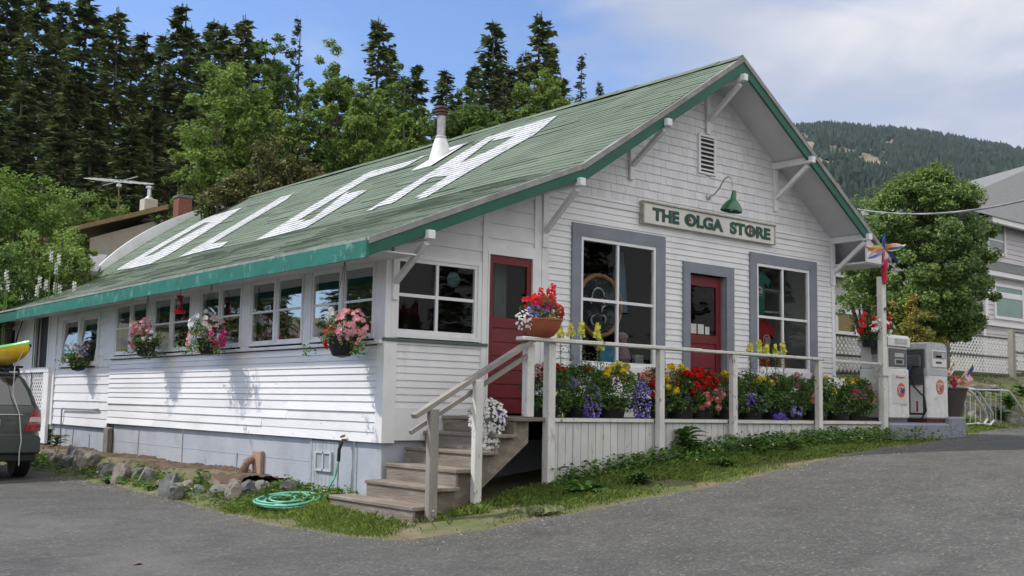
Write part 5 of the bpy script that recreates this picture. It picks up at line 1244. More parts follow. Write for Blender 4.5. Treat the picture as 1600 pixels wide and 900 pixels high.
# white flowers in a pot on the steps
c = Vector((.62, -1.18, -.23)) 
sp_ = thing('step_planter', 'grey pot overflowing with small white flowers on the upper porch steps', 'flower pot', c)
t = MB(); t.lathe([(.09, 0), (.13, .2), (.14, .21), (.12, .21), (0, .18)], c, 18); t.build('pot', mat('grey_pot', (.30, .29, .27), rough=.9), sp_, smooth=True)
cs, d = shell(30, c+Vector((0, -.02, .20)), (.18, .16, .15), -.7, 1, rg=rg); P, _ = clump_pts(cs, np.full(len(cs), .06), 22, rg); v, f = leaves(P, .022, up=.5, asp=.5, rg=rg); mk('foliage', v, f, GREEN2, sp_)
put(sp_, 'white', 260, (-.02, -.10, .16), (.24, .16, .22), .020, base=c, rgx=rg, zlo=-1); put(sp_, 'white', 70, (-.03, -.18, -.05), (.10, .10, .16), .020, base=c, rgx=rg, zlo=-1); put(sp_, 'purple', 26, (.20, .02, .14), (.10, .1, .10), .036, base=c, rgx=rg)
# planters along the porch
tubs = [ # x, label, list of (colour,n,off,sp,r,kind)
 (1.66, 'black porch tub with red geraniums and a lime green trailer nearest the corner post', [('pink', 26, (-.16, -.05, .52), (.12, .12, .10), .036, 'f'), ('red', 8, (.02, -.10, .56), (.12, .10, .06), .030, 'ball'), ('lilac', 30, (.16, -.14, .42), (.17, .10, .08), .038, 'f'), ('white', 12, (.1, 0, .6), (.16, .1, .08), .018, 'f')]),
 (2.18, 'black porch tub trailing blue lobelia with a single red geranium head', [('lilac', 120, (.02, -.22, .18), (.13, .09, .24), .014, 'f'), ('purple', 50, (.02, -.22, .16), (.14, .09, .24), .013, 'f'), ('red', 2, (.05, -.1, .58), (.05, .05, .03), .034, 'ball'), ('white', 10, (-.15, 0, .6), (.16, .1, .1), .017, 'f')]),
 (2.72, 'black porch tub with yellow marigolds and purple lobelia hanging over its right side', [('yellow', 5, (-.06, -.14, .56), (.20, .10, .08), .030, 'ball'), ('lemon', 3, (.12, -.05, .64), (.12, .08, .05), .030, 'ball'), ('purple', 90, (.34, -.22, .20), (.12, .09, .27), .014, 'f'), ('lilac', 120, (.34, -.25, .20), (.13, .09, .27), .014, 'f'), ('white', 14, (.34, -.27, .1), (.12, .07, .2), .010, 'f'), ('salmon', 20, (.25, 0, .52), (.14, .1, .1), .034, 'f')]),
 (3.52, 'black porch tub with salmon petunias and yellow marigolds just past the second post', [('salmon', 26, (-.08, -.08, .52), (.20, .12, .12), .032, 'f'), ('yellow', 3, (.05, -.2, .40), (.16, .06, .18), .032, 'ball'), ('red', 3, (-.12, -.2, .36), (.12, .06, .14), .034, 'ball'), ('pink', 18, (.15, -.1, .5), (.15, .1, .1), .03, 'f')]),
 (4.02, 'black porch tub crowded with bright red geranium heads below the shop door', [('red', 17, (.06, -.16, .50), (.26, .14, .18), .034, 'ball'), ('yellow', 4, (-.05, -.0, .66), (.2, .1, .05), .030, 'ball'), ('white', 5, (0, -.2, .4), (.16, .08, .12), .022, 'f')]),
 (4.42, 'black porch tub of red and pink geraniums spilling low beside the third post', [('red', 12, (-.02, -.16, .50), (.18, .12, .14), .034, 'ball'), ('salmon', 5, (-.04, -.24, .22), (.18, .08, .14), .030, 'ball'), ('pink', 3, (.14, -.22, .36), (.10, .08, .06), .03, 'ball')]),
 (4.98, 'black porch tub of dense leaves with a dark purple pansy right of the third post', [('purple', 16, (.20, -.22, .26), (.10, .06, .08), .042, 'f'), ('yellow', 1, (-.1, -.1, .6), (.08, .06, .04), .028, 'ball'), ('magenta', 3, (-.22, -.05, .5), (.08, .08, .08), .03, 'ball')]),
 (5.50, 'black porch tub of grey-green foliage and small white daisies below the red shirt', [('white', 34, (0, -.06, .58), (.26, .12, .10), .019, 'f'), ('yellow', 3, (.12, -.14, .52), (.22, .06, .06), .026, 'ball'), ('lilac', 14, (.05, -.22, .22), (.12, .06, .12), .026, 'f')]),
 (6.05, 'black porch tub with pink daisies above and purple pansies drooping at its foot', [('salmon', 14, (-.05, -.04, .58), (.24, .12, .08), .028, 'f'), ('purple', 9, (-.15, -.28, .04), (.16, .05, .05), .034, 'f'), ('lilac', 8, (.22, -.26, .12), (.10, .05, .08), .032, 'f')]),
 (6.45, 'black porch tub with coral geraniums leaning past the fourth post', [('salmon', 5, (.18, -.24, .32), (.18, .06, .08), .030, 'ball'), ('pink', 4, (.1, -.05, .56), (.14, .1, .1), .028, 'ball')]),
 (7.05, 'black porch tub with tall green stems and yellow heads right of the fourth post', [('yellow', 2, (.1, -.05, .62), (.16, .08, .05), .034, 'ball'), ('white', 22, (.12, -.1, .54), (.2, .1, .08), .028, 'f'), ('lemon', 2, (.12, -.2, .44), (.12, .05, .06), .028, 'ball')]),
 (7.65, 'black porch tub with white petunias on top and a magenta bloom', [('white', 26, (-.12, -.08, .56), (.2, .12, .08), .036, 'f'), ('magenta', 10, (.12, -.24, .40), (.12, .05, .08), .036, 'f'), ('yellow', 3, (.3, -.04, .60), (.16, .08, .04), .034, 'ball')]),
 (8.10, 'last black porch tub with yellow marigolds and dark red trails beside the tall pole', [('yellow', 3, (-.05, -.05, .58), (.14, .08, .04), .034, 'ball'), ('magenta', 12, (.08, -.2, .40), (.14, .06, .16), .026, 'f'), ('salmon', 10, (.16, -.22, .34), (.06, .06, .16), .028, 'f')])]
for i, (x, lab, gr) in enumerate(tubs):
    rg = np.random.default_rng(100+i); c = Vector((x, -1.08, -.05))
    o = thing('porch_planter', lab, 'planter', c, group='flower tubs along the porch')
    t = MB(); t.lathe([(.18, 0), (.225, .22), (.24, .225), (.24, .255), (.21, .255), (.20, .22), (0, .21)], c, 20); t.build('pot', BLACK, o, smooth=True)
    hh_ = .30 if i not in (6, 7) else .30
    cs, d = shell(120, c+Vector((0, -.05, .34)), (.31, .25, .29), -.75, 1, rg=rg); P, _ = clump_pts(cs, .06+.05*rg.random(len(cs)), 26, rg)
    v, f = leaves(P, .026+.034*rg.random(len(P))**1.5, up=.6, asp=.55, rg=rg); mk('foliage', v, f, GREEN2 if i % 3 else GREEN1, o)
    if i == 0:
        cs, d = shell(16, c+Vector((-.05, -.24, .16)), (.20, .06, .20), -1, 1, rg=rg); P, _ = clump_pts(cs, np.full(len(cs), .06), 16, rg); v, f = leaves(P, .03, up=.5, asp=.8, rg=rg); mk('foliage', v, f, LIME, o, label='lime green trailing leaves')
    if i in (1, 7, 8, 10):
        P = []
        for k in range(16):
            bx = rg.uniform(-.2, .2); by = rg.uniform(-.1, .1); top = rg.uniform(.50, .78)
            for q in range(30): P.append((c.x+bx+rg.normal()*.02, c.y+by+rg.normal()*.02, c.z+.4+(top-.4)*q/29))
        v, f = leaves(np.array(P), .030, up=.2, asp=.3, rg=rg); mk('foliage', v, f, SILV, o, label='tall thin grey-green stems')
    for (cn, n, off, sp, r_, kind) in gr: put(o, cn, int(n*1.5) if kind == 'f' else n+2, off, sp, r_ if kind == 'f' else .023, kind, base=c, rgx=rg)
# snapdragons: yellow spikes, each tub of them its own plant
def snap(px_list, Y, label, seed, zb=.2):
    rg = np.random.default_rng(seed); c0 = hit(px_list[0][0], px_list[0][1], 1, Y)
    o = thing('snapdragon_plant', label, 'snapdragons', (c0.x, Y, -.05)); st_ = MB(); P = []; L_ = []
    for (px, py, ln) in px_list:
        c = hit(px, py, 1, Y); st_.tube([(c.x+.03, Y, -.05), (c.x, Y, c.z)], .005, 5)
        for k in range(17):
            q = k/16; r_ = .034*(1-.65*q); a = k*2.4; P.append((c.x+r_*math.cos(a), Y+r_*math.sin(a), c.z-ln*(1-q)))
        for k in range(60): L_.append((c.x+.02+rg.normal()*.03, Y+rg.normal()*.03, rg.uniform(.25, max(.3, c.z-ln))))
    st_.build('stem', GREEN2, o); v, f = leaves(np.array(L_), .05, up=.3, asp=.25, rg=rg); mk('foliage', v, f, SILV, o)
    v, f = flowers(np.array(P)+rg.normal(size=(len(P), 3))*.008, np.array(P)*0+np.array([-.4, -.8, .1]), .030, 4, rg=rg); mk('blossom', v, f, PET['lemon'], o)
snap([(876, 512, .13), (892, 508, .15), (909, 506, .15)], -.92, 'three pale yellow snapdragon spikes rising above the rail near the terracotta bowl', 1)
snap([(933, 507, .17), (938, 530, .12)], -.92, 'pale yellow snapdragons with dense leaves in front of the oval frame window', 2)
snap([(1172, 538, .13), (1186, 532, .18), (1197, 540, .14)], -.92, 'bright yellow snapdragon spikes in front of the red shirt', 3)
snap([(1211, 540, .15), (1223, 536, .15)], -.92, 'pair of yellow snapdragons just right of the red shirt', 4)
# basket on the pole
c = Vector((8.40, -1.22, 1.42)) 
o = thing('hanging_basket', 'dark pot of red and white petunias hung on the tall pole above the fuel pump', 'hanging basket', c)
t = MB(); t.lathe([(.12, -.30), (.19, -.02), (.20, 0), (.17, 0), (0, -.04)], c, 20); t.build('pot', BLACK, o, smooth=True)
t = MB(); t.tube([(8.40, -1.37, 1.75), (8.40, -1.22, 1.77), c+Vector((0, 0, .1))], .008, 6); t.build('hanger', BLACK, o)
rg = np.random.default_rng(77); cs, d = shell(36, c, (.34, .26, .22), -.9, 1, rg=rg); P, _ = clump_pts(cs, np.full(len(cs), .08), 24, rg); v, f = leaves(P, .035, up=.5, asp=.5, rg=rg); mk('foliage', v, f, GREEN2, o)
put(o, 'red', 22, (.20, -.05, .12), (.14, .16, .16), .05, base=c, rgx=rg); put(o, 'white', 18, (.05, -.18, .02), (.34, .08, .10), .046, base=c, rgx=rg); put(o, 'red', 22, (-.16, -.05, .06), (.18, .14, .18), .042, base=c, rgx=rg)
# planter with flag on the island
c = hit(1484, 650, 1, -1.15); c.z = .032
o = thing('island_planter', 'brown tapered planter with red flowers on the raised end of the island', 'planter', c)
t = MB(); t.lathe([(.19, 0), (.20, .05), (.30, .46), (.32, .47), (.32, .50), (.27, .50), (0, .45)], c, 20); t.build('pot', mat('brown_pot', (.07, .055, .05), (.05, .04, .036), rough=.7), o, smooth=True)
rg = np.random.default_rng(78); cs, d = shell(20, c+Vector((0, 0, .56)), (.24, .22, .12), -.3, 1, rg=rg); P, _ = clump_pts(cs, np.full(len(cs), .07), 20, rg); v, f = leaves(P, .035, up=.5, asp=.5, rg=rg); mk('foliage', v, f, GREEN2, o)
put(o, 'magenta', 12, (-.15, -.1, .56), (.12, .1, .12), .04, base=c, rgx=rg); put(o, 'red', 10, (.10, -.1, .60), (.12, .1, .08), .04, base=c, rgx=rg)
def flag(base, top, w, h_, droop, label):
    o = thing('small_flag', label, 'flag', base)
    t = MB(); t.tube([base, top], .006, 6); t.build('stick', mat('flag_stick', (.45, .35, .2)), o)
    nx, nz_ = 14, 13; vs = []; fs = []; mi = []
    dv = (Vector(top)-Vector(base)).normalized()
    for i in range(nx+1):
        for k in range(nz_+1):
            q = i/nx; p = Vector(top)-dv*(h_*k/nz_)+Vector((.50, -.62, -.35)).normalized()*0
            p += Vector((-.75, -.35, 0)).normalized()*w*q*(1-droop*.55)+Vector((0, 0, -droop*w*q*1.0-.02*math.sin(q*5)))+Vector((.3, -.8, 0))*.035*math.sin(q*9+k*.3)
            vs.append(p)
    for i in range(nx):
        for k in range(nz_): fs.append((i*(nz_+1)+k, (i+1)*(nz_+1)+k, (i+1)*(nz_+1)+k+1, i*(nz_+1)+k+1)); mi.append(2 if (i < 6 and k < 7) else (0 if k % 2 == 0 else 1))
    mk('cloth', vs, fs, [mat('flag_red', (.45, .03, .05), trans=.3), mat('flag_white', (.70, .68, .68), trans=.3), mat('flag_blue', (.03, .05, .20), trans=.2)], o, mi=mi, smooth=True)
flag((c.x+.02, c.y-.05, .5), hit(1519, 568, 1, -1.1), .46, .34, .80, 'small striped flag with a blue corner standing in the island planter')
flag((c.x-.1, c.y+.1, .5), hit(1489, 565, 1, -1.0), .22, .2, .9, 'second faded small flag behind the planter, left of the bright one')
# =================================================================== THINGS IN THE WINDOWS
c = Vector((3.84, .30, 1.55))
o = thing('oval_sign', 'oval wooden frame with dark glass and a curling white motif in the left shop window', 'oval sign', c)
t = MB(); K = 40; pts = [(c.x+.43*math.cos(2*pi*k/K), c.y, c.z+.44*math.sin(2*pi*k/K)) for k in range(K)]; t.tube(pts, .034, 8, closed=True); t.build('frame', mat('oak_frame', (.42, .22, .085), (.34, .17, .06), rough=.5, scale=10), o, smooth=True)
t = MB(); t.add([(c.x+.43*math.cos(2*pi*k/K), c.y+.01, c.z+.44*math.sin(2*pi*k/K)) for k in range(K)], [tuple(range(K))]); t.build('glass_board', mat('dark_blue_board', (.012, .014, .022), rough=.2), o)
MW = mat('motif_white', (.62, .64, .66), rough=.5)
t = MB()
for (x, z, r_, a0, a1) in ((-.03, .13, .12, 0, 200), (-.14, .06, .05, 90, 250), (.04, .02, .05, 60, 150), (.12, -.08, .08, 90, 190), (-.10, -.22, .07, 80, 300), (.06, -.20, .06, -60, 110), (.12, .09, .07, 160, 260)):
    t.tube([(c.x+x+r_*math.cos(math.radians(a0+(a1-a0)*k/10)), c.y-.012, c.z+z+r_*math.sin(math.radians(a0+(a1-a0)*k/10))) for k in range(11)], [.004+.011*math.sin(pi*k/10) for k in range(11)], 6)
t.build('motif', MW, o, smooth=True)
def cloth(name, label, catg, outline, y, mt, thick=.05):
    t = MB(); cx_ = sum(p[0] for p in outline)/len(outline); cz = sum(p[1] for p in outline)/len(outline); n = len(outline)
    vs = [(p[0], y, p[1]) for p in outline]+[(cx_+(p[0]-cx_)*.7, y-thick, cz+(p[1]-cz)*.75) for p in outline]+[(p[0], y+.02, p[1]) for p in outline]
    fs = [(k, (k+1) % n, n+(k+1) % n, n+k) for k in range(n)]+[tuple(range(n, 2*n)), tuple(range(3*n-1, 2*n-1, -1))]+[(2*n+k, 2*n+(k+1) % n, (k+1) % n, k) for k in range(n)]
    t.add(vs, fs); return t
SH = lambda x, z, w, h_: [(x-.10*w, z+.50*h_), (x+.10*w, z+.50*h_), (x+.22*w, z+.48*h_), (x+.5*w, z+.30*h_), (x+.42*w, z+.14*h_), (x+.28*w, z+.22*h_), (x+.28*w, z-.5*h_), (x-.28*w, z-.5*h_), (x-.28*w, z+.22*h_), (x-.42*w, z+.14*h_), (x-.5*w, z+.30*h_), (x-.22*w, z+.48*h_)]
o = thing('hanging_shirt', 'dark teal shirt with a white arched print hanging in the right shop window', 'shirt', (7.28, .2, 2.3))
cloth('s', '', '', SH(7.32, 2.0, .75, .82), .20, None).build('fabric', mat('teal_cloth', (.02, .13, .12), (.015, .10, .09), rough=.9), o, smooth=True)
PR = mat('shirt_print', (.5, .5, .5)); t = MB()
for k in range(9): a = pi*(.2+.6*k/8); t.box(7.27-.15*math.cos(a)-.014, 7.27-.15*math.cos(a)+.014, .138, .143, 2.0+.08*math.sin(a), 2.04+.08*math.sin(a))
for k in range(6): t.box(7.14+k*.045, 7.14+k*.045+.033, .138, .143, 1.99, 2.045)
t.box(7.16, 7.38, .138, .143, 1.955, 1.965); t.build('print', PR, o)
o = thing('hanging_shirt', 'red shirt with a round pale print low in the right shop window', 'shirt', (7.3, .25, 1.3))
cloth('s', '', '', SH(7.36, 1.12, .95, 1.0), .22, None, .12).build('fabric', mat('red_cloth', (.34, .012, .018), (.25, .01, .014), rough=.9), o, smooth=True)
t = MB(); K = 18; t.tube([(7.44+.085*math.cos(2*pi*k/K), .09, 1.22+.09*math.sin(2*pi*k/K)) for k in range(K)], .008, 5, closed=True)
for k in range(4): t.box(7.40, 7.49, .085, .09, 1.17+k*.028, 1.185+k*.028)
t.build('print', PR, o)
o = thing('blue_garment', 'pale blue cloth draped at the right side of the left shop window', 'cloth', (4.45, .5, 2.2))
t = MB(); 
for k in range(4): t.tube([(4.42+.02*k, .5, 2.42), (4.38+.05*k, .52, 2.1), (4.40+.055*k, .5, 1.5)], [.03, .045, .04], 8)
t.build('fabric', mat('blue_cloth', (.13, .25, .36), (.09, .18, .28), rough=.8), o, smooth=True)
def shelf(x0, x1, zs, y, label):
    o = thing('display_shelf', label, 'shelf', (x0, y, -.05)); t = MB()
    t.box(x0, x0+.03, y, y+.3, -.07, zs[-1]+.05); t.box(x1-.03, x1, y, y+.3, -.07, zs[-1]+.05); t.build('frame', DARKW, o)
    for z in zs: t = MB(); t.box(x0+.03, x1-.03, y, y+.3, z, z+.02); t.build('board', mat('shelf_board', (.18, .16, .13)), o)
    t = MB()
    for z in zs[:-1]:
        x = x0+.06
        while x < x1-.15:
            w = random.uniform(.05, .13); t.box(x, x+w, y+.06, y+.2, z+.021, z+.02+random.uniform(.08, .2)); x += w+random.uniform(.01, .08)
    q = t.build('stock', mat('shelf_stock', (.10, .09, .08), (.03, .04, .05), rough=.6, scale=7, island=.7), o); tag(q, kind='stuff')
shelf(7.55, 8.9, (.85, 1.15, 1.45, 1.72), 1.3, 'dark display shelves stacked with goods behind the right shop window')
shelf(3.3, 4.6, (.62, 1.0), 1.4, 'low shelf of goods behind the oval frame')
t = MB()
for (a, b_, c_, d) in ((7.62, 8.35, 2.12, 2.15), (7.62, 8.35, 1.74, 1.77)): t.box(a, b_, .5, .52, c_, d)
t.box(7.62, 7.65, .5, .52, 1.77, 2.12); t.box(8.32, 8.35, .5, .52, 1.77, 2.12)
tag(t.build('picture_frame', mat('frame_pale', (.40, .40, .38))), 'thin pale rectangular picture frame hanging inside the right shop window', 'picture frame')
t = MB(); t.box(3.72, 4.02, .12, .16, .70, .98, .005); tag(t.build('blue_book', mat('book_blue', (.05, .26, .42), (.04, .20, .34), rough=.4)), 'bright blue book standing on the sill of the left shop window', 'book')
c = Vector((4.22, .22, .70)); o = thing('rag_doll', 'patchwork doll with a striped knitted hat on the left window sill', 'doll', c)
t = MB(); t.lathe([(.10, 0), (.14, .1), (.11, .22), (.05, .28)], c, 14); t.build('dress', mat('patchwork', (.32, .16, .18), (.10, .08, .12), rough=.9, scale=30), o, smooth=True)
t = MB(); t.lathe([(.03, .27), (.08, .32), (.085, .38), (.05, .44)], c, 14); t.build('head', mat('doll_head', (.20, .12, .08), rough=.9), o, smooth=True)
t = MB(); t.lathe([(.09, .38), (.10, .41), (.08, .45), (.03, .48), (0, .485)], c, 14); t.build('hat', mat('knit_hat', (.36, .30, .28), (.20, .10, .10), rough=.9, scale=40, stretch=(.1, .1, 1)), o, smooth=True)
t = MB(); t.box(4.42, 4.60, .14, .2, .70, .86)
tag(t.build('greeting_cards', mat('cards', (.35, .33, .28), (.12, .14, .12), scale=35), None), 'rack of small striped cards at the right corner of the left window sill', 'cards')
t = MB(); t.box(7.85, 8.2, .2, .4, .74, .92, .01); tag(t.build('wicker_basket', mat('wicker', (.22, .10, .05), (.12, .06, .03), scale=40)), 'small brown basket on the sill of the right shop window', 'basket')
for k, (x, w) in enumerate(((5.56, .13), (5.72, .14), (5.89, .10))):
    t = MB(); t.box(x, x+w, .070, .074, 1.235, 1.235+.15-(.03 if k == 2 else 0)); tag(t.build('door_notice', mat('notice_white', (.55, .56, .53))), 'small white paper notice in the shop door glass, %s of three' % ('leftmost', 'middle one', 'rightmost')[k], 'notice')
c = hit(708, 437, 1, .12); t = MB(); t.lathe([(.10, 0), (.10, .008), (.05, .012), (0, .012)], c, 24, (0, -1, 0))
tag(t.build('glass_disc', mat('stained_glass', (.03, .11, .11), (.015, .04, .05), rough=.3, scale=40, detail=1)), 'round teal glass ornament hanging in the four-pane porch window', 'ornament')
# curtain strip and items seen in the porch side windows
t = MB(); 
for k in range(7): t.tube([(1.9+.03*k, .3, 2.0), (1.9+.03*k, .3, .6)], .022, 6)
tag(t.build('curtain', mat('curtain_grey', (.14, .16, .15), rough=.9), None), 'pale curtain hanging behind the glass of the red side door', 'curtain')
for k, (y, c_, lab) in enumerate(((3.2, (.30, .03, .03), 'red jar among goods inside the fourth pair of side windows'), (2.6, (.30, .12, .03), 'orange pot inside the side windows near the corner basket'), (1.2, (.25, .02, .02), 'dark red vase inside the side window nearest the corner'), (5.0, (.25, .02, .03), 'red jar inside the third pair of side windows'))):
    c = Vector((.55, y, .90)); t = MB(); t.lathe([(.07, 0), (.12, .06), (.12, .18), (.06, .24), (.07, .28), (0, .28)], c, 14); tag(t.build('window_jar', mat('jar%d' % k, c_, rough=.3), None, smooth=True), lab, 'jar')
t = MB(); t.box(.3, .9, .3, 9.2, .82, .86); tag(t.build('long_counter', DARKW), 'long dark counter running inside the row of side windows', 'counter')
# =================================================================== TREES
BARK = mat('bark', (.10, .08, .065), (.06, .05, .042), rough=.95, scale=4, bump=.5, bscale=12)
FIR = [leafmat('fir_needles', (.115, .150, .050), (.060, .088, .030), island=.45, trans=.25, rough=.7), leafmat('fir_needles_olive', (.150, .185, .055), (.08, .115, .035), island=.45, trans=.12, rough=.7), leafmat('fir_needles_grey', (.12, .15, .11), (.07, .10, .07), island=.4, trans=.12)]
def trunk_mb(H, r0, r1, seed, bend=.25, n=9):
    rg = random.Random(seed); mb = MB(); ph = rg.uniform(0, 6); pts = []
    for i in range(n): q = i/(n-1); pts.append((bend*math.sin(q*2.2+ph)*q, bend*math.cos(q*2.6+ph)*q, H*q))
    mb.tube(pts, [r0+(r1-r0)*(i/(n-1))**.8 for i in range(n)], 8); return mb, pts
def conifer(H, R_, seed, z0=.08, dens=1.0, thin=1.0, sparse=0, size=.34):
    rg = np.random.default_rng(seed); C_ = []; N_ = []; S_ = []; br = MB(); z = z0*H
    side = rg.random()*6
    while z < H*.995:
        q = z/H; L_ = R_*((1-q)**.75)*(.85+.15*math.sin(q*23+seed))*rg.uniform(.72, 1.12)*(1 if q > .25 else .7+q*1.2)+.18
        nb = int(rg.integers(3, 6))
        for b_ in range(nb):
            if rg.random() < sparse: continue
            a = rg.random()*2*pi; l_ = L_*rg.uniform(.55, 1.12)*(1+.18*math.cos(a-side)); dz = rg.uniform(-.15, .1)
            d = np.array([math.cos(a), math.sin(a), 0]); s = np.array([-d[1], d[0], 0])
            up = .50*(q-.35); dr = .42*(1-q)
            k = max(3, int(l_/(.30 if size < .4 else .42)*dens)); t = (np.arange(k)+rg.random(k))/k; t = .14+.86*t
            zz = z+dz+l_*t*up-dr*l_*t**2*.8+.16*l_*np.clip(t-.75, 0, 1)
            P = d[None]*(l_*t)[:, None]; P[:, 2] = zz
            wd = .30*l_*(1-t*.8)*(t**.5)+.10
            for rep in range(4):
                off = rg.normal(size=(k, 1))*wd[:, None]*.75; Q = P+s[None]*off; Q[:, 2] += -np.abs(off[:, 0])*.25+rg.normal(size=k)*.07
                C_.append(Q); S_.append(size*(.55+.6*rg.random(k))*(1.1-.45*t)); 
                dirv = d[None]*.9+s[None]*(np.sign(off)*.8)+rg.normal(size=(k, 3))*.35; dirv[:, 2] -= .25+.2*rg.random(k); N_.append(dirv)
            if l_ > .8 and b_ < 2: br.tube([(0, 0, z+dz), tuple(P[k//2]), tuple(P[-1])], [.035*thin+.01, .02, .008], 4)
        z += rg.uniform(.20, .42)*(1.0 if H > 12 else .7)*(1+.4*(1-q))/dens**.3
    # leader
    k = 16; t = np.linspace(0, 1, k); P = np.stack([rg.normal(size=k)*.07*(1-t), rg.normal(size=k)*.07*(1-t), H*.965+t*H*.045], 1); C_.append(P); S_.append(size*.6*(1.2-t)); N_.append(np.tile([0, 0, 1.], (k, 1))+rg.normal(size=(k, 3))*.4)
    P = np.concatenate(C_); S = np.concatenate(S_); A = np.concatenate(N_); n = len(P); A /= np.linalg.norm(A, axis=1)[:, None]
    w = rg.normal(size=(n, 3))*.5; w[:, 2] += 1; B = np.cross(w, A); B /= np.linalg.norm(B, axis=1)[:, None]+1e-9; NN = np.cross(A, B)
    V = np.empty((n, 4, 3)); S = S[:, None]
    V[:, 0] = P-A*S*.35; V[:, 1] = P+A*S*.1+B*S*.28-NN*S*.07; V[:, 2] = P+A*S*.75; V[:, 3] = P+A*S*.1-B*S*.28-NN*S*.07
    return V.reshape(-1, 3), np.arange(4*n).reshape(n, 4), br
def decid(H, R_, seed, leaf=.22, n_cl=110, per=70, z0=.25, asp=.62, shape=1.0, cl=.16, lift=.5):
    rg = np.random.default_rng(seed); cs = []; zc = H*(z0+1)/2; hz = H*(1-z0)/2
    while len(cs) < n_cl:
        d = rg.normal(size=3); d /= np.linalg.norm(d); r_ = rg.random()**.38
        lob = 1+.20*math.sin(3*math.atan2(d[1], d[0])+seed)+.16*math.sin(5*d[2]+seed*2+2*d[0])
        q = d*r_*lob; x, y, z = q[0]*R_, q[1]*R_, q[2]*hz
        if z > 0: x *= 1-.35*shape*(z/hz)**1.5; y *= 1-.35*shape*(z/hz)**1.5
        cs.append((x, y, zc+z))
    cs = np.array(cs); rad = R_*cl*(.6+.8*rg.random(n_cl)); P, d = clump_pts(cs, rad, per, rg, .75)
    v, f = leaves(P, leaf*(.6+.7*rg.random(len(P))), up=.7, asp=asp, nrm=d*lift+np.array([0, 0, .3]), rg=rg)
    br = MB(); tm, pts = trunk_mb(H*.8, max(.05, H*.022), .03, seed, .12*R_)
    for k in range(14):
        c = cs[rg.integers(0, n_cl)]; q = min(.75, max(.15, (c[2]/H)*.65)); i = q*8; p0 = Vector(pts[int(i)]); 
        m_ = (p0+Vector(c))/2+Vector((0, 0, -.04*H)); tm.tube([p0, m_, Vector(c)], [.03*H**.5, .02*H**.5, .008*H**.5], 5)
    return v, f, tm
def add_tree(name, label, cat_, loc, V, F, crown_mat, trunk, group, bark=None, rz=0, part='crown'):
    o = thing(name, label, cat_, loc, rz, group); mk(part, V, F, crown_mat, o, local=True); trunk.build('trunk', bark or BARK, o, local=True, smooth=True); return o
# conifers: (px of the trunk, py of the top, distance, spread factor, variant, sparse)
CV = []
for s, (R_, dn, spz) in enumerate(((5.0, 1.25, 0), (5.6, 1.25, 0), (4.3, 1.15, .04), (5.0, 1.1, .10), (2.4, .7, .30))):
    V, F, br = conifer(24, R_, 40+s, .05 if s < 4 else .15, dn, sparse=spz, size=.60 if s < 4 else .38); tm, _ = trunk_mb(24, .30, .03, s, .3); tm.v += br.v; b0 = len(tm.v)-len(br.v); tm.f += [tuple(i+b0 for i in f) for f in br.f]; tm.mi += br.mi
    CV.append((mk('crown', V, F, FIR[0 if s < 3 else (1 if s == 3 else 2)]), tm.build('trunk', BARK, None, smooth=True)))
for a, b_ in CV: COL.objects.unlink(a); COL.objects.unlink(b_)
CON = [(-62, -60, 60, 0), (-22, -20, 57, 1), (20, -52, 62, 2), (66, -34, 56, 0), (100, -8, 66, 1), (134, -30, 60, 2), (186, 2, 63, 3), (226, 40, 70, 0), (286, -6, 60, 0), (318, 62, 70, 2), (352, 30, 62, 1), (384, 14, 66, 3), (410, 50, 72, 0), (592, 17, 68, 3), (568, 120, 76, 1), (652, 92, 82, 2), (630, 108, 74, 0), (694, 100, 78, 1), (742, 92, 74, 2), (770, 22, 66, 1), (800, 95, 80, 0), (846, 8, 64, 3), (466, 18, 74, 4), (909, 76, 76, 4), (937, 118, 84, 4), (876, 108, 82, 0), (40, 120, 50, 1), (150, 150, 52, 0), (240, 150, 52, 2), (-10, 160, 48, 0), (95, 170, 47, 2), (205, 185, 46, 1), (300, 150, 54, 1), (515, 150, 80, 1), (-120, 0, 58, 1), (44, -20, 70, 3), (84, 30, 72, 2), (160, 20, 74, 1), (205, 60, 66, 3), (255, 45, 74, 1), (300, 30, 72, 3), (335, 20, 76, 0), (368, 60, 58, 1), (430, 80, 78, 0), (545, 110, 82, 2), (612, 70, 80, 1), (715, 130, 84, 3), (780, 80, 84, 1), (822, 70, 80, 3), (862, 60, 78, 2), (5, 60, 54, 3), (120, 90, 58, 0), (265, 110, 62, 3)]
order = sorted(range(len(CON)), key=lambda i: CON[i][0]); rank = {i: k for k, i in enumerate(order)}
ORD += [] if len(ORD) > 40 else ['thirty-first', 'thirty-second', 'thirty-third', 'thirty-fourth', 'thirty-fifth', 'thirty-sixth', 'thirty-seventh', 'thirty-eighth', 'thirty-ninth', 'fortieth']+['forty-'+q for q in ORD[:9]]+['fiftieth']+['fifty-'+q for q in ORD[:9]]
for i, (px, py, dist, vr) in enumerate(CON):
    top = at(px, py, dist); zb = gz(top.x, top.y)-.4; Hh = top.z-zb; sc = Hh/24.6
    kind = {0: 'dark dense fir', 1: 'broad dark fir', 2: 'narrow dark fir', 3: 'olive-tipped ragged fir', 4: 'thin grey sparse conifer'}[vr]
    o = thing('fir_tree', '%s rising behind the store, %s conifer counting from the left' % (kind, ORD[rank[i]]), 'tree', (top.x, top.y, zb), random.uniform(0, 6.28), 'conifers on the slope behind the store')
    wsc = (.62+.50*sc)*(1.0 if vr != 4 else .8)
    if i in (2, 5, 7, 12): wsc *= 1.15
    o.scale = (wsc, wsc, sc)
    for src in CV[vr]: c = src.copy(); COL.objects.link(c); c.parent = o
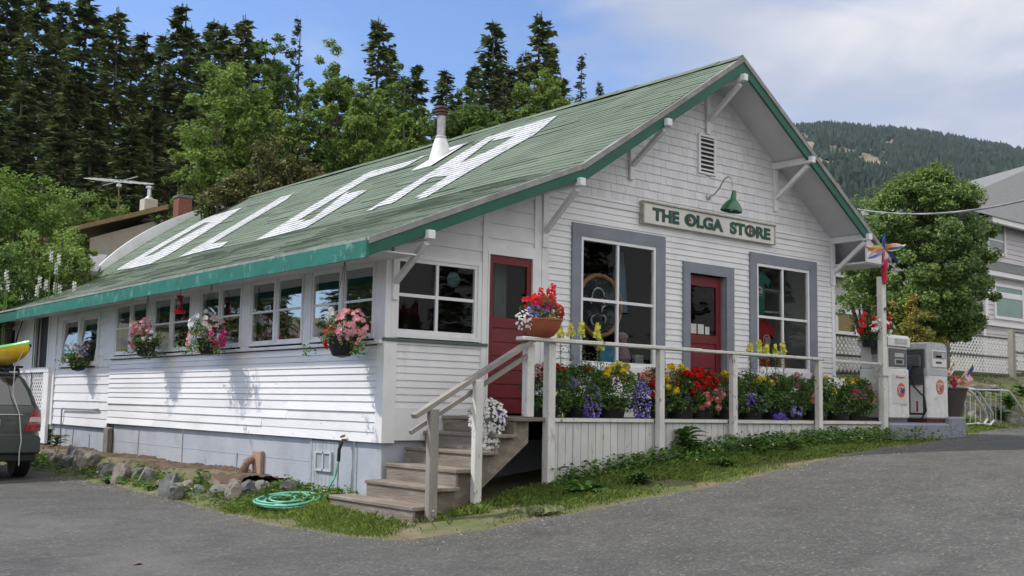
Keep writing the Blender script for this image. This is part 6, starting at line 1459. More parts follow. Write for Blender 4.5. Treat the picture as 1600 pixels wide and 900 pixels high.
# broadleaf trees
ALD = leafmat('alder_leaf', (.235, .33, .075), (.14, .215, .05), island=.4, trans=.35)
ALD2 = leafmat('alder_leaf_deep', (.155, .24, .06), (.09, .155, .04), island=.4, trans=.3)
BRN = leafmat('bronze_leaf', (.16, .15, .055), (.11, .13, .042), island=.35, trans=.2)
BRT = leafmat('bright_leaf', (.21, .31, .06), (.12, .21, .04), island=.35, trans=.35)
BT = [ # px, top, bottom py, halfwidth px, dist, mat, label, clusters, per, leaf
 (372, 92, 345, 84, 40, ALD, 'tall pale-green alder with its crown just left of the roof line', 150, 80, .24, 1.3),
 (318, 190, 340, 46, 42, ALD, 'lower yellow-green branch mass standing above the brick chimney', 80, 70, .20, .6),
 (430, 60, 300, 52, 46, ALD2, 'slim deep-green broadleaf directly left of the thin grey conifer', 110, 70, .24, 1.3),
 (520, 62, 300, 50, 43, ALD, 'feathery pale broadleaf with upswept twigs between two firs', 110, 60, .22, 1.6),
 (478, 150, 300, 50, 40, ALD2, 'mid-green broadleaf growing behind the bronze bush', 100, 60, .22, 1),
 (575, 140, 290, 55, 41, ALD, 'bushy olive broadleaf left of the flue', 120, 70, .22, 1),
 (640, 160, 270, 46, 39, BRT, 'bright green broadleaf touching the left of the flue', 90, 70, .20, .8),
 (622, 120, 280, 40, 48, ALD2, 'dull green broadleaf under the tall ragged fir', 90, 60, .24, 1.2),
 (735, 158, 230, 60, 44, ALD2, 'low green broadleaf behind the ridge right of the flue', 100, 60, .22, .8),
 (845, 105, 190, 48, 52, ALD, 'yellow-green tree tucked under the tallest ridge-side fir', 100, 60, .24, 1.4)]
for i, (px, pt, pb, hw, dist, m_, lab, ncl, per, lf, shp) in enumerate(BT):
    top = at(px, pt, dist); bot = at(px, pb, dist); zb = gz(top.x, top.y)-.3; H_ = top.z-zb; z0 = max(.06, (bot.z-zb)/H_-.1) if bot.z > zb else .06
    V, F, tm = decid(H_, hw/FPX*dist, 60+i, lf*.72, int(ncl*1.15), int(per*1.7), z0, .50, shp+.3, .20)
    add_tree('broadleaf_tree', lab, 'tree', (top.x, top.y, zb), V, F, m_, tm, 'broadleaf trees behind the store', rz=0)
def bush(px, py_top, py_bot, hw, dist, m_, lab, seed, leaf=.14, ncl=60, per=70, name='shrub', grp='shrubs beyond the store', cl=.26, flat=1.0):
    top = at(px, py_top, dist); bot = at(px, py_bot, dist); zg = gz(top.x, top.y)
    zb = min(zg-.1, bot.z) if bot.z < zg+1.5 else zg-.1
    H_ = top.z-zb; z0 = max(0.02, (bot.z-zb)/H_-.05)
    V, F, tm = decid(H_, hw/FPX*dist, seed, leaf, ncl, per, z0, .6, .3, cl)
    return add_tree(name, lab, 'shrub', (top.x, top.y, zb), V, F, m_, tm, grp)
bush(450, 228, 330, 64, 31, BRN, 'rounded bronze-green bush rising behind the roof ridge', 81, .11, 110, 110, cl=.2)
bush(388, 262, 340, 44, 32, ALD2, 'mixed dull green shrub left of the rounded bronze bush', 82, .12, 70, 80)
bush(355, 280, 345, 42, 30, BRN, 'small brownish shrub immediately right of the brick chimney', 83, .11, 50, 70)
bush(30, 270, 420, 70, 34, BRT, 'large bright green bush at the left edge of the picture', 84, .13, 100, 90)
bush(100, 290, 400, 58, 43, ALD, 'sunlit yellow-green bush in front of the antenna mast', 85, .12, 90, 80)
bush(-40, 300, 470, 70, 32, ALD2, 'dark leafy bush cut by the left picture edge', 86, .13, 80, 80)
bush(172, 306, 370, 40, 43, BRT, 'thin green shrub below the roof antenna', 87, .11, 50, 60)
bush(95, 366, 470, 66, 27, ALD, 'loose apple tree with thin twigs above the low rear roof', 88, .09, 100, 60, cl=.22)
bush(20, 385, 490, 60, 26, ALD2, 'tangled shrub with white blooms at the left above the rear eave', 89, .09, 90, 60, cl=.22)
bush(118, 362, 425, 26, 28, BRT, 'light green foliage in front of the brown-eaved house', 90, .09, 50, 60)
bush(5, 450, 500, 34, 25, BRT, 'bright weed clump just above the rear eave at the left edge', 91, .09, 40, 60)
bush(330, 305, 330, 16, 30, BRT, 'little leafy sprig beside the brick chimney', 92, .09, 24, 40)
bush(256, 322, 350, 16, 38, BRT, 'small green bush between the two chimneys', 93, .10, 24, 40)
# foxgloves
for k, (px, py) in enumerate(((10, 430), (12, 446), (58, 455), (62, 440), (72, 445), (88, 420), (92, 405), (86, 450), (93, 452), (116, 448), (80, 400))):
    c = at(px, py, 24.2); t = MB(); t.tube([(c.x, c.y, gz(c.x, c.y)), c+Vector((0, 0, .15))], .012, 5)
    o = thing('foxglove', 'white flower spike among the shrubs above the rear eave, %s from the left' % ORD[sorted([10, 12, 58, 62, 72, 88, 92, 86, 93, 116, 80]).index(px)], 'flower', c, group='white flower spikes at the left')
    t.build('stem', GREEN2, o); P = np.array([(c.x+.025*math.cos(a), c.y+.025*math.sin(a), c.z+.24*a/22-.12) for a in range(22)]); v, f = flowers(P, P*0+np.array([-.3, -.7, .1]), .026, 4); mk('blossom', v, f, PET['white'], o)
# right-hand tree
D2 = 24.5; top = at(1440, 272, D2); zb = gz(top.x, top.y)-.1; tz = top.z-zb
rt_leaf = leafmat('maple_leaf', (.20, .29, .08), (.10, .17, .045), island=.5, trans=.3, rough=.45)
rg = np.random.default_rng(4); cs = []
outline = [(275, 1455, 20), (300, 1450, 70), (330, 1440, 92), (360, 1440, 102), (400, 1445, 112), (440, 1440, 120), (470, 1440, 112), (500, 1455, 90), (525, 1470, 50)]
while len(cs) < 520:
    py = rg.uniform(272, 528); hw = np.interp(py, [o_[0] for o_ in outline], [o_[2] for o_ in outline])*(1+.10*math.sin(py*.11)); cx_ = np.interp(py, [o_[0] for o_ in outline], [o_[1] for o_ in outline])
    r_ = .95*rg.random()**.40; a = rg.random()*2*pi; c = at(cx_, py, D2); rt_ = Vector(RW[:, 0]); fw = Vector(RW[:, 2]); c = c+rt_*math.cos(a)*r_*hw/FPX*D2+fw*math.sin(a)*r_*hw/FPX*D2*.9
    cs.append((c.x-top.x, c.y-top.y, c.z-zb))
cs = np.array(cs); P, d = clump_pts(cs, .12+.17*rg.random(len(cs)), 165, rg, .8)
ctr = cs.mean(0); out = P-ctr; out /= np.linalg.norm(out, axis=1)[:, None]
V, F = leaves(P, .045+.05*rg.random(len(P)), up=.5, asp=.65, nrm=out*1.0, rg=rg)
tm = MB(); tb = on_ground(1470, 600); q0 = at(1472, 585, D2); q0 = Vector((q0.x-top.x, q0.y-top.y, gz(q0.x, q0.y)-zb-.1)); q1 = at(1466, 500, D2)-Vector((top.x, top.y, zb)); q2 = at(1450, 400, D2)-Vector((top.x, top.y, zb))
tm.tube([q0, q1, q2], [.13, .10, .05], 10)
for k in range(22):
    c = Vector(cs[k*9]); tm.tube([q1*.8+q2*.2, (q1+c)/2+Vector((0, 0, .1)), c], [.04, .025, .01], 5)
add_tree('maple_tree', 'big round glossy-leaved tree in front of the grey house', 'tree', (top.x, top.y, zb), V, F, rt_leaf, tm, None)
del_ = leafmat('yellowgreen_top', (.16, .22, .05), (.09, .15, .03), island=.4, trans=.4)
bush(1440, 262, 330, 60, 27, del_, 'yellow-green treetop showing above the big round tree', 95, .09, 70, 70, name='broadleaf_tree', cl=.25)
bush(1350, 320, 520, 36, 27, BRT, 'lighter leafy shrub between the store corner and the big round tree', 96, .08, 90, 70, cl=.26)
ORL = leafmat('orange_maple_leaf', (.40, .22, .06), (.24, .27, .06), island=.5, trans=.35)
bush(1428, 468, 590, 36, 22.5, ORL, 'small orange and yellow leaved maple behind the fuel pumps', 97, .065, 90, 70, cl=.26)
bush(1385, 500, 600, 26, 23, BRT, 'green shrub behind the fuel pump under the pole basket', 98, .06, 50, 60)
# shrubs/ground plants in the right yard
for k, (px, py, n_, L_, hgt, lab) in enumerate(((1578, 640, 60, .40, .35, 'leafy bramble by the right fence post'), (1560, 655, 46, .34, .22, 'green weeds among the rocks right of the bike rack'), (1500, 638, 40, .30, .12, 'low weeds on the bank behind the bike rack'), (1330, 620, 50, .4, .25, 'green bank plants behind the last porch tubs'), (1530, 618, 40, .3, .12, 'scrubby weeds on the bank below the lattice fence'), (1596, 620, 46, .4, .3, 'tall weeds at the right picture edge below the fence'))):
    leafy(px, py, n_, L_, .07, hgt, lab, 120+k)
# grass on the bank
n = 26000; x = rng.uniform(12.2, 30, n); y = rng.uniform(.0, 12, n); k_ = np.array([mathutils.noise.noise(Vector((a*.7, b_*.7, 4))) for a, b_ in zip(x, y)]) > -.05; x, y = x[k_], y[k_]
P = np.stack([x, y, g(x, y)+.02], 1); v, f = leaves(P, .07+.12*rng.random(len(P)), up=-.9, asp=.14)
tag(mk('bank_grass', v, f, leafmat('bank_grass_blade', (.17, .24, .05), (.10, .16, .03), island=.4, trans=.3)), 'patchy grass on the bank below the lattice fence', 'grass', kind='stuff')
for k, (px, py, w, h_) in enumerate(((1505, 640, 30, 18), (1530, 652, 34, 20), (1556, 640, 26, 14), (1490, 655, 24, 16), (1580, 655, 30, 16), (1540, 605, 36, 10), (1345, 610, 30, 14), (1475, 622, 20, 10))):
    p = on_ground(px, py+4); d_ = (p-CAM).length; me = rock_mesh(w/FPX*d_*.6, w/FPX*d_*.5, h_/FPX*d_*.8, 50+k); me.materials.append(ROCK)
    o = bpy.data.objects.new('bank_rock', me); COL.objects.link(o); o.location = p; o.rotation_euler = (0, 0, k)
    tag(o, 'grey rock on the bank behind the bike rack, %s of eight' % ORD[k], 'rock', 'rocks on the right bank')
# trees across the road and the drive (seen in the window glass)
Ls = []; rg = np.random.default_rng(8)
base = CV[1][0].data; VB = np.empty(len(base.vertices)*3); base.vertices.foreach_get('co', VB); VB = VB.reshape(-1, 3); FB = np.arange(len(VB)).reshape(-1, 4)
sel = rg.random(len(FB)) < .35; VB = VB.reshape(-1, 4, 3)[sel]; cc_ = VB.mean(1, keepdims=True); VB = (cc_+(VB-cc_)*1.9).reshape(-1, 3)
for (x, y) in [(-36+3*math.sin(k*2.3), -22+k*5.5) for k in range(28)]+[(-22+k*4.6, -38+3*math.sin(k*1.7)) for k in range(30)]:
    s = rg.uniform(.42, .55); a = rg.random()*6; R2 = np.array([[math.cos(a), -math.sin(a), 0], [math.sin(a), math.cos(a), 0], [0, 0, 1]]); v = (VB*s*np.array([1.4, 1.4, 1]))@R2.T+np.array([x, y, gz(x, y)-.5]); Ls.append((v, np.arange(len(v)).reshape(-1, 4)))
V, F = cat_meshes(Ls); tag(mk('woodland', V, F, FIR[1]), 'dark wood across the road reflected in the shop windows', 'wood', kind='stuff')
# =================================================================== HOUSES, FENCE, WIRE, RACK, HILL
def basis(px, py, d): return at(px, py, d)
def planar(P0, u, v_, n_):
    """helper: coordinates (a,b,c) -> world with axes u,v,n at P0"""
    P0, u, v_, n_ = map(Vector, (P0, u, v_, n_)); return lambda a, b, c=0: P0+u*a+v_*b+n_*c
def wbox(mb, T, a0, a1, b0, b1, c0, c1):
    mb.add([T(a0, b0, c0), T(a1, b0, c0), T(a1, b1, c0), T(a0, b1, c0), T(a0, b0, c1), T(a1, b0, c1), T(a1, b1, c1), T(a0, b1, c1)], [(3, 2, 1, 0), (4, 5, 6, 7), (0, 1, 5, 4), (1, 2, 6, 5), (2, 3, 7, 6), (3, 0, 4, 7)])
GSID = mat('grey_house_siding', (.58, .56, .58), (.53, .51, .53), rough=.7, scale=1.5)
GROOF = mat('grey_roof_shingle', (.21, .215, .215), (.15, .155, .155), rough=.95, scale=14, detail=6, stretch=(1, 1, 3), dirt=(.3, .3, .29), dirt_scale=6)
HW = mat('house_white', (.74, .74, .74), (.70, .70, .70), rough=.5)
def siding(mb, T, a0, a1, b0, b1, ex=.12, d=.02):
    n = int(round((b1-b0)/ex))
    for i in range(n):
        z0 = b0+(b1-b0)*i/n; z1 = b0+(b1-b0)*(i+1)/n
        mb.add([T(a0, z0, -d), T(a1, z0, -d), T(a1, z1, -.003), T(a0, z1, -.003), T(a0, z0, 0), T(a1, z0, 0)], [(0, 1, 2, 3), (4, 5, 1, 0)])
def win(T, parent, a0, a1, b0, b1, fw, mullv=(), mullh=(), glassm=None, name='window'):
    m_ = MB(); wbox(m_, T, a0-fw, a0, b0-fw, b1+fw, -.07, .02); wbox(m_, T, a1, a1+fw, b0-fw, b1+fw, -.07, .02); wbox(m_, T, a0, a1, b1, b1+fw, -.07, .02); wbox(m_, T, a0, a1, b0-fw, b0, -.07, .02)
    for q in mullv: wbox(m_, T, q-.025, q+.025, b0, b1, -.05, .0)
    for q in mullh: wbox(m_, T, a0, a1, q-.025, q+.025, -.052, .0)
    w = m_.build(name, HW, parent); p = MB(); p.quad(T(a0, b0, -.042), T(a1, b0, -.042), T(a1, b1, -.042), T(a0, b1, -.042)); p.build('pane', glassm or mat('far_glass', (.16, .20, .19), (.10, .13, .12), rough=.12, scale=1.2, spec=.8), w)
    return w
# grey house on the right: front plane roughly faces the road (-Y), runs along X
DH = 34; Pc = at(1541, 600, DH); zg = gz(Pc.x, Pc.y)-.3
gh = thing('grey_house', 'two-storey grey clapboard house with white window frames and shingle roof beyond the fence', 'house', (Pc.x, Pc.y, zg))
def Hx(px, py): return hit(px, py, 1, Pc.y)
T = planar((Pc.x, Pc.y, 0), (1, 0, 0), (0, 0, 1), (0, 1, 0))
def ab(px, py): h_ = Hx(px, py); return h_.x-Pc.x, h_.z
aL = ab(1541, 400)[0]; zE = ab(1545, 352)[1]; zS = ab(1541, 425)[1]
m_ = MB(); siding(m_, T, aL, aL+14, zS+.25, zE, .16, .03); wbox(m_, T, aL, aL+14, zS, zE+.4, .002, .2); o = m_.build('upper_wall', GSID, gh)
m_ = MB(); siding(m_, T, aL-.35, aL+14, zg, zS-.55, .16, .03); wbox(m_, T, aL-.35, aL+14, zg, zS, .002, .2); m_.build('lower_wall', GSID, gh)
m_ = MB(); siding(m_, T, aL-3.4, aL-.36, zg, ab(1500, 470)[1]+3, .16, .03); m_.v = [(v[0], v[1]+1.6, v[2]) for v in m_.v]; m_.build('side_wall', GSID, gh)
m_ = MB(); wbox(m_, T, aL-.5, aL+14, zS-.12, zS+.04, -.25, .02); wbox(m_, T, aL-.42, aL+14, zS-.75, zS-.58, -.06, .02); wbox(m_, T, aL-.03, aL+.09, zS+.2, zE, -.06, .0); wbox(m_, T, aL-.40, aL-.25, zg, zS-.7, -.06, .0)
wbox(m_, T, aL-.6, aL+14, zE-.05, zE+.16, -.55, -.40); m_.build('trim', HW, gh)
m_ = MB(); m_.quad(T(aL-.5, zS+.04, -.28), T(aL+14, zS+.04, -.28), T(aL+14, zS+.42, .0), T(aL-.3, zS+.42, .0)); m_.build('porch_roof', GROOF, gh)
aR = hit(1478, 352, 1, Pc.y-.6).x-Pc.x; rp_0 = hit(1645, 247, 1, Pc.y+5); r0 = rp_0.x-Pc.x; ridge = rp_0.z
m_ = MB(); m_.add([T(aR, zE+.12, -.6), T(aL+14, zE+.12, -.6), T(r0+6, ridge, 5), T(r0, ridge, 5), T(aR+3.2, zE+.5, 8)], [(0, 1, 2, 3), (0, 3, 4)]); wbox(m_, T, aR, aL+14, zE+.02, zE+.10, -.38, 5)
m_.build('roof', GROOF, gh)
a0, b1 = ab(1556, 349); a1, b0 = ab(1567, 396); win(T, gh, a0-.6, a1, b0, b1, .10, (), ((b0+b1)/2-.1,))
a0, b1 = ab(1553, 447); a1, b0 = ab(1597, 499); a1 = a0+1.75; win(T, gh, a0, a1, b0, b1, .09, (), (), mat('blind_glass', (.17, .27, .235), (.13, .21, .185), rough=.15, scale=1))
b_s = ab(1550, 507)[1]; m_ = MB(); wbox(m_, T, aL-.55, aL+14, b_s-.05, b_s+.03, -.14, 0); m_.build('sill', HW, gh)
a0 = ab(1535, 450)[0]; m_ = MB(); wbox(m_, T, a0-.14, a0+.04, b_s, zS-.6, -.16, -.08); m_.build('corner_post', HW, gh)
# white cottage seen left of the big tree
DW = 30; Pw = at(1303, 560, DW)
wh = thing('white_cottage', 'white boarded cottage with a yellow-brown blind showing between the store corner and the tree', 'house', (Pw.x, Pw.y, gz(Pw.x, Pw.y)))
T2 = planar((Pw.x, Pw.y, 0), (1, 0, 0), (0, 0, 1), (0, 1, 0))
def ab2(px, py): h_ = hit(px, py, 1, Pw.y); return h_.x-Pw.x, h_.z
zt = ab2(1310, 436)[1]; zg2 = gz(Pw.x, Pw.y)-.2
m_ = MB(); siding(m_, T2, -4, 5, zg2, zt, .20, .03); wbox(m_, T2, -4, 5, zg2, zt, .002, .15); m_.build('wall', mat('cottage_white', (.66, .66, .67), (.6, .6, .61), rough=.7), wh)
m_ = MB(); wbox(m_, T2, -4.3, 5.3, zt-.02, zt+.14, -.45, -.34); m_.build('gutter', HW, wh)
m_ = MB(); m_.quad(T2(-4.3, zt+.12, -.5), T2(5.3, zt+.12, -.5), T2(5.3, zt+1.7, 3.2), T2(-4.3, zt+1.7, 3.2)); wbox(m_, T2, -4.2, 5.2, zt+.0, zt+.06, -.33, 3); m_.build('roof', GROOF, wh)
a0, b1 = ab2(1313, 490); a1, b0 = ab2(1337, 517); win(T2, wh, a0-.2, a0+.62, b0-.05, b1, .12, (), (), mat('blind_yellow', (.26, .20, .08), rough=.6))
# lattice fence
FWH = mat('lattice_white', (.70, .70, .70), (.62, .62, .61), rough=.7); FDK = mat('fence_timber_dark', (.14, .13, .11), (.09, .085, .075), rough=.9)
fe = thing('lattice_fence', 'white diagonal lattice fence in grey timber posts across the yard behind the pumps', 'fence', (22, 4.2, 1))
YF = 4.6
def fpt(px, py): return hit(px, py, 1, YF)
segs = [(1300, 1350), (1352, 1402), (1404, 1440), (1484, 1574), (1588, 1680)]
for (pa, pb) in segs:
    xa, xb = fpt(pa, 550).x, fpt(pb, 550).x; zt_ = fpt(1484, 525).z+(.0); zb_ = fpt(1484, 584).z-.0; zt_ = fpt((pa+pb)/2, 524).z; zb_ = fpt((pa+pb)/2, 584).z; zm = (zt_+zb_)/2-.03
    for (z0, z1) in ((zb_+.05, zm-.025), (zm+.025, zt_-.04)):
        q = lattice((xa+.03, YF, z0), (1, 0, 0), (0, 0, 1), (0, -1, 0), xb-xa-.06, z1-z0, .17, .05, .008); q.build('lattice', FWH, fe)
    m_ = MB()
    for z in (zb_, zm-.02, zt_-.035): m_.box(xa, xb, YF-.03, YF+.03, z, z+.045)
    m_.build('fence_rail', FDK, fe)
for px in (1298, 1351, 1403, 1478, 1581):
    x = fpt(px, 550).x; zt_ = fpt(px, 517).z; m_ = MB(); m_.box(x-.08, x+.08, YF-.08, YF+.08, gz(x, YF)-.2, zt_+.03, .01); m_.build('post', GRAYT if px > 1500 else FDK, fe)
# bike rack
rk = thing('bike_rack', 'pale tubular metal bicycle rack at the end of the asphalt beside the island', 'bike rack', (12.6, -.3, -.2))
M2 = mat('rack_metal', (.58, .60, .60), (.48, .50, .50), rough=.4, metal=.4)
def rp(px, py, Y): return hit(px, py, 1, Y)
def tubepx(pts, Y, r_): return [rp(a, b_, Y) for a, b_ in pts]
t = MB(); t.tube(tubepx([(1500, 608), (1512, 609), (1521, 616), (1540, 644), (1543, 655), (1537, 663), (1528, 661)], -.45, 0), .024, 8); t.build('hoop', M2, rk, smooth=True)
t = MB(); t.tube(tubepx([(1510, 607), (1522, 608), (1531, 616), (1551, 646), (1553, 657), (1547, 664), (1538, 662)], -.25, 0), .024, 8); t.build('hoop', M2, rk, smooth=True)
t = MB(); t.tube(tubepx([(1565, 610), (1575, 611), (1583, 619), (1600, 645), (1612, 664)], -.25, 0), .024, 8); t.build('hoop', M2, rk, smooth=True)
t = MB(); t.tube(tubepx([(1500, 608), (1566, 610)], -.30, 0), .018, 6); t.tube(tubepx([(1498, 664), (1530, 661)], -.35, 0), .016, 6); t.build('bar', M2, rk, smooth=True)
t = MB()
for k in range(9): a = rp(1500+k*8, 612, -.1); b_ = rp(1500+k*8, 660, -.1); t.tube([a, b_], .006, 5)
t.build('grille', M2, rk)
# overhead wire
a = hit(1340, 327, 1, 2.2); b_ = at(1760, 262, 17); t = MB(); t.tube([a+(b_-a)*q+Vector((0, 0, -.35*4*q*(1-q))) for q in [k/16 for k in range(17)]], .020, 6)
tag(t.build('overhead_wire', mat('wire_grey', (.32, .32, .32), (.10, .10, .10), rough=.6, scale=2), None, smooth=True), 'twisted overhead service wire running from the store roof across the tree to the right', 'wire')
# house behind, upper left
DB = 38; bh = thing('hillside_house', 'low tan house with a brown-edged roof and two chimneys behind the store at the left', 'house', at(240, 380, DB))
def bp_(px, py, d=DB): return at(px, py, d)
fw_ = Vector(RW[:, 2]); fw_.z = 0; fw_.normalize()
WALLB = mat('tan_house_wall', (.38, .34, .28), (.32, .29, .24), rough=.85); RB = mat('brown_fascia', (.26, .17, .08), (.18, .12, .06), rough=.8); RG = mat('mossy_roof', (.10, .09, .05), (.08, .07, .05), rough=.95)
m_ = MB(); A, B, C2, D3 = bp_(140, 372), bp_(330, 322), bp_(330, 420), bp_(140, 420); m_.add([A, B, C2, D3, A+fw_*6, B+fw_*6, C2+fw_*6, D3+fw_*6], [(0, 1, 2, 3), (7, 6, 5, 4), (0, 3, 7, 4), (1, 5, 6, 2), (0, 4, 5, 1)]); m_.build('wall', WALLB, bh)
m_ = MB(); n_ = -fw_*.35
A, B = bp_(112, 358), bp_(268, 322); m_.add([A+n_, B+n_, B+n_+Vector((0, 0, -.16)), A+n_+Vector((0, 0, -.16)), A+n_+fw_*.1, B+n_+fw_*.1, B+n_+fw_*.1+Vector((0, 0, -.16)), A+n_+fw_*.1+Vector((0, 0, -.16))], [(0, 1, 2, 3), (7, 6, 5, 4), (0, 4, 5, 1), (3, 2, 6, 7)]); m_.build('fascia', RB, bh)
m_ = MB(); m_.add([A+n_+Vector((0, 0, .01)), B+n_+Vector((0, 0, .01)), B+fw_*5+Vector((0, 0, .35)), A+fw_*5+Vector((0, 0, .35)), A+n_-Vector((0, 0, .03)), B+n_-Vector((0, 0, .03)), B+fw_*5-Vector((0, 0, .2)), A+fw_*5-Vector((0, 0, .2))], [(0, 1, 2, 3), (7, 6, 5, 4), (0, 3, 7, 4), (1, 5, 6, 2)]); rfb = m_.build('roof', RG, bh)
m_ = MB(); A, B = bp_(20, 385, DB-2), bp_(70, 372, DB-2); m_.bar(A, B, .3, .15); m_.build('lower_eave', RB, bh)
c = bp_(233, 312, DB+1); zb_ = bp_(233, 334, DB+1).z; r_ = 11.5/FPX*DB
m_ = MB(); m_.box(c.x-r_*.95, c.x+r_*.95, c.y-r_*.95, c.y+r_*.95, zb_-.3, c.z, .02); ch = m_.build('chimney', mat('chimney_cream', (.50, .47, .38), (.42, .40, .33), rough=.8), rfb)
m_ = MB(); zt_ = bp_(235, 291, DB+1).z; m_.lathe([(.08, c.z), (.08, zt_-.08), (.14, zt_-.07), (.14, zt_), (0, zt_+.02)], (c.x, c.y, 0), 12); m_.lathe([(.2, c.z), (.08, c.z+.12)], (c.x, c.y, 0), 12); m_.build('flue', CHROME, ch)
c = bp_(286, 311, DB-1.5); zb_ = bp_(286, 345, DB).z; r_ = 11.5/FPX*DB
m_ = MB(); m_.box(c.x-r_*.9, c.x+r_*.9, c.y-r_*.9, c.y+r_*.9, zb_-.3, c.z, .01); m_.build('chimney', mat('red_brick', (.20, .075, .055), (.14, .05, .04), rough=.9, scale=30, stretch=(1, 1, 2.5), dirt=(.3, .2, .16), dirt_scale=20), rfb, label='square red brick chimney')
m_ = MB(); m_.box(c.x-r_*1.0, c.x+r_*1.0, c.y-r_*1.0, c.y+r_*1.0, c.z+.001, c.z+.10, .01); m_.build('chimney_cap', mat('cap_grey', (.12, .12, .12)), rfb)
an = thing('roof_antenna', 'skeletal television antenna on a mast above the house at the left', 'antenna', bp_(185, 330, DB-1))
t = MB(); t.tube([bp_(185, 332, DB-1), bp_(186, 280, DB-1)], .025, 6); t.build('mast', mat('rust_mast', (.20, .13, .09), rough=.8), an)
t = MB(); a, b_ = bp_(150, 281, DB-2.6), bp_(222, 285, DB+1.2); t.tube([a, b_], .016, 6)
ux = (b_-a).normalized(); ac_ = Vector((-ux.y, ux.x, .12)).normalized()
for k in range(8):
    q = a+(b_-a)*(k/7); l_ = .25+.6*math.sin(pi*(k/7)*.8+.3); t.tube([q-ac_*l_, q+ac_*l_], .009, 5)
t.tube([bp_(160, 290, DB-1.6), bp_(215, 276, DB-.4)], .016, 5); t.build('boom', CHROME, an)
c = bp_(186, 290, DB-1); t = MB(); t.lathe([(.0, -.08), (.09, -.04), (.09, .04), (0, .08)], c, 10); t.build('rotator', mat('rotator_white', (.6, .6, .58)), an)
# small grey shed roof
sh = thing('garden_shed', 'small shed with a weathered grey shingle roof beyond the low rear roof', 'shed', at(135, 430, 29))
def sp2(px, py, d): return at(px, py, d)
m_ = MB(); A, B, C2, D3 = sp2(112, 395, 31.5), sp2(168, 398, 31.5), sp2(152, 424, 29), sp2(100, 420, 29); m_.add([A, B, C2, D3]+[p-Vector((0, 0, .12)) for p in (A, B, C2, D3)], [(0, 1, 2, 3), (7, 6, 5, 4), (3, 2, 6, 7), (2, 1, 5, 6)]); m_.build('roof', mat('old_grey_shingle', (.24, .24, .25), (.17, .17, .18), rough=.95, scale=3, stretch=(1, 1, 6)), sh)
m_ = MB(); m_.add([sp2(104, 424, 29.3), sp2(150, 426, 29.3), sp2(150, 480, 29.3), sp2(104, 480, 29.3), sp2(104, 424, 31.3), sp2(160, 426, 31.3), sp2(160, 480, 31.3), sp2(104, 480, 31.3)], [(0, 1, 2, 3), (7, 6, 5, 4), (0, 4, 5, 1), (1, 5, 6, 2)]); m_.build('wall', WALLB, sh)
# hill
def ridge_py(px): return np.interp(px, [850, 1000, 1150, 1240, 1290, 1350, 1400, 1450, 1500, 1560, 1600, 1700, 1900], [330, 262, 205, 192, 187, 190, 193, 200, 208, 220, 228, 250, 300])
pxs = np.linspace(860, 1880, 130); ts = np.linspace(0, 1, 46); X = np.empty((46, 130)); Y = X.copy(); Z = X.copy()
for j, t_q in enumerate(ts):
    for i, px in enumerate(pxs):
        d = 320+1180*t_q; base = at(px, 450, d); top = at(px, ridge_py(px)+5, 1500)
        nz_ = mathutils.noise.noise(Vector((px*.012, t_q*4, 1)))*26*math.sin(pi*t_q)+mathutils.noise.noise(Vector((px*.05, t_q*12, 5)))*7*math.sin(pi*t_q)
        X[j, i], Y[j, i] = base.x, base.y; Z[j, i] = 2+(top.z-2)*t_q**.92+nz_
X2 = np.concatenate([X, X[-1:]+(X[-1:]-CAM.x)*.4]); Y2 = np.concatenate([Y, Y[-1:]+(Y[-1:]-CAM.y)*.4]); Z2 = np.concatenate([Z, Z[-1:]*.4])
V = np.stack([X2.ravel(), Y2.ravel(), Z2.ravel()], 1); idx = np.arange(len(V)).reshape(X2.shape); F = np.stack([idx[:-1, :-1].ravel(), idx[:-1, 1:].ravel(), idx[1:, 1:].ravel(), idx[1:, :-1].ravel()], 1)
HG = mat('hill_ground', (.26, .20, .13), (.13, .12, .07), rough=1, scale=.02, detail=9, dirt=(.03, .05, .025), dirt_scale=.03, dirt_pos=(.5, .6))
tag(mk('hills', V, F, HG, smooth=True), kind='structure')
rg = np.random.default_rng(31); Vt = []; Ft = []; o_n = 0; cnt = 0
ring = np.array([[math.cos(2*pi*k/6), math.sin(2*pi*k/6), 0] for k in range(6)])
def patch(px, py):
    """bare rocky clearings on the slope"""
    s = 0
    for (cx_, cy_, rx, ry, tilt) in ((1275, 222, 34, 10, .25), (1330, 243, 40, 9, .35), (1290, 258, 22, 7, .1), (1370, 252, 22, 5, .5), (1262, 238, 12, 10, 0)):
        u, v = px-cx_, py-cy_-3-(px-cx_)*tilt; s = max(s, 1.1-((u/rx)**2+(v/(ry+4))**2))
    return s+mathutils.noise.noise(Vector((px*.07, py*.12, 0)))*.55-.12
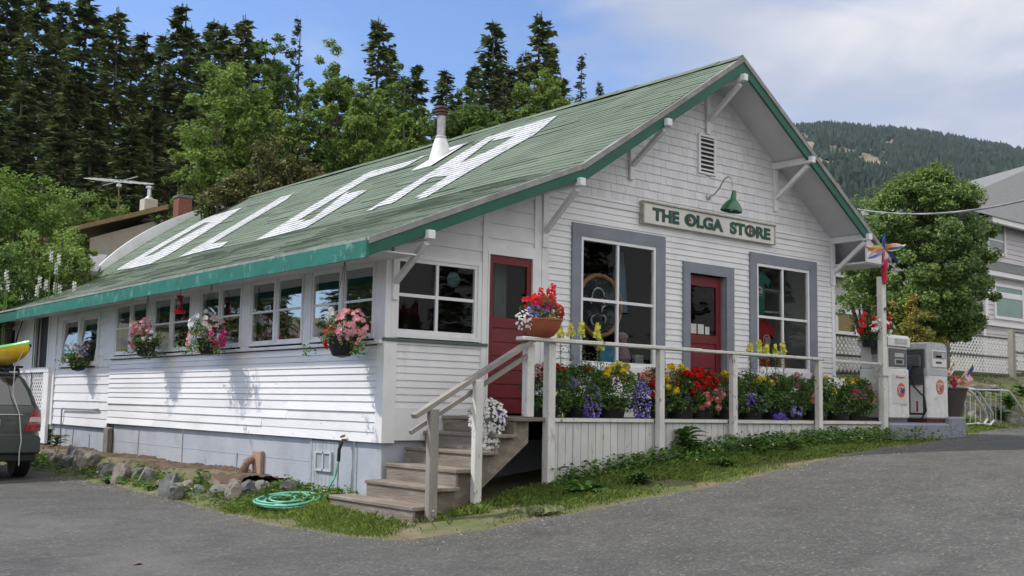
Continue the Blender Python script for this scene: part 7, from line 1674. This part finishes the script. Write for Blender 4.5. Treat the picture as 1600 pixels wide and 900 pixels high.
while cnt < 26000:
    i = rg.random()*129; j = rg.random()**.75*45; i0, j0 = int(i), int(j); fi, fj = i-i0, j-j0
    def L3(A): return (A[j0, i0]*(1-fi)+A[j0, min(129, i0+1)]*fi)*(1-fj)+(A[min(45, j0+1), i0]*(1-fi)+A[min(45, j0+1), min(129, i0+1)]*fi)*fj
    x, y, z = L3(X), L3(Y), L3(Z); w = RW.T @ (np.array([x, y, z])-np.array(CAM)); px, py = 800+FPX*w[0]/w[2], 450+FPX*w[1]/w[2]
    if 1180 < px < 1640 and patch(px, py) > .05 and rg.random() < .93: continue
    cnt += 1; h_ = rg.uniform(6, 12.5)*(1.15 if rg.random() < .12 else 1); r_ = h_*rg.uniform(.20, .34); 
    rgk = 1+.3*rg.normal(size=(3, 6))
    V1 = np.concatenate([ring*r_*rgk[0][:, None]+[0, 0, h_*.08], ring*r_*.72*rgk[1][:, None]+[0, 0, h_*.45], ring*r_*.30*rgk[2][:, None]+[0, 0, h_*.75], [[0, 0, h_]]]); V1[6:12, 2] += rg.normal(size=6)*h_*.05; V1[:6, 2] += rg.normal(size=6)*h_*.05
    Vt.append(V1+[x, y, z-1]); f = []
    for lv in (0, 6):
        for k in range(6): f.append((lv+k, lv+(k+1) % 6, lv+6+(k+1) % 6, lv+6+k))
    for k in range(6): f.append((12+k, 12+(k+1) % 6, 18, 18))
    Ft += [tuple(q+o_n for q in ff) if ff[2] != ff[3] else (ff[0]+o_n, ff[1]+o_n, ff[2]+o_n) for ff in f]; o_n += 19
tag(mk('hill_forest', np.concatenate(Vt), Ft, mat('far_fir', (.022, .042, .027), (.012, .025, .018), rough=.9, scale=.02, island=.45)), 'dense conifer forest covering the far hillside with bare rocky clearings', 'forest', kind='stuff')

# =================================================================== AIR
hb = MB(); hb.box(-700, 2600, -700, 2800, -12, 620)
hzo = hb.build('haze', None); hzo.data.materials.clear()
hm = bpy.data.materials.new('haze'); hm.use_nodes = True; ht = hm.node_tree; ht.nodes.clear(); ho = N(ht, 'ShaderNodeOutputMaterial'); hv = N(ht, 'ShaderNodeVolumePrincipled')
hv.inputs['Color'].default_value = (.72, .85, 1.0, 1); hv.inputs['Density'].default_value = .00006; hv.inputs['Anisotropy'].default_value = .2
ht.links.new(hv.outputs[0], ho.inputs['Volume']); hzo.data.materials.append(hm); tag(hzo, 'thin pale blue air between the store and the far hill', 'haze', kind='stuff')
